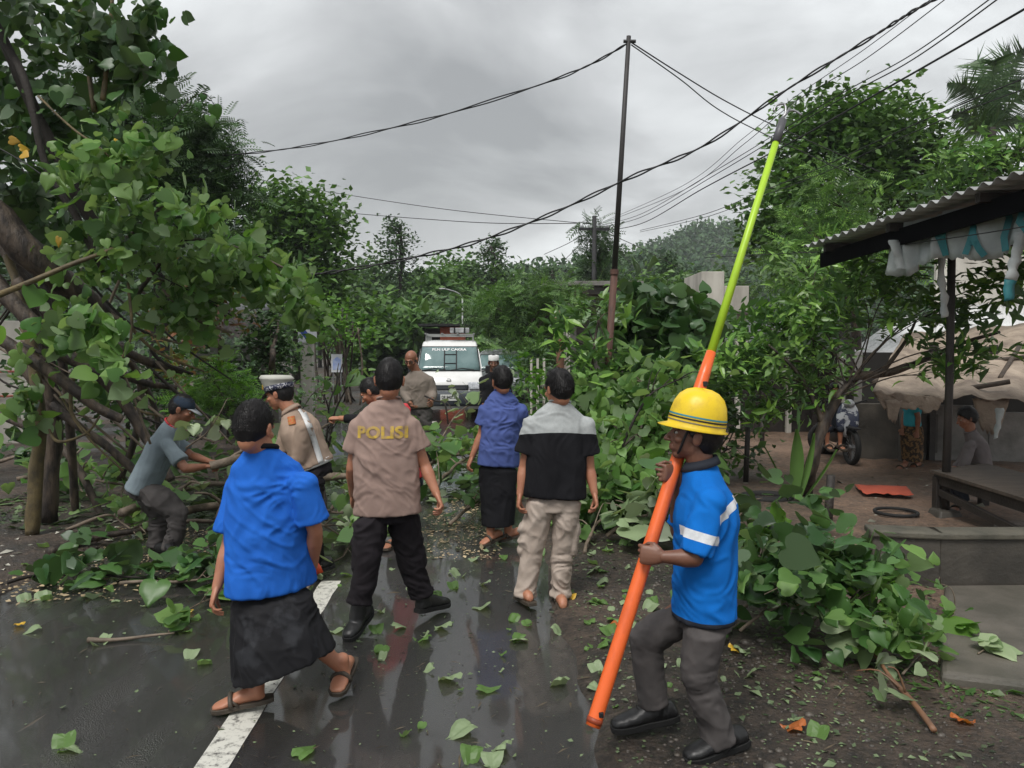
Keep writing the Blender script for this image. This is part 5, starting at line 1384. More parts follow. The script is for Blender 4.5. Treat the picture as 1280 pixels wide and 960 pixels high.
# ================================================================ vehicles
GLASS = mat('tinted_glass', (.10, .17, .17), (.16, .24, .24), scale=2.5, rough=.06, spec=.8)
GLASSD = mat('dark_glass', (.02, .025, .03), rough=.05, spec=.8)
VANW = mat('van_white', (.80, .80, .79), (.74, .74, .72), scale=3, rough=.22, coat=.6)
SILV = mat('car_grey', (.26, .28, .29), (.20, .21, .22), scale=3, rough=.25, coat=.8, metal=.3)
PLAS = mat('bumper_plastic', (.055, .065, .08), (.04, .048, .06), rough=.5); TYRE = mat('tyre_rubber', (.012, .012, .012), rough=.8)
RIM = mat('steel_rim', (.35, .35, .36), metal=.8, rough=.4); LAMPG = mat('headlamp_glass', (.6, .62, .65), (.3, .32, .35), scale=30, rough=.08, spec=.9)
BLK = mat('black_metal', (.015, .015, .016), rough=.5)
def vehicle(name, label, loc, yaw, contour, hw0, hw1, z0, z1, paint, ws, group=None, lights=(.42, .88), grille=None):
    root = thing(name, label, 'van' if name == 'van' else 'car', loc)
    R = Matrix.Rotation(math.radians(yaw), 3, 'Z'); T0 = V(loc)
    def W(p): return T0+R@V(p)
    def hw(z): 
        t = min(max((z-z0)/(z1-z0), 0), 1); return hw0+(hw1-hw0)*t**1.3
    n = len(contour); cy = sum(p[0] for p in contour)/n; cz = sum(p[1] for p in contour)/n
    secs = (-1, -.985, -.95, -.88, -.6, 0, .6, .88, .95, .985, 1)
    vs = []
    for s in secs:
        a = abs(s); sh = {1: .09, .985: .045, .95: .02, .88: .006}.get(a, 0)
        for y, z in contour:
            bow = .05*a**2 if y < .6 else 0
            vs.append(W((s*hw(z), y+(cy-y)/max(abs(cy-y), .3)*sh+bow, z+(cz-z)/max(abs(cz-z), .3)*sh)))
    fs = [(i*n+j, i*n+(j+1) % n, (i+1)*n+(j+1) % n, (i+1)*n+j) for i in range(len(secs)-1) for j in range(n)]
    fs += [tuple(range(n))[::-1], tuple((len(secs)-1)*n+j for j in range(n))]
    mb = MB(); mb.add(vs, fs); bo = mb.build('body', paint, root, True)
    m_ = bo.modifiers.new('e', 'EDGE_SPLIT'); m_.split_angle = math.radians(38)
    def yat(z):
        for (y0, za), (y1, zb) in zip(contour, contour[1:]):
            if za <= z <= zb and zb > za: return y0+(y1-y0)*(z-za)/(zb-za)
        return contour[0][0]
    def panel(nm, x0, x1, za, zb, m, off=.012, parent=root, x0b=None, x1b=None, rows=6, th=.01):
        cols = 10; v_ = []
        for r in range(rows+1):
            z = za+(zb-za)*r/rows
            for c in range(cols+1):
                xa, xb = (x0+((x0b if x0b is not None else x0)-x0)*r/rows), (x1+((x1b if x1b is not None else x1)-x1)*r/rows)
                x = xa+(xb-xa)*c/cols; a = abs(x)/hw(z); bow = .05*a*a if yat(z) < .6 else 0
                v_.append(W((x, yat(z)-off+bow, z)))
        mb = MB(); mb.add(v_, [(r*(cols+1)+c, r*(cols+1)+c+1, (r+1)*(cols+1)+c+1, (r+1)*(cols+1)+c) for r in range(rows) for c in range(cols)])
        o = mb.build(nm, m, parent, True); so = o.modifiers.new('s', 'SOLIDIFY'); so.thickness = th; so.offset = 1; return o
    wz0, wz1, wx0, wx1 = ws
    seal = panel('windshield_seal', -wx0-.02, wx0+.02, wz0-.02, wz1+.02, BLK, off=.006, x0b=-wx1-.02, x1b=wx1+.02)
    glass = panel('windshield', -wx0, wx0, wz0, wz1, GLASS, off=.014, x0b=-wx1, x1b=wx1)
    for sx_ in (-1, 1):
        zl, zh = lights[1]-.17, lights[1]
        xa = hw(zl)*.985; h = panel('headlight', sx_*lights[0], sx_*xa, zl, zh, LAMPG, off=.02, x0b=sx_*(lights[0]-.04), th=.02)
        c = W((sx_*(hw0+.13), .42, wz0+.02)); mb = MB(); mb.box(c, (.12, .07, .2), R=R); mr = mb.build('mirror', BLK, root, bevel=.02)
        mb = MB(); mb.tube([c, W((sx_*(hw(wz0)-.02), .46, wz0-.05))], .014, 6); mb.build('mirror_arm', BLK, mr)
        # side windows
        ylist = [(.62, 1.35), (1.5, 2.6), (2.75, 3.7)] if name == 'van' else [(1.0, 2.0), (2.1, 3.0)]
        for ya, yb in ylist:
            mb = MB(); zt = wz1-.04; zb_ = wz0+.03; ya2 = ya+(.28 if ya < 1.2 else 0)
            v_ = [W((sx_*(hw(zb_)+.004), ya, zb_)), W((sx_*(hw(zb_)+.004), yb, zb_)), W((sx_*(hw(zt)+.004), yb, zt)), W((sx_*(hw(zt)+.004), ya2, zt))]
            mb.add(v_, [(0, 1, 2, 3)]); o = mb.build('side_window', GLASSD, root); so = o.modifiers.new('s', 'SOLIDIFY'); so.thickness = .012
        for yw in (.55, 3.15):
            c = W((sx_*(hw0-.12), yw, .30)); ax = R@V((1, 0, 0))
            mb = MB(); prof = [(.0, .2), (.03, .27), (.05, .3), (.14, .3), (.16, .27), (.19, .2)]
            v_ = []; 
            for a_, r_ in prof:
                for j in range(24): v_.append(c+ax*sx_*(a_-.09)+(R@V((0, math.cos(2*PI*j/24), math.sin(2*PI*j/24))))*r_)
            mb.add(v_, [(i*24+j, i*24+(j+1) % 24, (i+1)*24+(j+1) % 24, (i+1)*24+j) for i in range(5) for j in range(24)])
            wh = mb.build('wheel', TYRE, root, True)
            mb = MB(); v_ = []
            for a_, r_ in ((.085, .2), (.06, .17), (.05, .06), (.08, .05)):
                for j in range(24): v_.append(c+ax*sx_*a_+(R@V((0, math.cos(2*PI*j/24), math.sin(2*PI*j/24))))*r_)
            mb.add(v_, [(i*24+j, i*24+(j+1) % 24, (i+1)*24+(j+1) % 24, (i+1)*24+j) for i in range(3) for j in range(24)]+[tuple(72+j for j in range(24))])
            mb.build('rim', RIM, wh)
    return root, W, R, panel, yat, hw, glass
vl = at(561, 525, 18.8); vl.z = 0
cont = [(.06, .30), (.0, .42), (-.03, .52), (-.04, .66), (.0, .74), (.03, .88), (.10, 1.06), (.24, 1.18), (.32, 1.22), (.50, 1.44), (.68, 1.66), (.82, 1.83), (.93, 1.93), (1.1, 1.98), (2.4, 2.02), (3.7, 2.0), (3.95, 1.93), (4.05, 1.3), (4.08, .35), (3.6, .26), (1.0, .26)]
root, W, R, panel, yat, hw, glass = vehicle('van', 'white electric company minivan with roof rack facing the camera on the road', vl, 3, cont, .83, .70, 1.1, 1.95, VANW, (1.25, 1.82, .76, .68), lights=(.50, .96))
panel('bumper', -.81, .81, .40, .74, PLAS, off=.035, th=.03)
gr = panel('grille', -.48, .48, .78, .90, BLK, off=.012)
for k in range(3): panel('grille_slat', -.47, .47, .80+.035*k, .81+.035*k, PLAS, off=.024, parent=gr, rows=1, th=.006)
panel('lower_bumper', -.80, .80, .32, .40, mat('bumper_white', (.7, .7, .7), rough=.4), off=.03)
PL = mat('number_plate', (.72, .73, .70), (.62, .63, .6), scale=20, rough=.4)
mb = MB(); mb.box(W((0.02, -.10, .60)), (.44, .012, .15), R=R); pl = mb.build('number_plate', PL, root, bevel=.003)
def text_part(name, txt, width, height, origin, X, Z, m, parent, bold=.01):
    tm = text_mesh(txt, .2, bold=bold, sub=0); xs = [v.co.x for v in tm.vertices]; ys = [v.co.y for v in tm.vertices]
    mx_, my_ = (max(xs)+min(xs))/2, (max(ys)+min(ys))/2; nn = X.cross(Z)
    for v in tm.vertices: v.co = origin+X*((v.co.x-mx_)*width/(max(xs)-min(xs)))+Z*((v.co.y-my_)*height/(max(ys)-min(ys)))
    return link(name, tm, parent, m)
XR = R@V((1, 0, 0))
text_part('plate_lettering', 'DR 8405 SD', .37, .075, W((.02, -.112, .61)), XR, ZP, BLK, pl, .004)
tilt = (R@V((0, .82-.32, 1.83-1.22))).normalized()
text_part('white_lettering', 'PLN ULP CAKRA', .86, .078, W((0, yat(1.765)-.032, 1.765)), XR, tilt, mat('letter_white', (.85, .85, .85), rough=.5), glass, .006)
lad = MB()
def WG(x, z, off=.04): return W((x, yat(z)-off, z))
for x in (-.12, .18): lad.tube([WG(x, 1.28), WG(x, 1.74)], .016, 6)
for z in (1.42, 1.64): lad.tube([WG(-.12, z), WG(.18, z)], .012, 6)
lad.build('ladder_frame', BLK, root)
for x0, x1 in ((-.62, -.08), (.05, .62)):
    mb = MB(); mb.tube([WG(x0, 1.255, .03), WG((x0+x1)/2, 1.30, .035), WG(x1, 1.262, .03)], .01, 5); mb.build('wiper', BLK, root)
mb = MB(); mb.tube([W((.055*math.cos(a), yat(1.02)-.02+.0*a, 1.02+.032*math.sin(a))) for a in np.linspace(0, 2*PI, 15)], .008, 6); mb.build('emblem', RIM, root, True)
mb = MB()
for y in (1.1, 1.9, 2.7, 3.5):
    mb.beam(W((-.62, y, 2.14)), W((.62, y, 2.14)), .04, .04)
    for x in (-.6, .6): mb.beam(W((x, y, 1.97)), W((x, y, 2.14)), .035, .035, up=V((0, 1, 0)))
for x in (-.62, -.2, .2, .62): mb.beam(W((x, 1.0, 2.17)), W((x, 3.6, 2.17)), .035, .035)
mb.build('roof_rack', mat('rack_metal', (.3, .31, .3), rough=.5), root)
rk = thing('equipment_case', 'grey and white equipment case strapped on the roof rack of the white van', 'case', W((.2, 1.6, 2.19)))
mb = MB(); mb.box(W((.25, 1.7, 2.26)), (.5, .9, .13), R=R); mb.build('case_body', mat('case_grey', (.45, .46, .47), (.2, .2, .2), scale=6, rough=.5), rk, bevel=.015)
for x in (.12, .38):
    mb = MB(); mb.box(W((x, 1.7, 2.262)), (.04, .915, .142), R=R); mb.build('strap', BLK, rk)
cl = at(621, 510, 22.8); cl.z = 0
cont2 = [(.05, .30), (.0, .45), (-.02, .62), (.02, .80), (.06, .92), (.30, 1.02), (.72, 1.10), (.82, 1.14), (1.05, 1.38), (1.30, 1.60), (1.5, 1.70), (2.4, 1.78), (3.6, 1.72), (4.0, 1.2), (4.1, .4), (3.6, .28), (1, .28)]
root, W, R, panel, yat, hw, glass = vehicle('car', 'grey people carrier parked behind the white van', cl, -4, cont2, .84, .64, 1.0, 1.75, SILV, (1.16, 1.58, .70, .60), lights=(.5, .9))
gr = panel('grille', -.42, .42, .72, .86, BLK, off=.016)
for k in range(3): panel('grille_slat', -.42, .42, .74+.04*k, .75+.04*k, RIM, off=.026, parent=gr, rows=1, th=.006)
panel('bumper', -.80, .80, .36, .62, SILV, off=.03)
mb = MB(); mb.box(W((0, -.06, .55)), (.42, .012, .13), R=R); mb.build('number_plate', PL, root)

def motorcycle(label, loc, yaw, s=1.0):
    root = thing('motorcycle', label, 'motorcycle', loc); R = Matrix.Rotation(math.radians(yaw), 3, 'Z')
    def W(x, y, z): return V(loc)+R@V((x*s, y*s, z*s))
    for yw in (-.62, .62):
        mb = MB(); mb.tube([W(0, yw+.25*math.cos(a), .29+.25*math.sin(a)) for a in np.linspace(0, 2*PI, 25)], .045*s, 8, cap=False); wh = mb.build('wheel', TYRE, root, True)
        mb = MB()
        for k in range(10): 
            a = PI*k/10; mb.tube([W(0, yw+.22*math.cos(a), .29+.22*math.sin(a)), W(0, yw-.22*math.cos(a), .29-.22*math.sin(a))], .006, 4)
        mb.tube([W(-.05, yw, .29), W(.05, yw, .29)], .04*s, 8); mb.build('spokes', RIM, wh)
    mb = MB(); mb.tube([W(0, -.62, .29), W(0, -.5, .66), W(0, -.42, .92)], .03, 8); mb.tube([W(0, -.45, .8), W(0, -.1, .4), W(0, .62, .29)], .035, 8); mb.tube([W(0, .62, .29), W(0, .5, .66), W(0, .1, .7)], .025, 8); mb.build('frame', BLK, root)
    b = bmesh.new(); ell(b, W(0, .3, .76), R@V((.13*s, 0, 0)), R@V((0, .42*s, 0)), V((0, 0, .07*s)), 16, 10); me = bpy.data.meshes.new('seat'); b.to_mesh(me); b.free(); link('seat', me, root, BLK, True)
    b = bmesh.new(); ell(b, W(0, .05, .45), R@V((.14*s, 0, 0)), R@V((0, .25*s, 0)), V((0, 0, .16*s)), 16, 10); me = bpy.data.meshes.new('engine'); b.to_mesh(me); b.free(); link('engine', me, root, mat('engine_metal', (.15, .15, .15), metal=.6, rough=.4), True)
    b = bmesh.new(); ell(b, W(0, -.46, .72), R@V((.19*s, 0, 0)), R@V((0, .08*s, 0)), V((0, 0, .3*s)), 16, 10); me = bpy.data.meshes.new('leg_shield'); b.to_mesh(me); b.free(); link('leg_shield', me, root, mat('moto_white', (.5, .52, .55), (.05, .06, .1), scale=5, rough=.25, sharp=(.48, .52)), True)
    mb = MB(); mb.tube([W(-.34, -.36, 1.02), W(-.12, -.42, .97), W(.12, -.42, .97), W(.34, -.36, 1.02)], .018, 8); hb = mb.build('handlebar', BLK, root, True)
    b = bmesh.new(); ell(b, W(0, -.5, .98), R@V((.09*s, 0, 0)), R@V((0, .06*s, 0)), V((0, 0, .07*s)), 14, 8); me = bpy.data.meshes.new('headlight'); b.to_mesh(me); b.free(); link('headlight', me, root, LAMPG, True)
    mb = MB(); mb.box(W(0, -.62, .6), (.12*s, .4*s, .03), R=R); mb.build('mudguard', BLK, root, bevel=.01)
    return root
p = at(1044, 560, 12.3); p.z = .02; motorcycle('motorcycle parked under the trees with a child on its seat', p, 0, .95)
p = at(1080, 560, 12.6); p.z = .02; motorcycle('dark motorcycle parked alongside the grey yard wall', p, 70, .95)

# ================================================================ buildings
CONC = mat('old_concrete', (.26, .25, .235), (.13, .125, .115), scale=2.2, rough=.8, bump=.4, bscale=20)
CONCD = mat('dark_wet_concrete', (.085, .075, .062), (.04, .036, .03), scale=2.2, rough=.6, bump=.4, bscale=20)
WOOD = mat('weathered_wood', (.10, .075, .055), (.045, .035, .028), scale=5, rough=.75, bump=.5, stretch=(1, 6, 6))
WOODD = mat('dark_wet_wood', (.035, .028, .024), (.018, .015, .013), scale=5, rough=.6, bump=.5)
ROOFT = mat('brown_roof', (.12, .095, .085), (.06, .05, .045), scale=3, rough=.8, bump=.4)
CORR = mat('corrugated_sheet', (.42, .43, .43), (.24, .24, .235), scale=2.5, rough=.5, bump=.2)
CORRD = mat('corrugated_sheet_dark', (.13, .135, .14), (.07, .07, .072), scale=2.5, rough=.6)
WHW = mat('stained_white_wall', (.60, .58, .52), (.36, .34, .30), scale=1.3, rough=.8, stretch=(1, 1, .3))
WHR = mat('pale_sheet_roof', (.72, .73, .73), (.5, .5, .5), scale=2, rough=.5)
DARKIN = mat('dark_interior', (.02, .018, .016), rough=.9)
def corr(name, A, Bp, D_, pitch, amp, m, parent, th=.004):
    """corrugated sheet: edge A->Bp, running down the vector D_"""
    A, Bp, D_ = V(A), V(Bp), V(D_); e = Bp-A; nn = e.cross(D_).normalized()
    if nn.z < 0: nn = -nn
    n = int(e.length/pitch*6); vs = []
    for i in range(n+1):
        h = nn*amp*math.sin(2*PI*i/6); p = A+e*i/n
        for k in range(4): vs.append(p+D_*(k/3)+h)
    mb = MB(); mb.add(vs, [(4*i+k, 4*i+k+1, 4*i+k+5, 4*i+k+4) for i in range(n) for k in range(3)])
    o = mb.build(name, m, parent, True); so = o.modifiers.new('s', 'SOLIDIFY'); so.thickness = th; return o
# roadside stall with corrugated roof at the right
E1, E2 = at(1004, 309, 9.4), at(1282, 213, 6.05)
ed = (E2-E1); E2b = E2+ed.normalized()*1.6
root = thing('roadside_stall', 'open roadside stall with grey corrugated roof and dark underside at the right', 'stall', V((E2.x+1, 7.5, 0)))
into = V((3.2, .3, .12))
corr('roof', E1, E2b, into, .16, .024, CORRD if False else CORR, root)
mb = MB()
for t in (.06, .3, .55, .8):
    a = E1.lerp(E2b, t)+V((.1, 0, -.06)); mb.beam(a, a+into*.95, .06, .08)
for k in (.08, .5, .95):
    mb.beam(E1+into*k+V((0, 0, -.11)), E2b+into*k+V((0, 0, -.11)), .05, .06)
mb.build('roof_beams', WOODD, root)
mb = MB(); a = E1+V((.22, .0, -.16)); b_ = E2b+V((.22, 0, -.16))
mb.beam(a, b_, .03, .17); mb.build('underside_shade_board', mat('painted_roof_shade', (.007, .007, .008), rough=1, spec=.05), root)  # near-black board added to paint the shade under the roof edge
po = at(1181, 648, 8.15); po.z = -.05
for q, top in ((po, 3.0), (at(1290, 700, 6.5), 3.1), (po+V((2.6, .5, 0)), 3.0)):
    q = V((q.x, q.y, -.05)); mb = MB(); mb.tube([q, q+V((.01, 0, 1.5)), V((q.x, q.y, top))], [.045, .04, .04], 8, rough=.2); mb.build('post', WOODD if top == 3.0 else CONC, root, True)
mb = MB(); mb.box((po.x, po.y, .03), (.3, .3, .12), taper=.7); mb.build('post_footing', CONCD, root, bevel=.02)
# torn banner
TARP = mat('white_banner', (.50, .53, .52), (.30, .33, .33), scale=2.5, rough=.6, bump=.3, bscale=9)
TEAL = mat('teal_print', (.03, .20, .22), (.02, .14, .16), rough=.6)
rb = thing('torn_banner', 'torn white plastic banner with teal lettering strung under the corrugated roof', 'banner', at(1190, 330, 7.6))
A_, Bq = at(1106, 322, 8.2), at(1300, 278, 6.4)
def ban(t, v): 
    top = A_.lerp(Bq, t)+V((0, 0, .30)); drop = .50+.05*math.sin(t*11)+.05*noise.noise(V((t*9, 2, 0)))+.03*noise.noise(V((t*40, 2, 0)))
    return top+V((.04*math.sin(t*23+v*3)+.02*math.sin(t*61), .03*math.sin(t*31), -v*drop*.95))
mb = MB(); nn_ = 90; vs = [ban(i/nn_, k/6) for i in range(nn_+1) for k in range(7)]
mb.add(vs, [(7*i+k, 7*i+k+1, 7*i+k+8, 7*i+k+7) for i in range(nn_) for k in range(6)]); so = mb.build('sheet', TARP, rb, True).modifiers.new('s', 'SOLIDIFY'); so.thickness = .003
def onban(pts2, name, m, w=.03):
    mb = MB(); vs = []; 
    for i, (t, v) in enumerate(pts2):
        p = ban(t, v)+V((-.03, -.03, 0)); a = pts2[max(0, i-1)]; b_ = pts2[min(len(pts2)-1, i+1)]
        dd = (ban(*b_)-ban(*a)).normalized(); s_ = dd.cross(V((-1, -.8, 0)).normalized())*w
        vs += [p-s_, p+s_]
    mb.add(vs, [(2*i, 2*i+1, 2*i+3, 2*i+2) for i in range(len(pts2)-1)]); mb.build(name, m, rb)
for name, chars in (('letter', [[(.40, .25), (.44, .6), (.45, .95)], [(.50, .25), (.455, .6), (.45, .95)]]), ('letter', [[(.62, .95), (.66, .25)], [(.66, .25), (.71, .95)], [(.635, .7), (.695, .7)]]), ('letter', [[(.80, .05), (.825, .4), (.80, .7), (.83, .95)]]), ('letter', [[(.94, .2), (.92, .6), (.95, .95)], [(.94, .2), (.98, .8)]])):
    for c in chars: onban([(c[0][0]*(1-k)+c[1][0]*k, c[0][1]*(1-k)+c[1][1]*k) for k in np.linspace(0, 1, 6)]+([c[2]] if len(c) > 2 else [])+([c[3]] if len(c) > 3 else []), name, TEAL, .028)
def scrap(label, pts, w0, w1, mats, d):
    rt = thing('banner_scrap', label, 'plastic strip', at(*pts[0], d)); lp = spline([at(x, y, d) for x, y in pts], 6); vs = []
    for i, p in enumerate(lp):
        t = i/(len(lp)-1); w = (w0+(w1-w0)*t)*(1+.12*math.sin(i*1.7)+.2*noise.noise(p*14)); vs += [p+V((-w, .012*math.sin(i), .01*math.sin(i*3))), p+V((.01*math.sin(i*2), -.018, 0)), p+V((w, .012*math.cos(i*1.3), -.01*math.sin(i*2)))]
    k = int(len(lp)*.72)
    for nm, rg_, m in (('strip', range(0, k if len(mats) > 1 else len(lp)-1), mats[0]), ('strip_end', range(k, len(lp)-1) if len(mats) > 1 else [], mats[-1])):
        if not len(rg_): continue
        mb = MB(); mb.add(vs, [q for i in rg_ for q in ((3*i, 3*i+1, 3*i+4, 3*i+3), (3*i+1, 3*i+2, 3*i+5, 3*i+4))]); so = mb.build(nm, m, rt, True).modifiers.new('s', 'SOLIDIFY'); so.thickness = .003
scrap('knotted white banner scrap hanging at the left end of the torn banner', [(1117, 300), (1124, 318), (1130, 337)], .05, .075, [TARP], 7.9)
scrap('long white strip of torn banner wrapped down the dark stall post', [(1178, 315), (1176, 345), (1180, 372), (1180, 397)], .035, .04, [TARP], 7.9)
scrap('hanging banner scrap with teal tip near the right edge', [(1276, 290), (1270, 320), (1264, 345), (1260, 376)], .05, .045, [TARP, TEAL], 6.5)
scrap('pale rag hanging from the tarpaulin roof beside the seated person', [(1250, 510), (1248, 528), (1244, 548)], .05, .02, [TARP], 8.6)
# wooden platform bench
rb = thing('wooden_bench', 'low weathered wooden platform bench under the stall roof', 'bench', at(1230, 650, 7.9))
rb.location.z = 0
a, b_ = at(1170, 597, 8.3), at(1300, 640, 6.6); a.z = b_.z = .47
ed = (b_-a); sd = V((1.25, .75, 0)).normalized()
for k in range(6):
    o0 = sd*(.02+.17*k); mb = MB(); mb.beam(a+o0, b_+o0+V((0, 0, .0)), .155, .035); mb.build('plank', WOOD, rb, bevel=.004)
mb = MB(); mb.beam(a+V((0, 0, -.075)), b_+V((0, 0, -.075)), .05, .1); mb.beam(a+sd*.9+V((0, 0, -.075)), b_+sd*.9+V((0, 0, -.075)), .05, .1); mb.beam(a+V((0, 0, -.2)), b_+V((0, 0, -.34)), .05, .07); mb.build('rail', WOODD, rb)
for q in (a+ed*.03, b_-ed*.03, a+ed*.03+sd*.9, b_-ed*.03+sd*.9):
    mb = MB(); mb.beam(V((q.x, q.y, -.04)), V((q.x, q.y, .42)), .09, .09, up=V((0, 1, 0))); mb.build('leg', WOODD, rb, bevel=.008)
# low wall in front
rb = thing('low_wall', 'low stained concrete kerb wall at the right edge', 'wall', at(1180, 740, 5.7)); rb.location.z = 0
w0, w1, w2 = gp(1090, 737), gp(1175, 742), gp(1330, 742)
w1 = V((w1.x, w1.y, 0)); mb = MB()
for p, q in ((w0, w1), (w1, w2)):
    dv = (q-p).normalized(); nv = V((-dv.y, dv.x, 0)); mb.beam(p+nv*.09+V((0, 0, .18)), q+nv*.09+V((0, 0, .18)), .17, .44)
mb.build('wall_body', CONCD, rb, bevel=.01); mb = MB()
for p, q in ((w0, w1), (w1, w2)):
    dv = (q-p).normalized(); nv = V((-dv.y, dv.x, 0)); mb.beam(p-dv*.02+nv*.09+V((0, 0, .425)), q+dv*.02+nv*.09+V((0, 0, .425)), .22, .05)
mb.build('coping', mat('mossy_coping', (.12, .11, .085), (.06, .058, .045), scale=4, rough=.6, bump=.4), rb, bevel=.012)
mb = MB(); q0, q1, q2, q3 = gp(1175, 860), gp(1500, 900), gp(1500, 742), gp(1180, 745)
mb.add([V((p.x, p.y, z)) for z in (-.1, .085) for p in (q0, q1, q2, q3)], [(3, 2, 1, 0), (4, 5, 6, 7), (0, 1, 5, 4), (1, 2, 6, 5), (2, 3, 7, 6), (3, 0, 4, 7)])
o = mb.build('concrete_path', mat('path_concrete', (.14, .125, .105), (.08, .075, .06), scale=2.5, rough=.5, bump=.3), None, bevel=.03); o['kind'] = 'structure'
# yard house with tarpaulin roof
root = thing('yard_house', 'low grey concrete house with dark doorway and patched tarpaulin roof behind the yard', 'house', V((5.5, 12.8, 0)))
def wall(px0, px1, d0, d1, z0, z1, m, name='wall', th=.12, parent=None):
    a = at(px0, 500, d0); b_ = at(px1, 500, d1); mb = MB(); zc = (z0+z1)/2
    mb.beam(V((a.x, a.y, zc)), V((b_.x, b_.y, zc)), th, z1-z0); return mb.build(name, m, parent or root, bevel=.01)
wall(1062, 1128, 12.3, 12.3, -.05, .92, CONCD); wall(1128, 1135, 12.0, 12.0, -.05, .95, CONC, 'pillar', .2); wall(1150, 1235, 12.3, 12.1, -.05, .9, CONC); wall(1235, 1340, 12.1, 11.9, -.05, .8, CONC)
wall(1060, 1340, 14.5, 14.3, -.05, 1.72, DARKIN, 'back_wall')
wall(1058, 1075, 12.6, 12.6, -.05, 1.75, CONC, 'wall', .15)
mb = MB(); a = at(1155, 532, 12.2); b_ = at(1163, 568, 12.2); mb.box((a.x+.08, 12.2, .45), (.28, .03, .62)); mb.build('door_panel', CONCD, root, bevel=.01)
for px in (1062, 1165, 1240, 1300):
    q = at(px, 500, 12.15); mb = MB(); mb.beam(V((q.x, q.y, 0)), V((q.x, q.y, 1.85)), .09, .09, up=V((0, 1, 0))); mb.build('post', WOODD, root)
TARPB = mat('brown_tarpaulin', (.40, .32, .245), (.17, .13, .10), scale=2.2, rough=.65, bump=.5, bscale=6, dist=.06)
def sheet(name, c4, m, parent, nx_=26, ny_=10, amp=.05, th=.006, seed=0):
    """c4: four corner points a,b (top) c,d (bottom: under b, under a)"""
    a, b_, c, d_ = c4; vs = []
    for j in range(ny_+1):
        for i in range(nx_+1):
            u, v = i/nx_, j/ny_; p = a.lerp(b_, u).lerp(d_.lerp(c, u), v)
            vs.append(p+V((0, 0, amp*(noise.noise(V((u*7+seed, v*3, seed)))+.5*noise.noise(V((u*19+seed, v*8, 1)))-.8*math.sin(PI*((u*4) % 1))*v))))
    mb = MB(); mb.add(vs, [(j*(nx_+1)+i, j*(nx_+1)+i+1, (j+1)*(nx_+1)+i+1, (j+1)*(nx_+1)+i) for j in range(ny_) for i in range(nx_)])
    o = mb.build(name, m, parent, True); o.modifiers.new('s', 'SOLIDIFY').thickness = th; return o
sheet('tarpaulin', (at(1130, 418, 14), at(1330, 400, 13.5), at(1340, 500, 10.2), at(1090, 490, 10.3)), TARPB, root, amp=.07)
sheet('tarpaulin_flap', (at(1091, 489, 10.28), at(1180, 497, 10.25), at(1172, 513, 10.25), at(1100, 504, 10.28)), TARPB, root, amp=.06, seed=3)
sheet('tarpaulin_flap', (at(1106, 500, 10.27), at(1128, 500, 10.26), at(1120, 526, 10.26), at(1110, 522, 10.27)), TARPB, root, 8, 6, amp=.05, seed=5)
sheet('tarpaulin_flap', (at(1215, 498, 10.5), at(1262, 498, 10.4), at(1248, 545, 10.4), at(1226, 535, 10.5)), TARPB, root, 8, 6, amp=.05, seed=6)
for p, q in (((1110, 462, 12.4), (1240, 430, 13.3)), ((1170, 500, 10.75), (1262, 488, 10.4)), ((1150, 470, 12), (1290, 455, 11.8)), ((1092, 486, 10.95), (1150, 452, 13.2)), ((1250, 480, 11), (1275, 440, 12.5))):
    mb = MB(); mb.tube([at(*p)+V((0, 0, .09)), at(*q)+V((0, 0, .12))], .035, 6, rough=.2); mb.build('roof_pole', WOOD, root, True)
# pale corrugated roofs behind
root = thing('white_roofed_house', 'house with pale corrugated roofs seen through the fruit tree leaves', 'house', V((7.5, 17, 0)))
corr('roof', at(1050, 448, 15), at(1165, 455, 15), at(1125, 393, 18)-at(1050, 446, 15), .14, .02, WHR, root)
corr('roof', at(1165, 440, 15.5), at(1330, 440, 15.5), at(1175, 380, 18.5)-at(1165, 440, 15.5), .14, .02, WHR, root)
wall(1052, 1330, 15.6, 15.6, 0, 1.5, WHW); wall(1165, 1330, 18.6, 18.6, 0, 4.0, WHW)
root = thing('dark_roofed_shed', 'long dark-roofed shed behind the shrubs between worker and fruit tree', 'shed', V((5, 17, 0)))
corr('roof', at(880, 425, 16), at(1060, 428, 16), V((0, 3.5, .55)), .16, .02, CORRD, root)
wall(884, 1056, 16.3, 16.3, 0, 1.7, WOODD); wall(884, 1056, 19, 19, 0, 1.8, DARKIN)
for k in range(6):
    q = at(890+32*k, 480, 16.1); mb = MB(); mb.beam(V((q.x, q.y, 0)), V((q.x, q.y, 1.85)), .1, .1, up=V((0, 1, 0))); mb.build('post', WHW if k % 2 else WOODD, root)
wall(880, 1000, 15.9, 15.9, 1.22, 1.34, WHR, 'rail', .04)
root = thing('white_building', 'square white plastered building with stained walls behind the big-leaved shrub', 'building', V((8, 31, 0)))
for a0, a1, z1, mm in ((876, 905, 4.75, WHW), (905, 936, 4.2, WHW)):
    a = at(a0, 400, 30); b_ = at(a1, 400, 30); mb = MB(); mb.box(((a.x+b_.x)/2, 31.5, z1/2), (b_.x-a.x-.01, 3, z1)); mb.build('wall', mm, root, bevel=.02)
a = at(876, 400, 30); b_ = at(936, 400, 30); mb = MB(); mb.box(((a.x+b_.x)/2, 31.4, 3.15), (b_.x-a.x+.3, 3.3, .12)); mb.build('ledge', ROOFT, root)
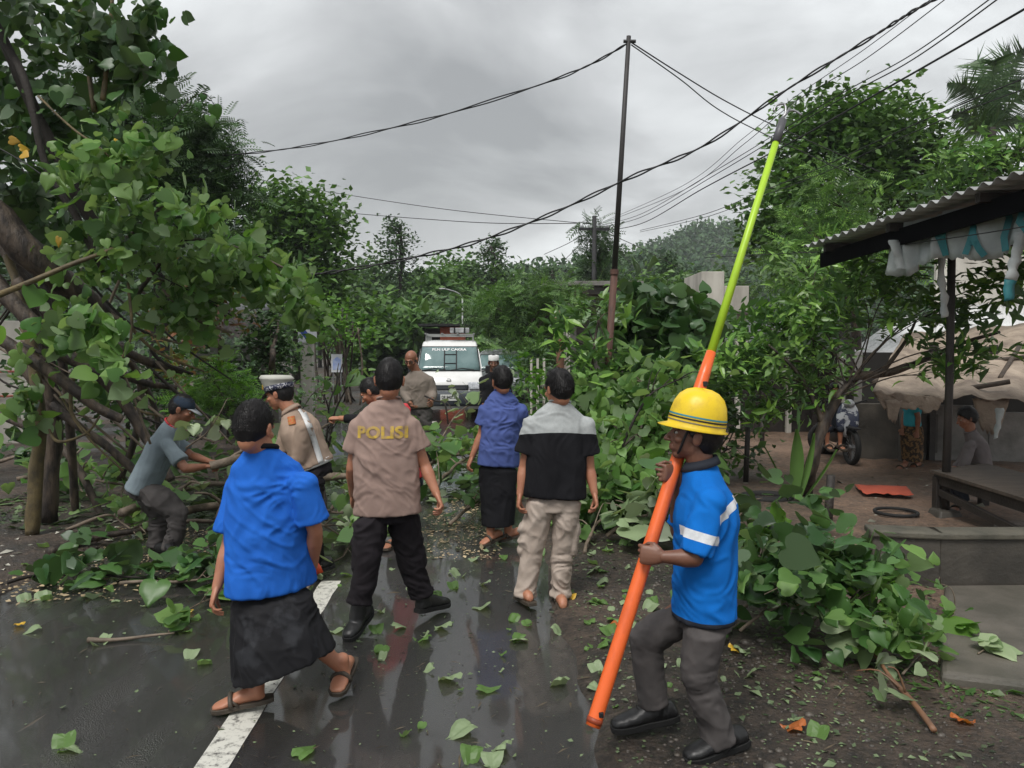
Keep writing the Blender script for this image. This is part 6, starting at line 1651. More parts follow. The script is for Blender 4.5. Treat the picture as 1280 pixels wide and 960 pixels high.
# flat roofed half-built building in the centre
root = thing('flat_roofed_building', 'unfinished building with thin flat roof slab and grey columns beyond the road', 'building', V((1.9, 26, 0)))
a, b_ = at(678, 355, 26), at(804, 355, 26); mb = MB(); mb.box(((a.x+b_.x)/2, 27.6, a.z+.02), (b_.x-a.x, 3.4, .15)); mb.build('roof_slab', CONC, root, bevel=.01)
mb = MB(); mb.box(((a.x+b_.x)/2, 27.7, a.z-.2), (b_.x-a.x-.3, 3.2, .26)); mb.build('beam', CONCD, root)
for px in (690, 715, 770, 798):
    q = at(px, 400, 26.3); mb = MB(); mb.box((q.x, 26.3, (a.z-.3)/2), (.28, .28, a.z-.3)); mb.build('column', CONC, root, bevel=.01)
bk = mat('rough_block_wall', (.2, .175, .16), (.1, .09, .085), scale=6, rough=.9, bump=.6, stretch=(1, 1, 4))
q0, q1 = at(716, 400, 27), at(796, 400, 27); mb = MB(); mb.box(((q0.x+q1.x)/2, 27.4, 1.75), (q1.x-q0.x, .2, 3.3)); mb.build('wall', bk, root)
q0, q1 = at(682, 400, 26.5), at(700, 400, 26.5); mb = MB(); mb.box(((q0.x+q1.x)/2, 26.9, 1.6), (.5, .15, 3.1)); mb.build('wall', CONC, root)
# gate post with white boards
root = thing('board_gate', 'orange-brown timber post with white boards standing before the unfinished building', 'gate', at(705, 470, 16)); root.location.z = 0
q = at(702, 470, 16); mb = MB(); mb.tube([V((q.x, q.y, 0)), at(700, 430, 16), at(697, 385, 16)], [.09, .08, .07], 8, rough=.3); mb.build('post', mat('raw_timber', (.28, .14, .075), (.16, .08, .05), scale=5, rough=.8, bump=.4), root, True)
for px in (703, 710, 664, 672, 680):
    t = 392 if px > 690 else 448
    p0, p1 = at(px, t, 16.2 if px > 690 else 17), at(px, 480, 16.2 if px > 690 else 17); mb = MB(); mb.beam(V((p0.x, p0.y, .0)), p0, .09 if px > 690 else .05, .03, up=V((0, 1, 0))); mb.build('board', WHW, root)
# left house and wall
root = thing('brown_roofed_house', 'small house with brown sloping roof half hidden by foliage on the left', 'house', V((-5.6, 17, 0)))
a, b_ = at(255, 405, 15.5), at(345, 425, 15.5); c, d_ = at(345, 378, 18), at(255, 376, 18)
corr('roof', at(240, 412, 15), at(346, 432, 15), at(262, 383, 18)-at(240, 412, 15), .2, .03, ROOFT, root)
corr('roof', at(235, 390, 18), at(330, 388, 18), V((0, 2, .35)), .2, .03, CORRD, root)
wall(245, 340, 15.6, 15.6, 0, 1.85, CONC); wall(330, 345, 15.4, 18, 0, 1.7, CONCD)
for px in (262, 292, 318):
    q = at(px, 480, 15.45); mb = MB(); mb.box((q.x, 15.5, 1.0), (.5 if px == 292 else .3, .06, 1.1)); mb.build('window' if px != 292 else 'door', DARKIN, root)
root = thing('roadside_wall', 'pale plastered wall with thin red lines at the left edge', 'wall', at(0, 500, 14)); root.location.z = 0
wall(-120, 62, 13.5, 14.5, 0, 2.3, WHW)
for z in (.9, 1.35): wall(-120, 62, 13.42, 14.42, z, z+.04, mat('red_line', (.35, .10, .07), rough=.7), 'red_line', .02)
# booth
root = thing('red_booth', 'small orange-red booth with overhanging black roof behind the van', 'booth', at(560, 480, 33)); root.location.z = 0
q = at(565, 430, 33); mb = MB(); mb.box((q.x, 33.6, 1.35), (1.0, 1.3, 2.7)); mb.build('wall', mat('orange_red_wall', (.38, .09, .045), (.28, .07, .04), rough=.8), root)
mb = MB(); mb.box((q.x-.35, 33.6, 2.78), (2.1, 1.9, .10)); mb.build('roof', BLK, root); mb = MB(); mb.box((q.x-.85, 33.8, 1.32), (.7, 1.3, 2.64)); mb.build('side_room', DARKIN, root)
# street lamp
root = thing('street_lamp', 'thin street lamp with curved arm rising behind the booth', 'street lamp', at(578, 470, 36)); root.location.z = 0
q = at(578, 372, 36); mb = MB(); mb.tube([V((q.x, 36, 0)), q], [.06, .04], 8); mb.build('pole', mat('galvanised', (.35, .36, .36), metal=.5, rough=.5), root, True)
mb = MB(); mb.tube(spline([q, at(572, 366, 36), at(560, 362, 36), at(553, 361, 36)], 4), .03, 6); mb.build('arm', MATS['galvanised'], root, True)
q = at(553, 361, 36); mb = MB(); mb.box(q, (.3, .15, .07)); mb.build('lamp_head', MATS['galvanised'], root, bevel=.03)
# notice post and small sign
root = thing('notice_post', 'white concrete post with a blue and white panel on top beside the road', 'post', at(385, 500, 17)); root.location.z = 0
q0, q1 = at(384, 428, 17), at(384, 480, 17); mb = MB(); mb.box((q0.x, 17, q0.z/2), (.26, .2, q0.z)); mb.build('post', WHW, root, bevel=.01)
SIGNB = mat('sign_blue', (.05, .10, .42), rough=.4); SIGNW = mat('sign_white', (.72, .74, .78), rough=.4)
q = at(383, 420, 16.8); mb = MB(); mb.box((q.x, 16.88, q.z), (.40, .04, .28)); pn = mb.build('panel', SIGNW, root)
mb = MB(); mb.add([(q.x-.19, 16.855, q.z+.13), (q.x-.04, 16.855, q.z+.13), (q.x+.19, 16.855, q.z-.13), (q.x+.02, 16.855, q.z-.13)], [(0, 1, 2, 3)]); mb.build('blue_stripe', SIGNB, pn)
root = thing('roadside_sign', 'small white sign board with blue picture standing at the road bend', 'sign', at(421, 480, 24)); root.location.z = 0
q = at(421, 454, 24); mb = MB(); mb.box((q.x, 24, q.z), (.34, .03, .56)); bd = mb.build('board', SIGNW, root)
mb = MB(); mb.add([(q.x-.12, 23.975, q.z-.2), (q.x+.12, 23.975, q.z-.2), (q.x+.13, 23.975, q.z+.12), (q.x+.02, 23.975, q.z+.2), (q.x-.12, 23.975, q.z+.1)], [(0, 1, 2, 3, 4)]); mb.build('blue_picture', mat('sign_pale_blue', (.22, .32, .68), (.6, .66, .8), scale=3, rough=.4), bd)
for dx in (-.12, .12):
    mb = MB(); mb.tube([V((q.x+dx, 24.03, 0)), V((q.x+dx, 24.03, q.z))], .02, 6); mb.build('leg', RIM, root)
# ---- poles
RUST = mat('rusty_steel', (.13, .06, .04), (.06, .033, .028), scale=6, rough=.7, bump=.3, stretch=(3, 3, .6))
root = thing('tall_rusty_pole', 'tall slender rusty steel pole leaning slightly, carrying cables at its top', 'pole', at(751, 618, 9.5)); root.location.z = 0
pt = at(786, 45, 9.0); pb = at(751, 622, 9.4); pm = at(768, 340, 9.2)
mb = MB(); mb.tube([pb, at(757, 500, 9.35), pm], [.042, .042, .042], 12); mb.build('lower_pipe', RUST, root, True)
mb = MB(); mb.tube([pm, pt], [.034, .026], 12); mb.build('upper_pipe', mat('dark_steel', (.035, .032, .032), rough=.6), root, True)
mb = MB(); mb.tube([pm+V((0, 0, -.03)), pm+V((0, 0, .03))], .05, 12); mb.build('collar', RUST, root)
mb = MB(); mb.tube([pt+V((-.06, 0, -.06)), pt+V((.08, 0, -.06))], .02, 8); mb.build('cable_clamp', BLK, root)
root = thing('utility_pole', 'dark concrete utility pole overgrown with leaves in the distance', 'utility pole', at(743, 495, 32)); root.location.z = 0
ut = at(743, 270, 30.3); mb = MB(); mb.tube([V((ut.x, 30.3, 0)), ut], [.11, .085], 12); mb.build('pole', mat('pole_dark', (.03, .03, .032), rough=.8), root, True)
mb = MB(); mb.beam(ut+V((-.6, 0, -.5)), ut+V((.6, 0, -.5)), .1, .1); mb.build('cross_arm', BLK, root)
for dx in (-.5, 0, .5):
    mb = MB(); mb.tube([ut+V((dx, 0, -.45)), ut+V((dx, 0, -.28))], [.06, .045], 8); mb.build('insulator', SIGNW, root, True)
# ---- cables
CAB = mat('black_cable', (.012, .012, .013), rough=.6)
def cable(label, pts, r, strands=1, tw=0.0, grp='overhead cables'):
    lp = spline([at(*p) for p in pts], 14); rt = None
    mb = MB()
    if strands == 1: mb.tube(lp, r, 6); o = mb.build('cable', CAB, None, True); tag(o, label, 'cable', grp); return o
    rt = thing('cable', label, 'cable', lp[0], grp)
    for s_ in range(strands):
        mb = MB(); pp = [p+V((0, math.cos(i*tw+PI*s_), math.sin(i*tw+PI*s_)))*r*1.02+V((0, 0, .02*s_*math.sin(PI*i/(len(lp)-1)))) for i, p in enumerate(lp)]
        mb.tube(pp, r, 6); mb.build('strand', CAB, rt, True)
cable('thick black drop cable sweeping from the upper right corner down into the broken tree', [(1190, -12, 7.0), (1140, 15, 7.1), (1090, 47, 7.3), (985, 112, 7.7), (880, 183, 8.2), (790, 222, 8.6), (690, 268, 9.0), (600, 302, 9.2), (520, 322, 9.3), (440, 337, 9.2), (380, 344, 9.0), (300, 342, 8.6), (240, 330, 8.0)], .0095, 2, .8)
cable('twisted cable from the rusty pole top to the dark tree at the left', [(783, 55, 9.0), (740, 80, 9.4), (680, 105, 10), (560, 143, 11.2), (480, 163, 12), (400, 180, 13), (330, 190, 14), (262, 196, 15)], .0085, 2, .5)
cable('cable running down right from the rusty pole top, upper one of two', [(789, 53, 9.0), (850, 92, 9.6), (910, 128, 10.5), (975, 160, 12), (1100, 215, 15)], .008)
cable('cable running down right from the rusty pole top, lower one of two', [(789, 56, 9.0), (850, 99, 9.5), (900, 138, 10.2), (965, 172, 11.5), (1080, 225, 14)], .007)
cable('heaviest of the parallel lines crossing above the dark tree to the upper right corner', [(745, 290, 31), (800, 280, 24), (880, 235, 15), (985, 180, 11), (1100, 115, 8.5), (1200, 58, 7.2), (1300, 0, 6.3)], .012)
cable('parallel line just above the heaviest one towards the upper right', [(745, 285, 31), (800, 272, 25), (900, 215, 16), (1040, 130, 11.5), (1140, 75, 9.6), (1262, -12, 8)], .009)
cable('second parallel line just above the heaviest one, slightly higher', [(745, 283, 31), (800, 268, 25), (900, 210, 16), (1040, 124, 11.5), (1140, 68, 9.6), (1252, -12, 8)], .008)
cable('steep thin line passing the hooked pole tip to the top edge', [(745, 282, 31), (850, 240, 20), (930, 180, 15), (990, 130, 12.5), (1080, 75, 10.5), (1196, -12, 9)], .007)
cable('steep thin line beside the one passing the hooked pole tip', [(745, 281, 31), (850, 234, 20), (930, 172, 15), (990, 124, 12.5), (1080, 62, 10.5), (1178, -12, 9)], .006)
cable('lowest line crossing the dark tree towards the palm', [(800, 288, 30), (880, 268, 22), (950, 240, 18), (1020, 212, 15), (1100, 175, 13), (1190, 135, 11.5), (1300, 90, 10)], .009)
cable('lower of the two lines crossing the dark tree towards the palm', [(800, 290, 30), (880, 272, 22), (950, 246, 18), (1020, 220, 15), (1100, 184, 13), (1190, 145, 11.5), (1300, 104, 10)], .008)
cable('thin distant wire from the left trees to the utility pole, upper one', [(290, 218, 40), (400, 238, 38), (560, 262, 35), (738, 280, 31.5)], .014)
cable('thin distant wire from the left trees to the utility pole, lower one', [(420, 265, 40), (520, 273, 37), (620, 279, 34), (738, 279, 31.5)], .016)
for k, (x, y) in enumerate(((680, 318), (700, 330), (790, 330), (850, 335))):
    cable(['far wire sagging left behind the utility pole, higher one', 'far wire sagging left behind the utility pole, lower one', 'far wire descending right from the utility pole, steeper one', 'far wire descending right from the utility pole towards the hill'][k], [(743, 285, 31), ((743+x)/2, (285+y)/2-2+4*(k < 2), 34), (x, y, 40)], .014)
cable('thin line crossing in front of the corrugated roof and the torn banner', [(880, 322, 12), (1000, 316, 9.8), (1080, 312, 8.6), (1200, 296, 7), (1300, 280, 6)], .005)
cable('thin black wire hanging through the leaves of the broken tree', [(-10, 180, 6.6), (60, 225, 6.6), (140, 310, 6.8), (200, 345, 7), (272, 380, 7.4)], .006)
# ---- hot stick
HO = mat('orange_fibreglass', (.80, .135, .025), (.52, .085, .02), scale=11, rough=.28, rough2=.55, sharp=(.5, .75), bump=.1, bscale=50, dist=.003, stretch=(1, 1, .35)); HG = mat('lime_fibreglass', (.40, .64, .03), (.26, .42, .03), scale=10, rough=.3, rough2=.55, sharp=(.5, .78), stretch=(1, 1, .35))
root = thing('telescopic_pole', 'long orange and lime telescopic insulated pole with hook, held up by the worker', 'pole', ROD0)
mb = MB(); k1 = ROD0.lerp(ROD1, .86); mb.tube([ROD0, ROD0.lerp(ROD1, .02), k1, ROD0.lerp(ROD1, .93), ROD1], [.031, .031, .030, .0275, .022], 20); o = mb.build('orange_section', HO, root, True)
mb = MB(); mb.tube([ROD1.lerp(ROD0, .002), ROD1.lerp(ROD2, .5), ROD2], [.0205, .018, .017], 16); mb.build('lime_section', HG, root, True)
ax = (ROD1-ROD0).normalized()
mb = MB(); mb.tube([ROD0+ax*.012, ROD0+ax*.035], .0335, 20); mb.build('end_cap', mat('cap_orange_dark', (.35, .06, .02), rough=.5), root, True)
for t, w_ in ((.035, .02), (.905, .022)):
    p = ROD0.lerp(ROD1, t)+V((.012, -.029 if t < .5 else -.027, 0)); mb = MB(); mb.box(p, (w_, .012, w_*1.1)); mb.build('lock_button', BLK, root, bevel=.003)
ax2 = (ROD2-ROD1).normalized(); mb = MB(); mb.tube([ROD2-ax2*.10, ROD2+ax2*.04], [.0215, .020], 16); hd = mb.build('head', mat('grey_fitting', (.10, .10, .11), rough=.5), root, True)
mb = MB(); c = ROD2+ax2*.04; mb.tube(spline([c, c+ax2*.06, c+ax2*.10+V((-.02, 0, 0)), c+ax2*.09+V((-.055, 0, 0)), c+ax2*.055+V((-.06, 0, 0))], 5), .006, 8); mb.tube(spline([c+ax2*.05, c+ax2*.06+V((.04, 0, 0)), c+ax2*.03+V((.09, 0, 0))], 4), .006, 6); mb.tube([c+ax2*.0+V((-.012, 0, 0)), c+ax2*.07+V((.02, 0, 0))], .008, 6); mb.build('hook', RIM, hd, True)
# ================================================================ fallen branches
def fallen(label, pts, r, n, size, m, sp=.18, T=HEART, bark=BARKP, name='fallen_branch', twigs=4, hmin=.03, group=None, k=5):
    """pts: world points of the stem; n leaf clusters"""
    pts = [V(p) for p in pts]; rt = thing(name, label, 'branch', V((pts[0].x, pts[0].y, 0)), group)
    lp = spline(pts, 8); mb = MB(); L_ = len(lp)
    lp = [p+V((noise.noise(p*3), noise.noise(p*3.3), noise.noise(p*2.7)))*.03 for p in lp]
    mb.tube(lp, [r*(1-.7*i/(L_-1)) for i in range(L_)], 8, rough=.3); ends = []
    for q in range(twigs):
        i = random.randint(L_//5, L_-2); a = lp[i]; d_ = (lp[min(i+1, L_-1)]-lp[i-1]).normalized()
        e_ = a+(d_*random.uniform(.2, 1)+V((random.gauss(0, .8), random.gauss(0, .8), random.uniform(0, .7)))).normalized()*random.uniform(.25, .7)*min(1, sp*4)
        e_.z = max(e_.z, .05); mb.tube(spline([a, a.lerp(e_, .5)+V((0, 0, .05)), e_], 3), [r*.4, r*.38, r*.35, r*.3, r*.28, r*.25, r*.2], 6); ends.append(e_)
    mb.build('stem', bark, rt, True)
    if n:
        C_ = []
        for _ in range(n):
            if ends and random.random() < .5: c = random.choice(ends)
            else: c = lp[random.randint(L_//5, L_-1)]
            c = c+V((random.gauss(0, sp), random.gauss(0, sp), abs(random.gauss(0, sp*.6)))); C_.append(c[:])
        P, A, Nn, S = cluster_leaves(np.array(C_), k, sp*.5, size, 'out', up=.5); S = S*RNG.lognormal(-.05, .28, len(S))
        P[:, 2] = np.maximum(P[:, 2], hmin+RNG.random(len(P))*.05); A[:, 2] = np.where(P[:, 2] < .15, A[:, 2]*.2, A[:, 2]-.3)
        leaf_mesh('leaves', T, P, A, Nn, S, rt, m)
    return rt
def g3(px, py, z=.05): p = gp(px, py, z); return p
# left heap
fallen('thick cut limb lying across the left roadside beside the bending man', [g3(150, 640, .3), g3(240, 610, .3), g3(330, 600, .35), g3(440, 596, .4)], .045, 0, .1, WARU, bark=BARKP, twigs=3)
fallen('pale limb being pulled by the bending man', [at(262, 583, 6.7), at(290, 575, 6.8), at(330, 562, 7.2), at(400, 560, 8)], .045, 4, .12, WARU, bark=BARKP, twigs=3)
fallen('long grey limb lying behind the blue-shirted man', [g3(225, 640, .1), g3(280, 632, .15), g3(345, 632, .2), g3(430, 640, .15)], .05, 3, .12, WARUP, bark=BARKP)
fallen('brown limb on the ground in front of the tangled trunks', [g3(60, 690, .06), g3(130, 668, .1), g3(220, 655, .12), g3(300, 650, .1)], .045, 2, .13, WARU, bark=BARK)
fallen('dark branch with leaves lying at the left edge of the asphalt', [g3(10, 730), g3(90, 715), g3(190, 722), g3(260, 712)], .015, 26, .12, WARUD, sp=.15, bark=BARKD)
fallen('leafy branch spread over the asphalt edge behind the blue-shirted man', [g3(150, 728), g3(230, 726), g3(300, 722), g3(380, 728)], .015, 16, .10, WARUD, sp=.14)
fallen('wilted leafy branch on the centre line beside the police boots', [g3(380, 745), g3(400, 715), g3(430, 690), g3(440, 660)], .012, 9, .11, WARUP, sp=.09)
fallen('broken leafy branch in front of the policeman', [g3(310, 665, .1), g3(340, 650, .3), g3(400, 655, .3), g3(430, 670, .2)], .02, 14, .14, WARU, sp=.16)
fallen('upright leafy bough standing left of the taupe police t-shirt', [g3(400, 620, .1), at(405, 560, 8.6), at(415, 500, 8.8), at(428, 455, 9)], .02, 12, .11, WARU, sp=.11, bark=BARKD, twigs=6)
fallen('thin dark sapling held up beside the policeman', [g3(410, 650, .1), at(405, 590, 7.8), at(412, 545, 7.8), at(425, 500, 7.8), at(440, 470, 7.8)], .018, 3, .1, WARU, bark=BARKD, sp=.1)
fallen('heap of leafy boughs between the policeman and the road', [g3(330, 600, .2), g3(380, 585, .4), g3(410, 595, .3), g3(440, 610, .2)], .025, 18, .12, WARUP, sp=.2, twigs=7)
fallen('leafy boughs lying before the small fern-like shrub', [g3(180, 590, .3), g3(250, 580, .4), g3(320, 580, .3), g3(360, 570, .3)], .03, 22, .14, WARU, sp=.25, twigs=7)
fallen('leafy boughs piled under the tangled trunks', [g3(20, 600, .2), g3(70, 590, .3), g3(120, 600, .3), g3(170, 610, .2)], .03, 26, .13, WARU, sp=.25, twigs=7)
fallen('leafy debris beside the splintered trunk base at the left edge', [g3(-20, 580, .2), g3(30, 570, .3), g3(60, 575, .2), g3(110, 620, .2)], .03, 20, .13, WARUD, sp=.22, twigs=7)
fallen('small pile of branches right behind the bending man feet', [g3(80, 660, .1), g3(130, 645, .2), g3(150, 650, .15), g3(170, 665, .1)], .02, 9, .10, WARU, sp=.14)
fallen('big pale green leaves on a bent branch beside the dark cap', [at(232, 560, 6.4), at(255, 545, 6.2), at(268, 530, 6.1), at(280, 505, 6.1)], .008, 2, .12, WARUP, sp=.07)
fallen('leaves scattered over a broken branch beside the left centre line', [g3(210, 790, .02), g3(240, 760, .03), g3(275, 745, .03)], .008, 5, .13, WARU, sp=.08)
st = fallen('bare stick lying alone on the wet asphalt at lower left', [g3(113, 798, .03), g3(160, 795, .03), g3(216, 792, .03)], .017, 0, .1, WARU, bark=BARKP, twigs=0)
# centre heap
fallen('thick log end sticking out behind the taupe police t-shirt', [at(405, 596, 7.3), at(430, 596, 7.2), at(452, 597, 7.1)], .045, 0, .1, WARU, bark=BARKP, twigs=0)
fallen('leafy bough heaped in front of the violet-blue t-shirt', [g3(540, 620, .2), g3(560, 590, .35), g3(590, 570, .4), g3(610, 560, .4)], .025, 24, .14, WARU, sp=.22, twigs=7)
fallen('dark green bough at the feet of the man in the plain black sarong', [g3(560, 655, .08), g3(580, 640, .15), g3(600, 625, .2), g3(600, 600, .3)], .02, 14, .15, WARUD, sp=.16)
fallen('leafy bough lying across the road in front of the van', [g3(520, 590, .2), g3(560, 570, .4), g3(600, 565, .5), g3(650, 560, .4)], .03, 20, .14, WARU, sp=.2, twigs=8)
fallen('thin bough with pale leaves drooping before the van bumper', [g3(545, 560, .3), at(570, 520, 12), at(590, 505, 12), at(600, 505, 12)], .015, 7, .14, WARUP, sp=.2, twigs=7)
fallen('wilted bough near the balding man', [g3(470, 640, .05), g3(500, 620, .1), g3(540, 610, .15)], .015, 8, .12, WARUP, sp=.14)
# right heap
fallen('leafy bough at the foot of the heap beside the beige trousers', [g3(730, 690, .05), g3(745, 660, .15), g3(770, 640, .2), g3(800, 625, .2)], .018, 16, .14, WARU, sp=.14)
fallen('bough with pale undersides beside the orange pole', [g3(760, 670, .1), g3(790, 650, .25), g3(820, 640, .3), g3(860, 620, .3)], .02, 16, .14, WARUP, sp=.16)
fallen('long bare branch poking out of the heap towards the right', [at(700, 585, 8), at(745, 570, 8), at(790, 560, 8.2), at(850, 520, 8.6)], .018, 4, .13, WARU, bark=BARKP)
fallen('pale diagonal stick crossing the heap near the rusty pole', [at(735, 470, 9), at(765, 472, 9), at(790, 476, 9), at(832, 478, 9)], .016, 2, .1, WARU, bark=BARKP, twigs=2)
fallen('dark diagonal branch rising inside the heap', [at(778, 560, 7.8), at(795, 520, 7.8), at(820, 490, 7.9), at(860, 470, 8)], .018, 4, .12, WARU, bark=BARKD)
fallen('leafy bough lying behind the worker on the verge', [g3(840, 700, .1), g3(870, 670, .2), g3(900, 650, .3), g3(930, 640, .3)], .02, 16, .14, WARUD, sp=.2)
fallen('bough with wide leaves at the edge of the mud', [g3(660, 640, .1), g3(690, 625, .25), g3(720, 600, .4), g3(740, 590, .5)], .02, 9, .12, WARU, sp=.18)
# foreground right branch
R1 = [gp(1168, 915, .04), gp(1130, 862, .08), gp(1090, 812, .14), gp(1050, 778, .22), gp(1010, 760, .28)]
rt = fallen('large leafy branch with orange-brown stem lying on the mud in the right foreground', R1, .015, 13, .10, WARUP, sp=.09, k=4, bark=mat('orange_bark', (.26, .13, .07), (.14, .08, .05), scale=9, rough=.6), twigs=9)
fallen('leafy branch in the right foreground nearest to the worker', [g3(925, 790, .1), g3(955, 770, .2), g3(1000, 750, .3), g3(1040, 735, .4)], .012, 40, .095, WARUD, sp=.15, twigs=6)
fallen('thick leafy clump between the worker and the low wall', [g3(940, 735, .12), g3(980, 725, .25), g3(1030, 735, .4), g3(1075, 760, .3)], .012, 40, .09, WARU, sp=.15, twigs=6)
fallen('leafy clump against the foot of the low wall', [g3(1060, 800, .1), g3(1090, 785, .25), g3(1120, 790, .25), g3(1150, 800, .15)], .01, 26, .08, WARU, sp=.09, twigs=6)
fallen('dark leafy undergrowth branch directly behind the worker boots', [g3(900, 780, .08), g3(930, 760, .2), g3(960, 740, .35), g3(985, 730, .4)], .012, 34, .10, WARUD, sp=.15)
fallen('bent thin twig arching in front of the low wall', [gp(1130, 840, .1), at(1165, 800, 4.7), at(1192, 765, 4.8), at(1190, 735, 4.8), at(1165, 728, 4.9)], .007, 3, .1, BRIL, sp=.06, twigs=2)
fallen('upright shoot with fresh green leaves in front of the low wall', [at(1100, 790, 5.0), at(1095, 760, 5.0), at(1100, 735, 5.0), at(1108, 712, 5.0)], .007, 3, .12, BRIL, sp=.05, twigs=1)
fallen('upright shoot with large fresh leaves beside the worker back', [at(985, 760, 5.2), at(975, 710, 5.2), at(968, 680, 5.2), at(965, 655, 5.2)], .01, 5, .17, BRIL, sp=.08, twigs=2)
fallen('upright twig with three broad leaves in the right foreground', [at(1040, 780, 4.9), at(1030, 720, 4.9), at(1022, 690, 4.9), at(1015, 675, 4.9)], .008, 4, .16, BRIL, sp=.06, twigs=1)
fallen('flat whorl of pale leaves lying on the concrete path', [gp(1225, 815, .1), gp(1240, 805, .12)], .005, 2, .10, WARUP, sp=.04, twigs=0)

# ---- single fallen leaves on the road and verge (countable, individual)
def leaf_proto(T_, m, size, curl):
    tv, tf = T_; me = bpy.data.meshes.new('fallen_leaf'); v = tv.copy(); v[:, 0] *= random.uniform(.75, 1.05); v += RNG.normal(0, .012, v.shape); v[:, 2] += curl*(.28*v[:, 0]**2+.12*np.sin(v[:, 1]*5+curl)); v = v*size; v[:, 2] += .006
    v[:, 1] -= size*.5; me.from_pydata(v.tolist(), [], [list(f) for f in tf]); me.materials.append(m); return me
protos = {'green': [leaf_proto(HEART, WARU, .105, c) for c in (1.0, .5, -.9, 2.0, -1.6)], 'pale': [leaf_proto(HEART, WARUP, .105, c) for c in (1.1, .6, -.9, 2.2, -1.7)],
          'yellow': [leaf_proto(HEART, YELL, .085, 1)], 'orange': [leaf_proto(HEART, leafmat('orange_leaf', (.42, .11, .03), (.5, .16, .04)), .10, 1.4)]}
def put(kind, x, y, label, group, s=1.0, z=None):
    o = bpy.data.objects.new('fallen_leaf', random.choice(protos[kind])); COL.objects.link(o)
    l, r = edges(y); zz = max(.0, gz(x, y)) if z is None else z
    o.location = (x, y, zz+.008); o.rotation_euler = (random.gauss(0, .12), random.gauss(0, .12), random.uniform(0, 6.28)); o.scale = (s, s*random.uniform(.9, 1.1), s)
    tag(o, label, 'leaf', group)
for kind, px, py, lb in (('yellow', 22, 782, 'curled yellow leaf at the left edge of the road'), ('yellow', 236, 765, 'round yellow leaf on the asphalt left of the blue-shirted man'), ('orange', 1212, 852, 'orange leaf near the concrete path edge'),
                         ('orange', 988, 922, 'brown-orange leaf on the mud at the bottom right'), ('orange', 1208, 912, 'large dry orange leaf in the lower right corner'), ('yellow', 920, 822, 'big yellow leaf lying just behind the worker legs'),
                         ('orange', 762, 790, 'orange leaf beside the road edge near the orange pole'), ('yellow', 715, 752, 'yellow leaf next to the sandals of the beige trousers'), ('orange', 743, 632, 'tiny orange leaf below the leaf heap')):
    p = gp(px, py); put(kind, p.x, p.y, lb, None, 1.0 if px > 900 else .9)
GR = ((0, 'green'), (1, 'pale'))
LBL = {'green': 'green heart-shaped leaf fallen flat on the wet ground', 'pale': 'pale upturned heart-shaped leaf fallen on the wet ground'}
spots = [(570, 918), (622, 935), (612, 955), (590, 950), (95, 940), (72, 936), (385, 940), (120, 805), (232, 822), (255, 830), (192, 742), (205, 730), (240, 775), (545, 785), (520, 800), (600, 760), (640, 800), (470, 815), (498, 785), (692, 790), (610, 862), (560, 850), (465, 790),
         (750, 845), (740, 815), (765, 800), (775, 780), (50, 748), (30, 750), (150, 722), (640, 775), (415, 790), (745, 760), (755, 735), (730, 720), (780, 745), (60, 690), (120, 745), (930, 850), (1010, 935), (820, 760), (35, 790), (300, 740), (660, 720), (575, 720), (540, 745), (590, 700)]
for px, py in spots:
    p = gp(px, py); k = 'pale' if random.random() < .5 else 'green'; put(k, p.x+random.gauss(0, .02), p.y, LBL[k], k+' leaves fallen on the ground', random.uniform(.8, 1.3))
n = 0
while n < 180:
    r_ = random.random()
    if r_ < .40: x, y = random.gauss(.8, .35), random.uniform(3.6, 7.5)       # right verge
    elif r_ < .62: x, y = random.gauss(-.15, .45), random.uniform(3.4, 9)
    elif r_ < .82: x, y = random.gauss(-1.6, .5), random.uniform(4.8, 8)
    else: x, y = random.gauss(-3.0, .9), random.uniform(4.8, 8)
    k = 'pale' if random.random() < .55 else 'green'; put(k, x, y, LBL[k], k+' leaves fallen on the ground', random.choice((.3, .4, .5, .6, .75, .95))*random.uniform(.8, 1.2)); n += 1
# ---- fine debris (uncountable)
def debris(name, label, n, size, T_, m, regs, seed):
    P = []
    for _ in range(n):
        x0, x1, y0, y1 = random.choice(regs); x, y = random.uniform(x0, x1), random.uniform(y0, y1)**1.0
        P.append((x, y, max(0, gz(x, y))+.006))
    P = np.array(P); A = rnd(n); A[:, 2] *= .12; Nn = rnd(n, .25)+[[0, 0, 1]]
    o = leaf_mesh(name, T_, P, A, Nn, size*RNG.lognormal(0, .5, n), None, m); tag(o, label, None, kind='stuff')
LIT = leafmat('litter_bits', (.03, .05, .02), (.18, .24, .12), trans=.0, rough=.5)
LITB = leafmat('litter_brown', (.02, .015, .01), (.12, .09, .05), trans=0, rough=.6)
debris('leaf_litter', 'torn leaf bits over the wet road', 1300, .015, DIA, LIT, [(-1.2, .6, 3, 9), (-1.2, .6, 3, 9), (-3.5, -1.2, 3.2, 9), (.4, 1.6, 3.2, 9)], 1)
debris('verge_litter', 'shredded leaf bits on the muddy verge', 2600, .022, OVAL, LIT, [(.4, 1.9, 3, 8), (1.2, 3.2, 3, 6)], 12)
debris('twig_litter', 'tiny twigs and bark crumbs over the road', 1800, .035, tmpl([(0, 0, 0), (.05, .5, .04), (0, 1, 0), (-.05, .5, .04)], [(0, 1, 2, 3)]), LITB, [(-1.2, .7, 2.9, 9), (-3.4, -1, 3, 9), (.4, 2.5, 3, 8)], 2)
debris('wood_chips', 'pale wood chips and saw dust at the left roadside', 2600, .022, DIA, leafmat('chips', (.25, .19, .11), (.42, .33, .2), trans=0, rough=.8), [(-3.9, -2.6, 5.4, 7.6), (-.9, -.1, 6.5, 9.5)], 3)
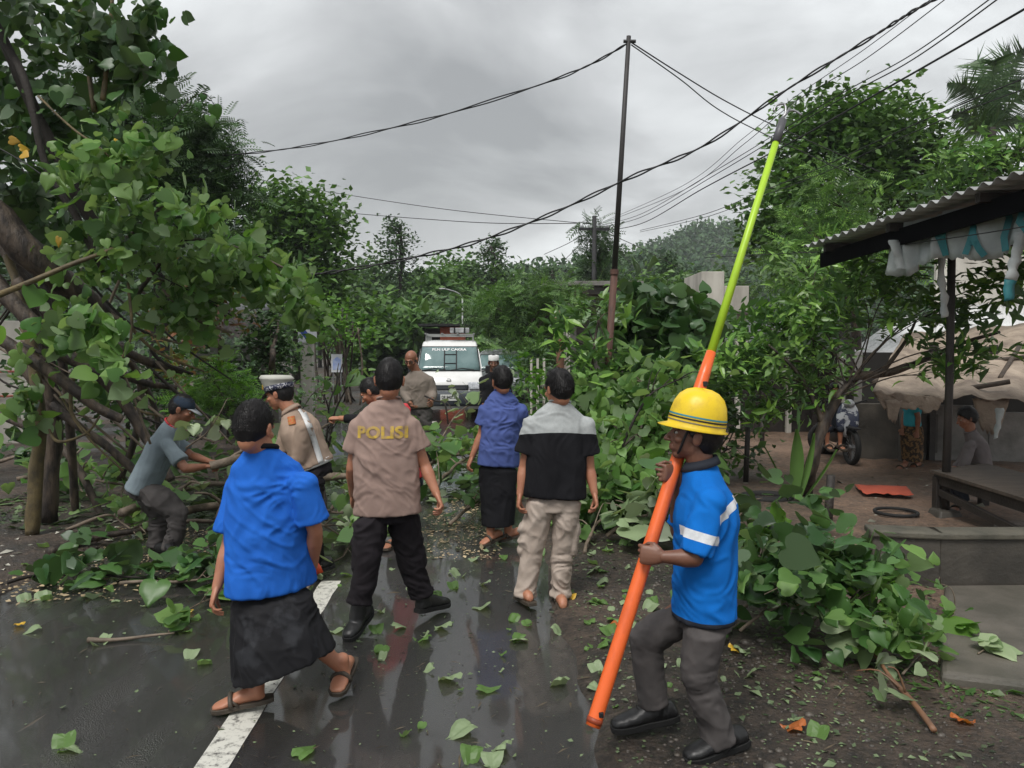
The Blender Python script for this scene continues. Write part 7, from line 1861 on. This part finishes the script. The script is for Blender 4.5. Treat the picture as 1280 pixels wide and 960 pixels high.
debris('yard_litter', 'pale scraps and leaves strewn over the yard', 420, .045, OVAL, leafmat('scraps', (.10, .10, .06), (.5, .48, .42), trans=0, rough=.7), [(1.5, 6.5, 6, 12.5), (-5, -3, 6, 9)], 4)
debris('ground_cover', 'low leafy debris carpeting the left roadside', 4200, .085, OVAL, leafmat('gc', (.03, .07, .02), (.14, .2, .09), trans=.2, rough=.5), [(-6, -3.6, 7.4, 12), (-3.8, -2.2, 8.0, 12), (-1.5, 1.2, 9, 12.5)], 5)
debris('grass', 'sparse weeds around the foreground branches', 700, .04, LANCE, MIDL, [(1.5, 2.6, 4.0, 4.9), (2.0, 2.8, 3.6, 4.4)], 6)
# stones
mb_v = []; mb = MB()
ico = bmesh.new(); bmesh.ops.create_icosphere(ico, subdivisions=1, radius=1); iv = [v.co.copy() for v in ico.verts]; if_ = [[v.index for v in f.verts] for f in ico.faces]; ico.free()
for i in range(2400):
    if random.random() < .7: x, y = .5+abs(random.gauss(0, .9)), random.uniform(2.9, 6.5)
    else: x, y = random.uniform(1, 3.4), random.uniform(2.8, 5)
    s_ = random.lognormvariate(-5.1, .5); s_ = min(s_, .035); z = gz(x, y)
    if z < -.01: continue
    c = V((x, y, z)); mb.add([c+V((v.x*s_*1.2, v.y*s_, v.z*s_*.7))*(1+.25*noise.noise(v*2+c)) for v in iv], if_)
o = mb.build('gravel', mat('gravel_stone', (.10, .085, .07), (.04, .035, .03), scale=14, rough=.5), None, True); tag(o, 'small wet stones on the muddy verge', None, kind='stuff')
# ---- small things
o = None
rt = thing('stake', 'short dark wooden stake standing in the yard beside the red mat', 'stake', gp(1034, 658)); a = gp(1034, 658); mb = MB(); mb.tube([a+V((0, 0, -.1)), V((a.x+.03, a.y, .52))], [.045, .04], 8, rough=.2); mb.build('shaft', WOODD, rt, True)
for (px, py, h, lb) in ((932, 604, .75, 'thin dark fence post left of the crooked tree'), (952, 560, .7, 'short post in the shade behind the crooked tree'), (1000, 540, .6, 'far short post near the motorcycle')):
    a = gp(px, py); mb = MB(); mb.tube([V((a.x, a.y, -.1)), V((a.x+.02, a.y, h))], [.04, .035], 8, rough=.2); tag(mb.build('post', WOODD, None, True), lb, 'post')
c4 = [gp(1068, 612, .02), gp(1132, 614, .02), gp(1142, 625, .02), gp(1078, 622, .02)]
o = sheet('floor_mat', (c4[0], c4[1], c4[2], c4[3]), mat('red_mat', (.55, .10, .05), (.45, .08, .04), rough=.7), None, 12, 8, amp=.02, seed=9); tag(o, 'orange-red mat lying flat on the muddy yard', 'mat')
o.location.z = .06
c = gp(1120, 640, .05); mb = MB(); mb.tube([c+V((.21*math.cos(a), .21*math.sin(a), 0)) for a in np.linspace(0, 2*PI, 25)], .018, 8, cap=False); tag(mb.build('tyre', TYRE, None, True), 'thin bicycle tyre lying on the yard ground', 'tyre')
c = gp(958, 622, .05); mb = MB(); mb.tube([c+V((.26*math.cos(a), .2*math.sin(a), 0)) for a in np.linspace(0, 2*PI, 25)], .05, 8, cap=False); tag(mb.build('tyre', TYRE, None, True), 'black tyre half buried near the crooked tree', 'tyre')
a = at(392, 712, 3.97); rt = thing('plastic_bag', 'small orange-red bag hanging from the right hand of the blue-shirted man', 'bag', a)
b = bmesh.new(); loft(b, [(at(391, 700, 3.97), V((.018, 0, 0)), V((0, .012, 0))), (at(393, 708, 3.97), V((.034, 0, 0)), V((0, .018, 0))), (at(394, 718, 3.97), V((.042, 0, .012)), V((0, .016, 0)))], 14)
me = bpy.data.meshes.new('bag_body'); b.to_mesh(me); b.free(); link('bag_body', me, rt, C_RED if False else mat('orange_plastic', (.75, .10, .03), rough=.4), True)
mb = MB(); mb.tube([at(390, 694, 3.97), at(391, 702, 3.97)], .006, 6); mb.build('handle', BLK, rt)
# stick held by the balding man
mb = MB(); mb.tube(spline([at(531, 495, 10.0), at(545, 501, 9.9), at(556, 505, 9.8), at(560, 530, 9.8)], 4), .012, 6); tag(mb.build('stick', BARKD, None, True), 'bent dark stick held by the balding man with glasses', 'stick')
o = MB().tube([at(1165, 668, 7.6)+V((0, 0, 0)), at(1200, 672, 7.5), at(1215, 680, 7.4)], .03, 7, rough=.3)
# haze
if HAZE:
    mb = MB(); mb.box((0, 620, 28), (2300, 1900, 90)); 
    m = bpy.data.materials.new('haze'); m.use_nodes = True; nt = m.node_tree; nt.nodes.remove(nt.nodes['Principled BSDF'])
    pv = N(nt, 'ShaderNodeVolumePrincipled'); pv.inputs['Color'].default_value = (.9, .95, 1, 1); pv.inputs['Density'].default_value = HAZE
    nt.links.new(pv.outputs[0], nt.nodes['Material Output'].inputs['Volume']); o = mb.build('haze', m); o['kind'] = 'stuff'
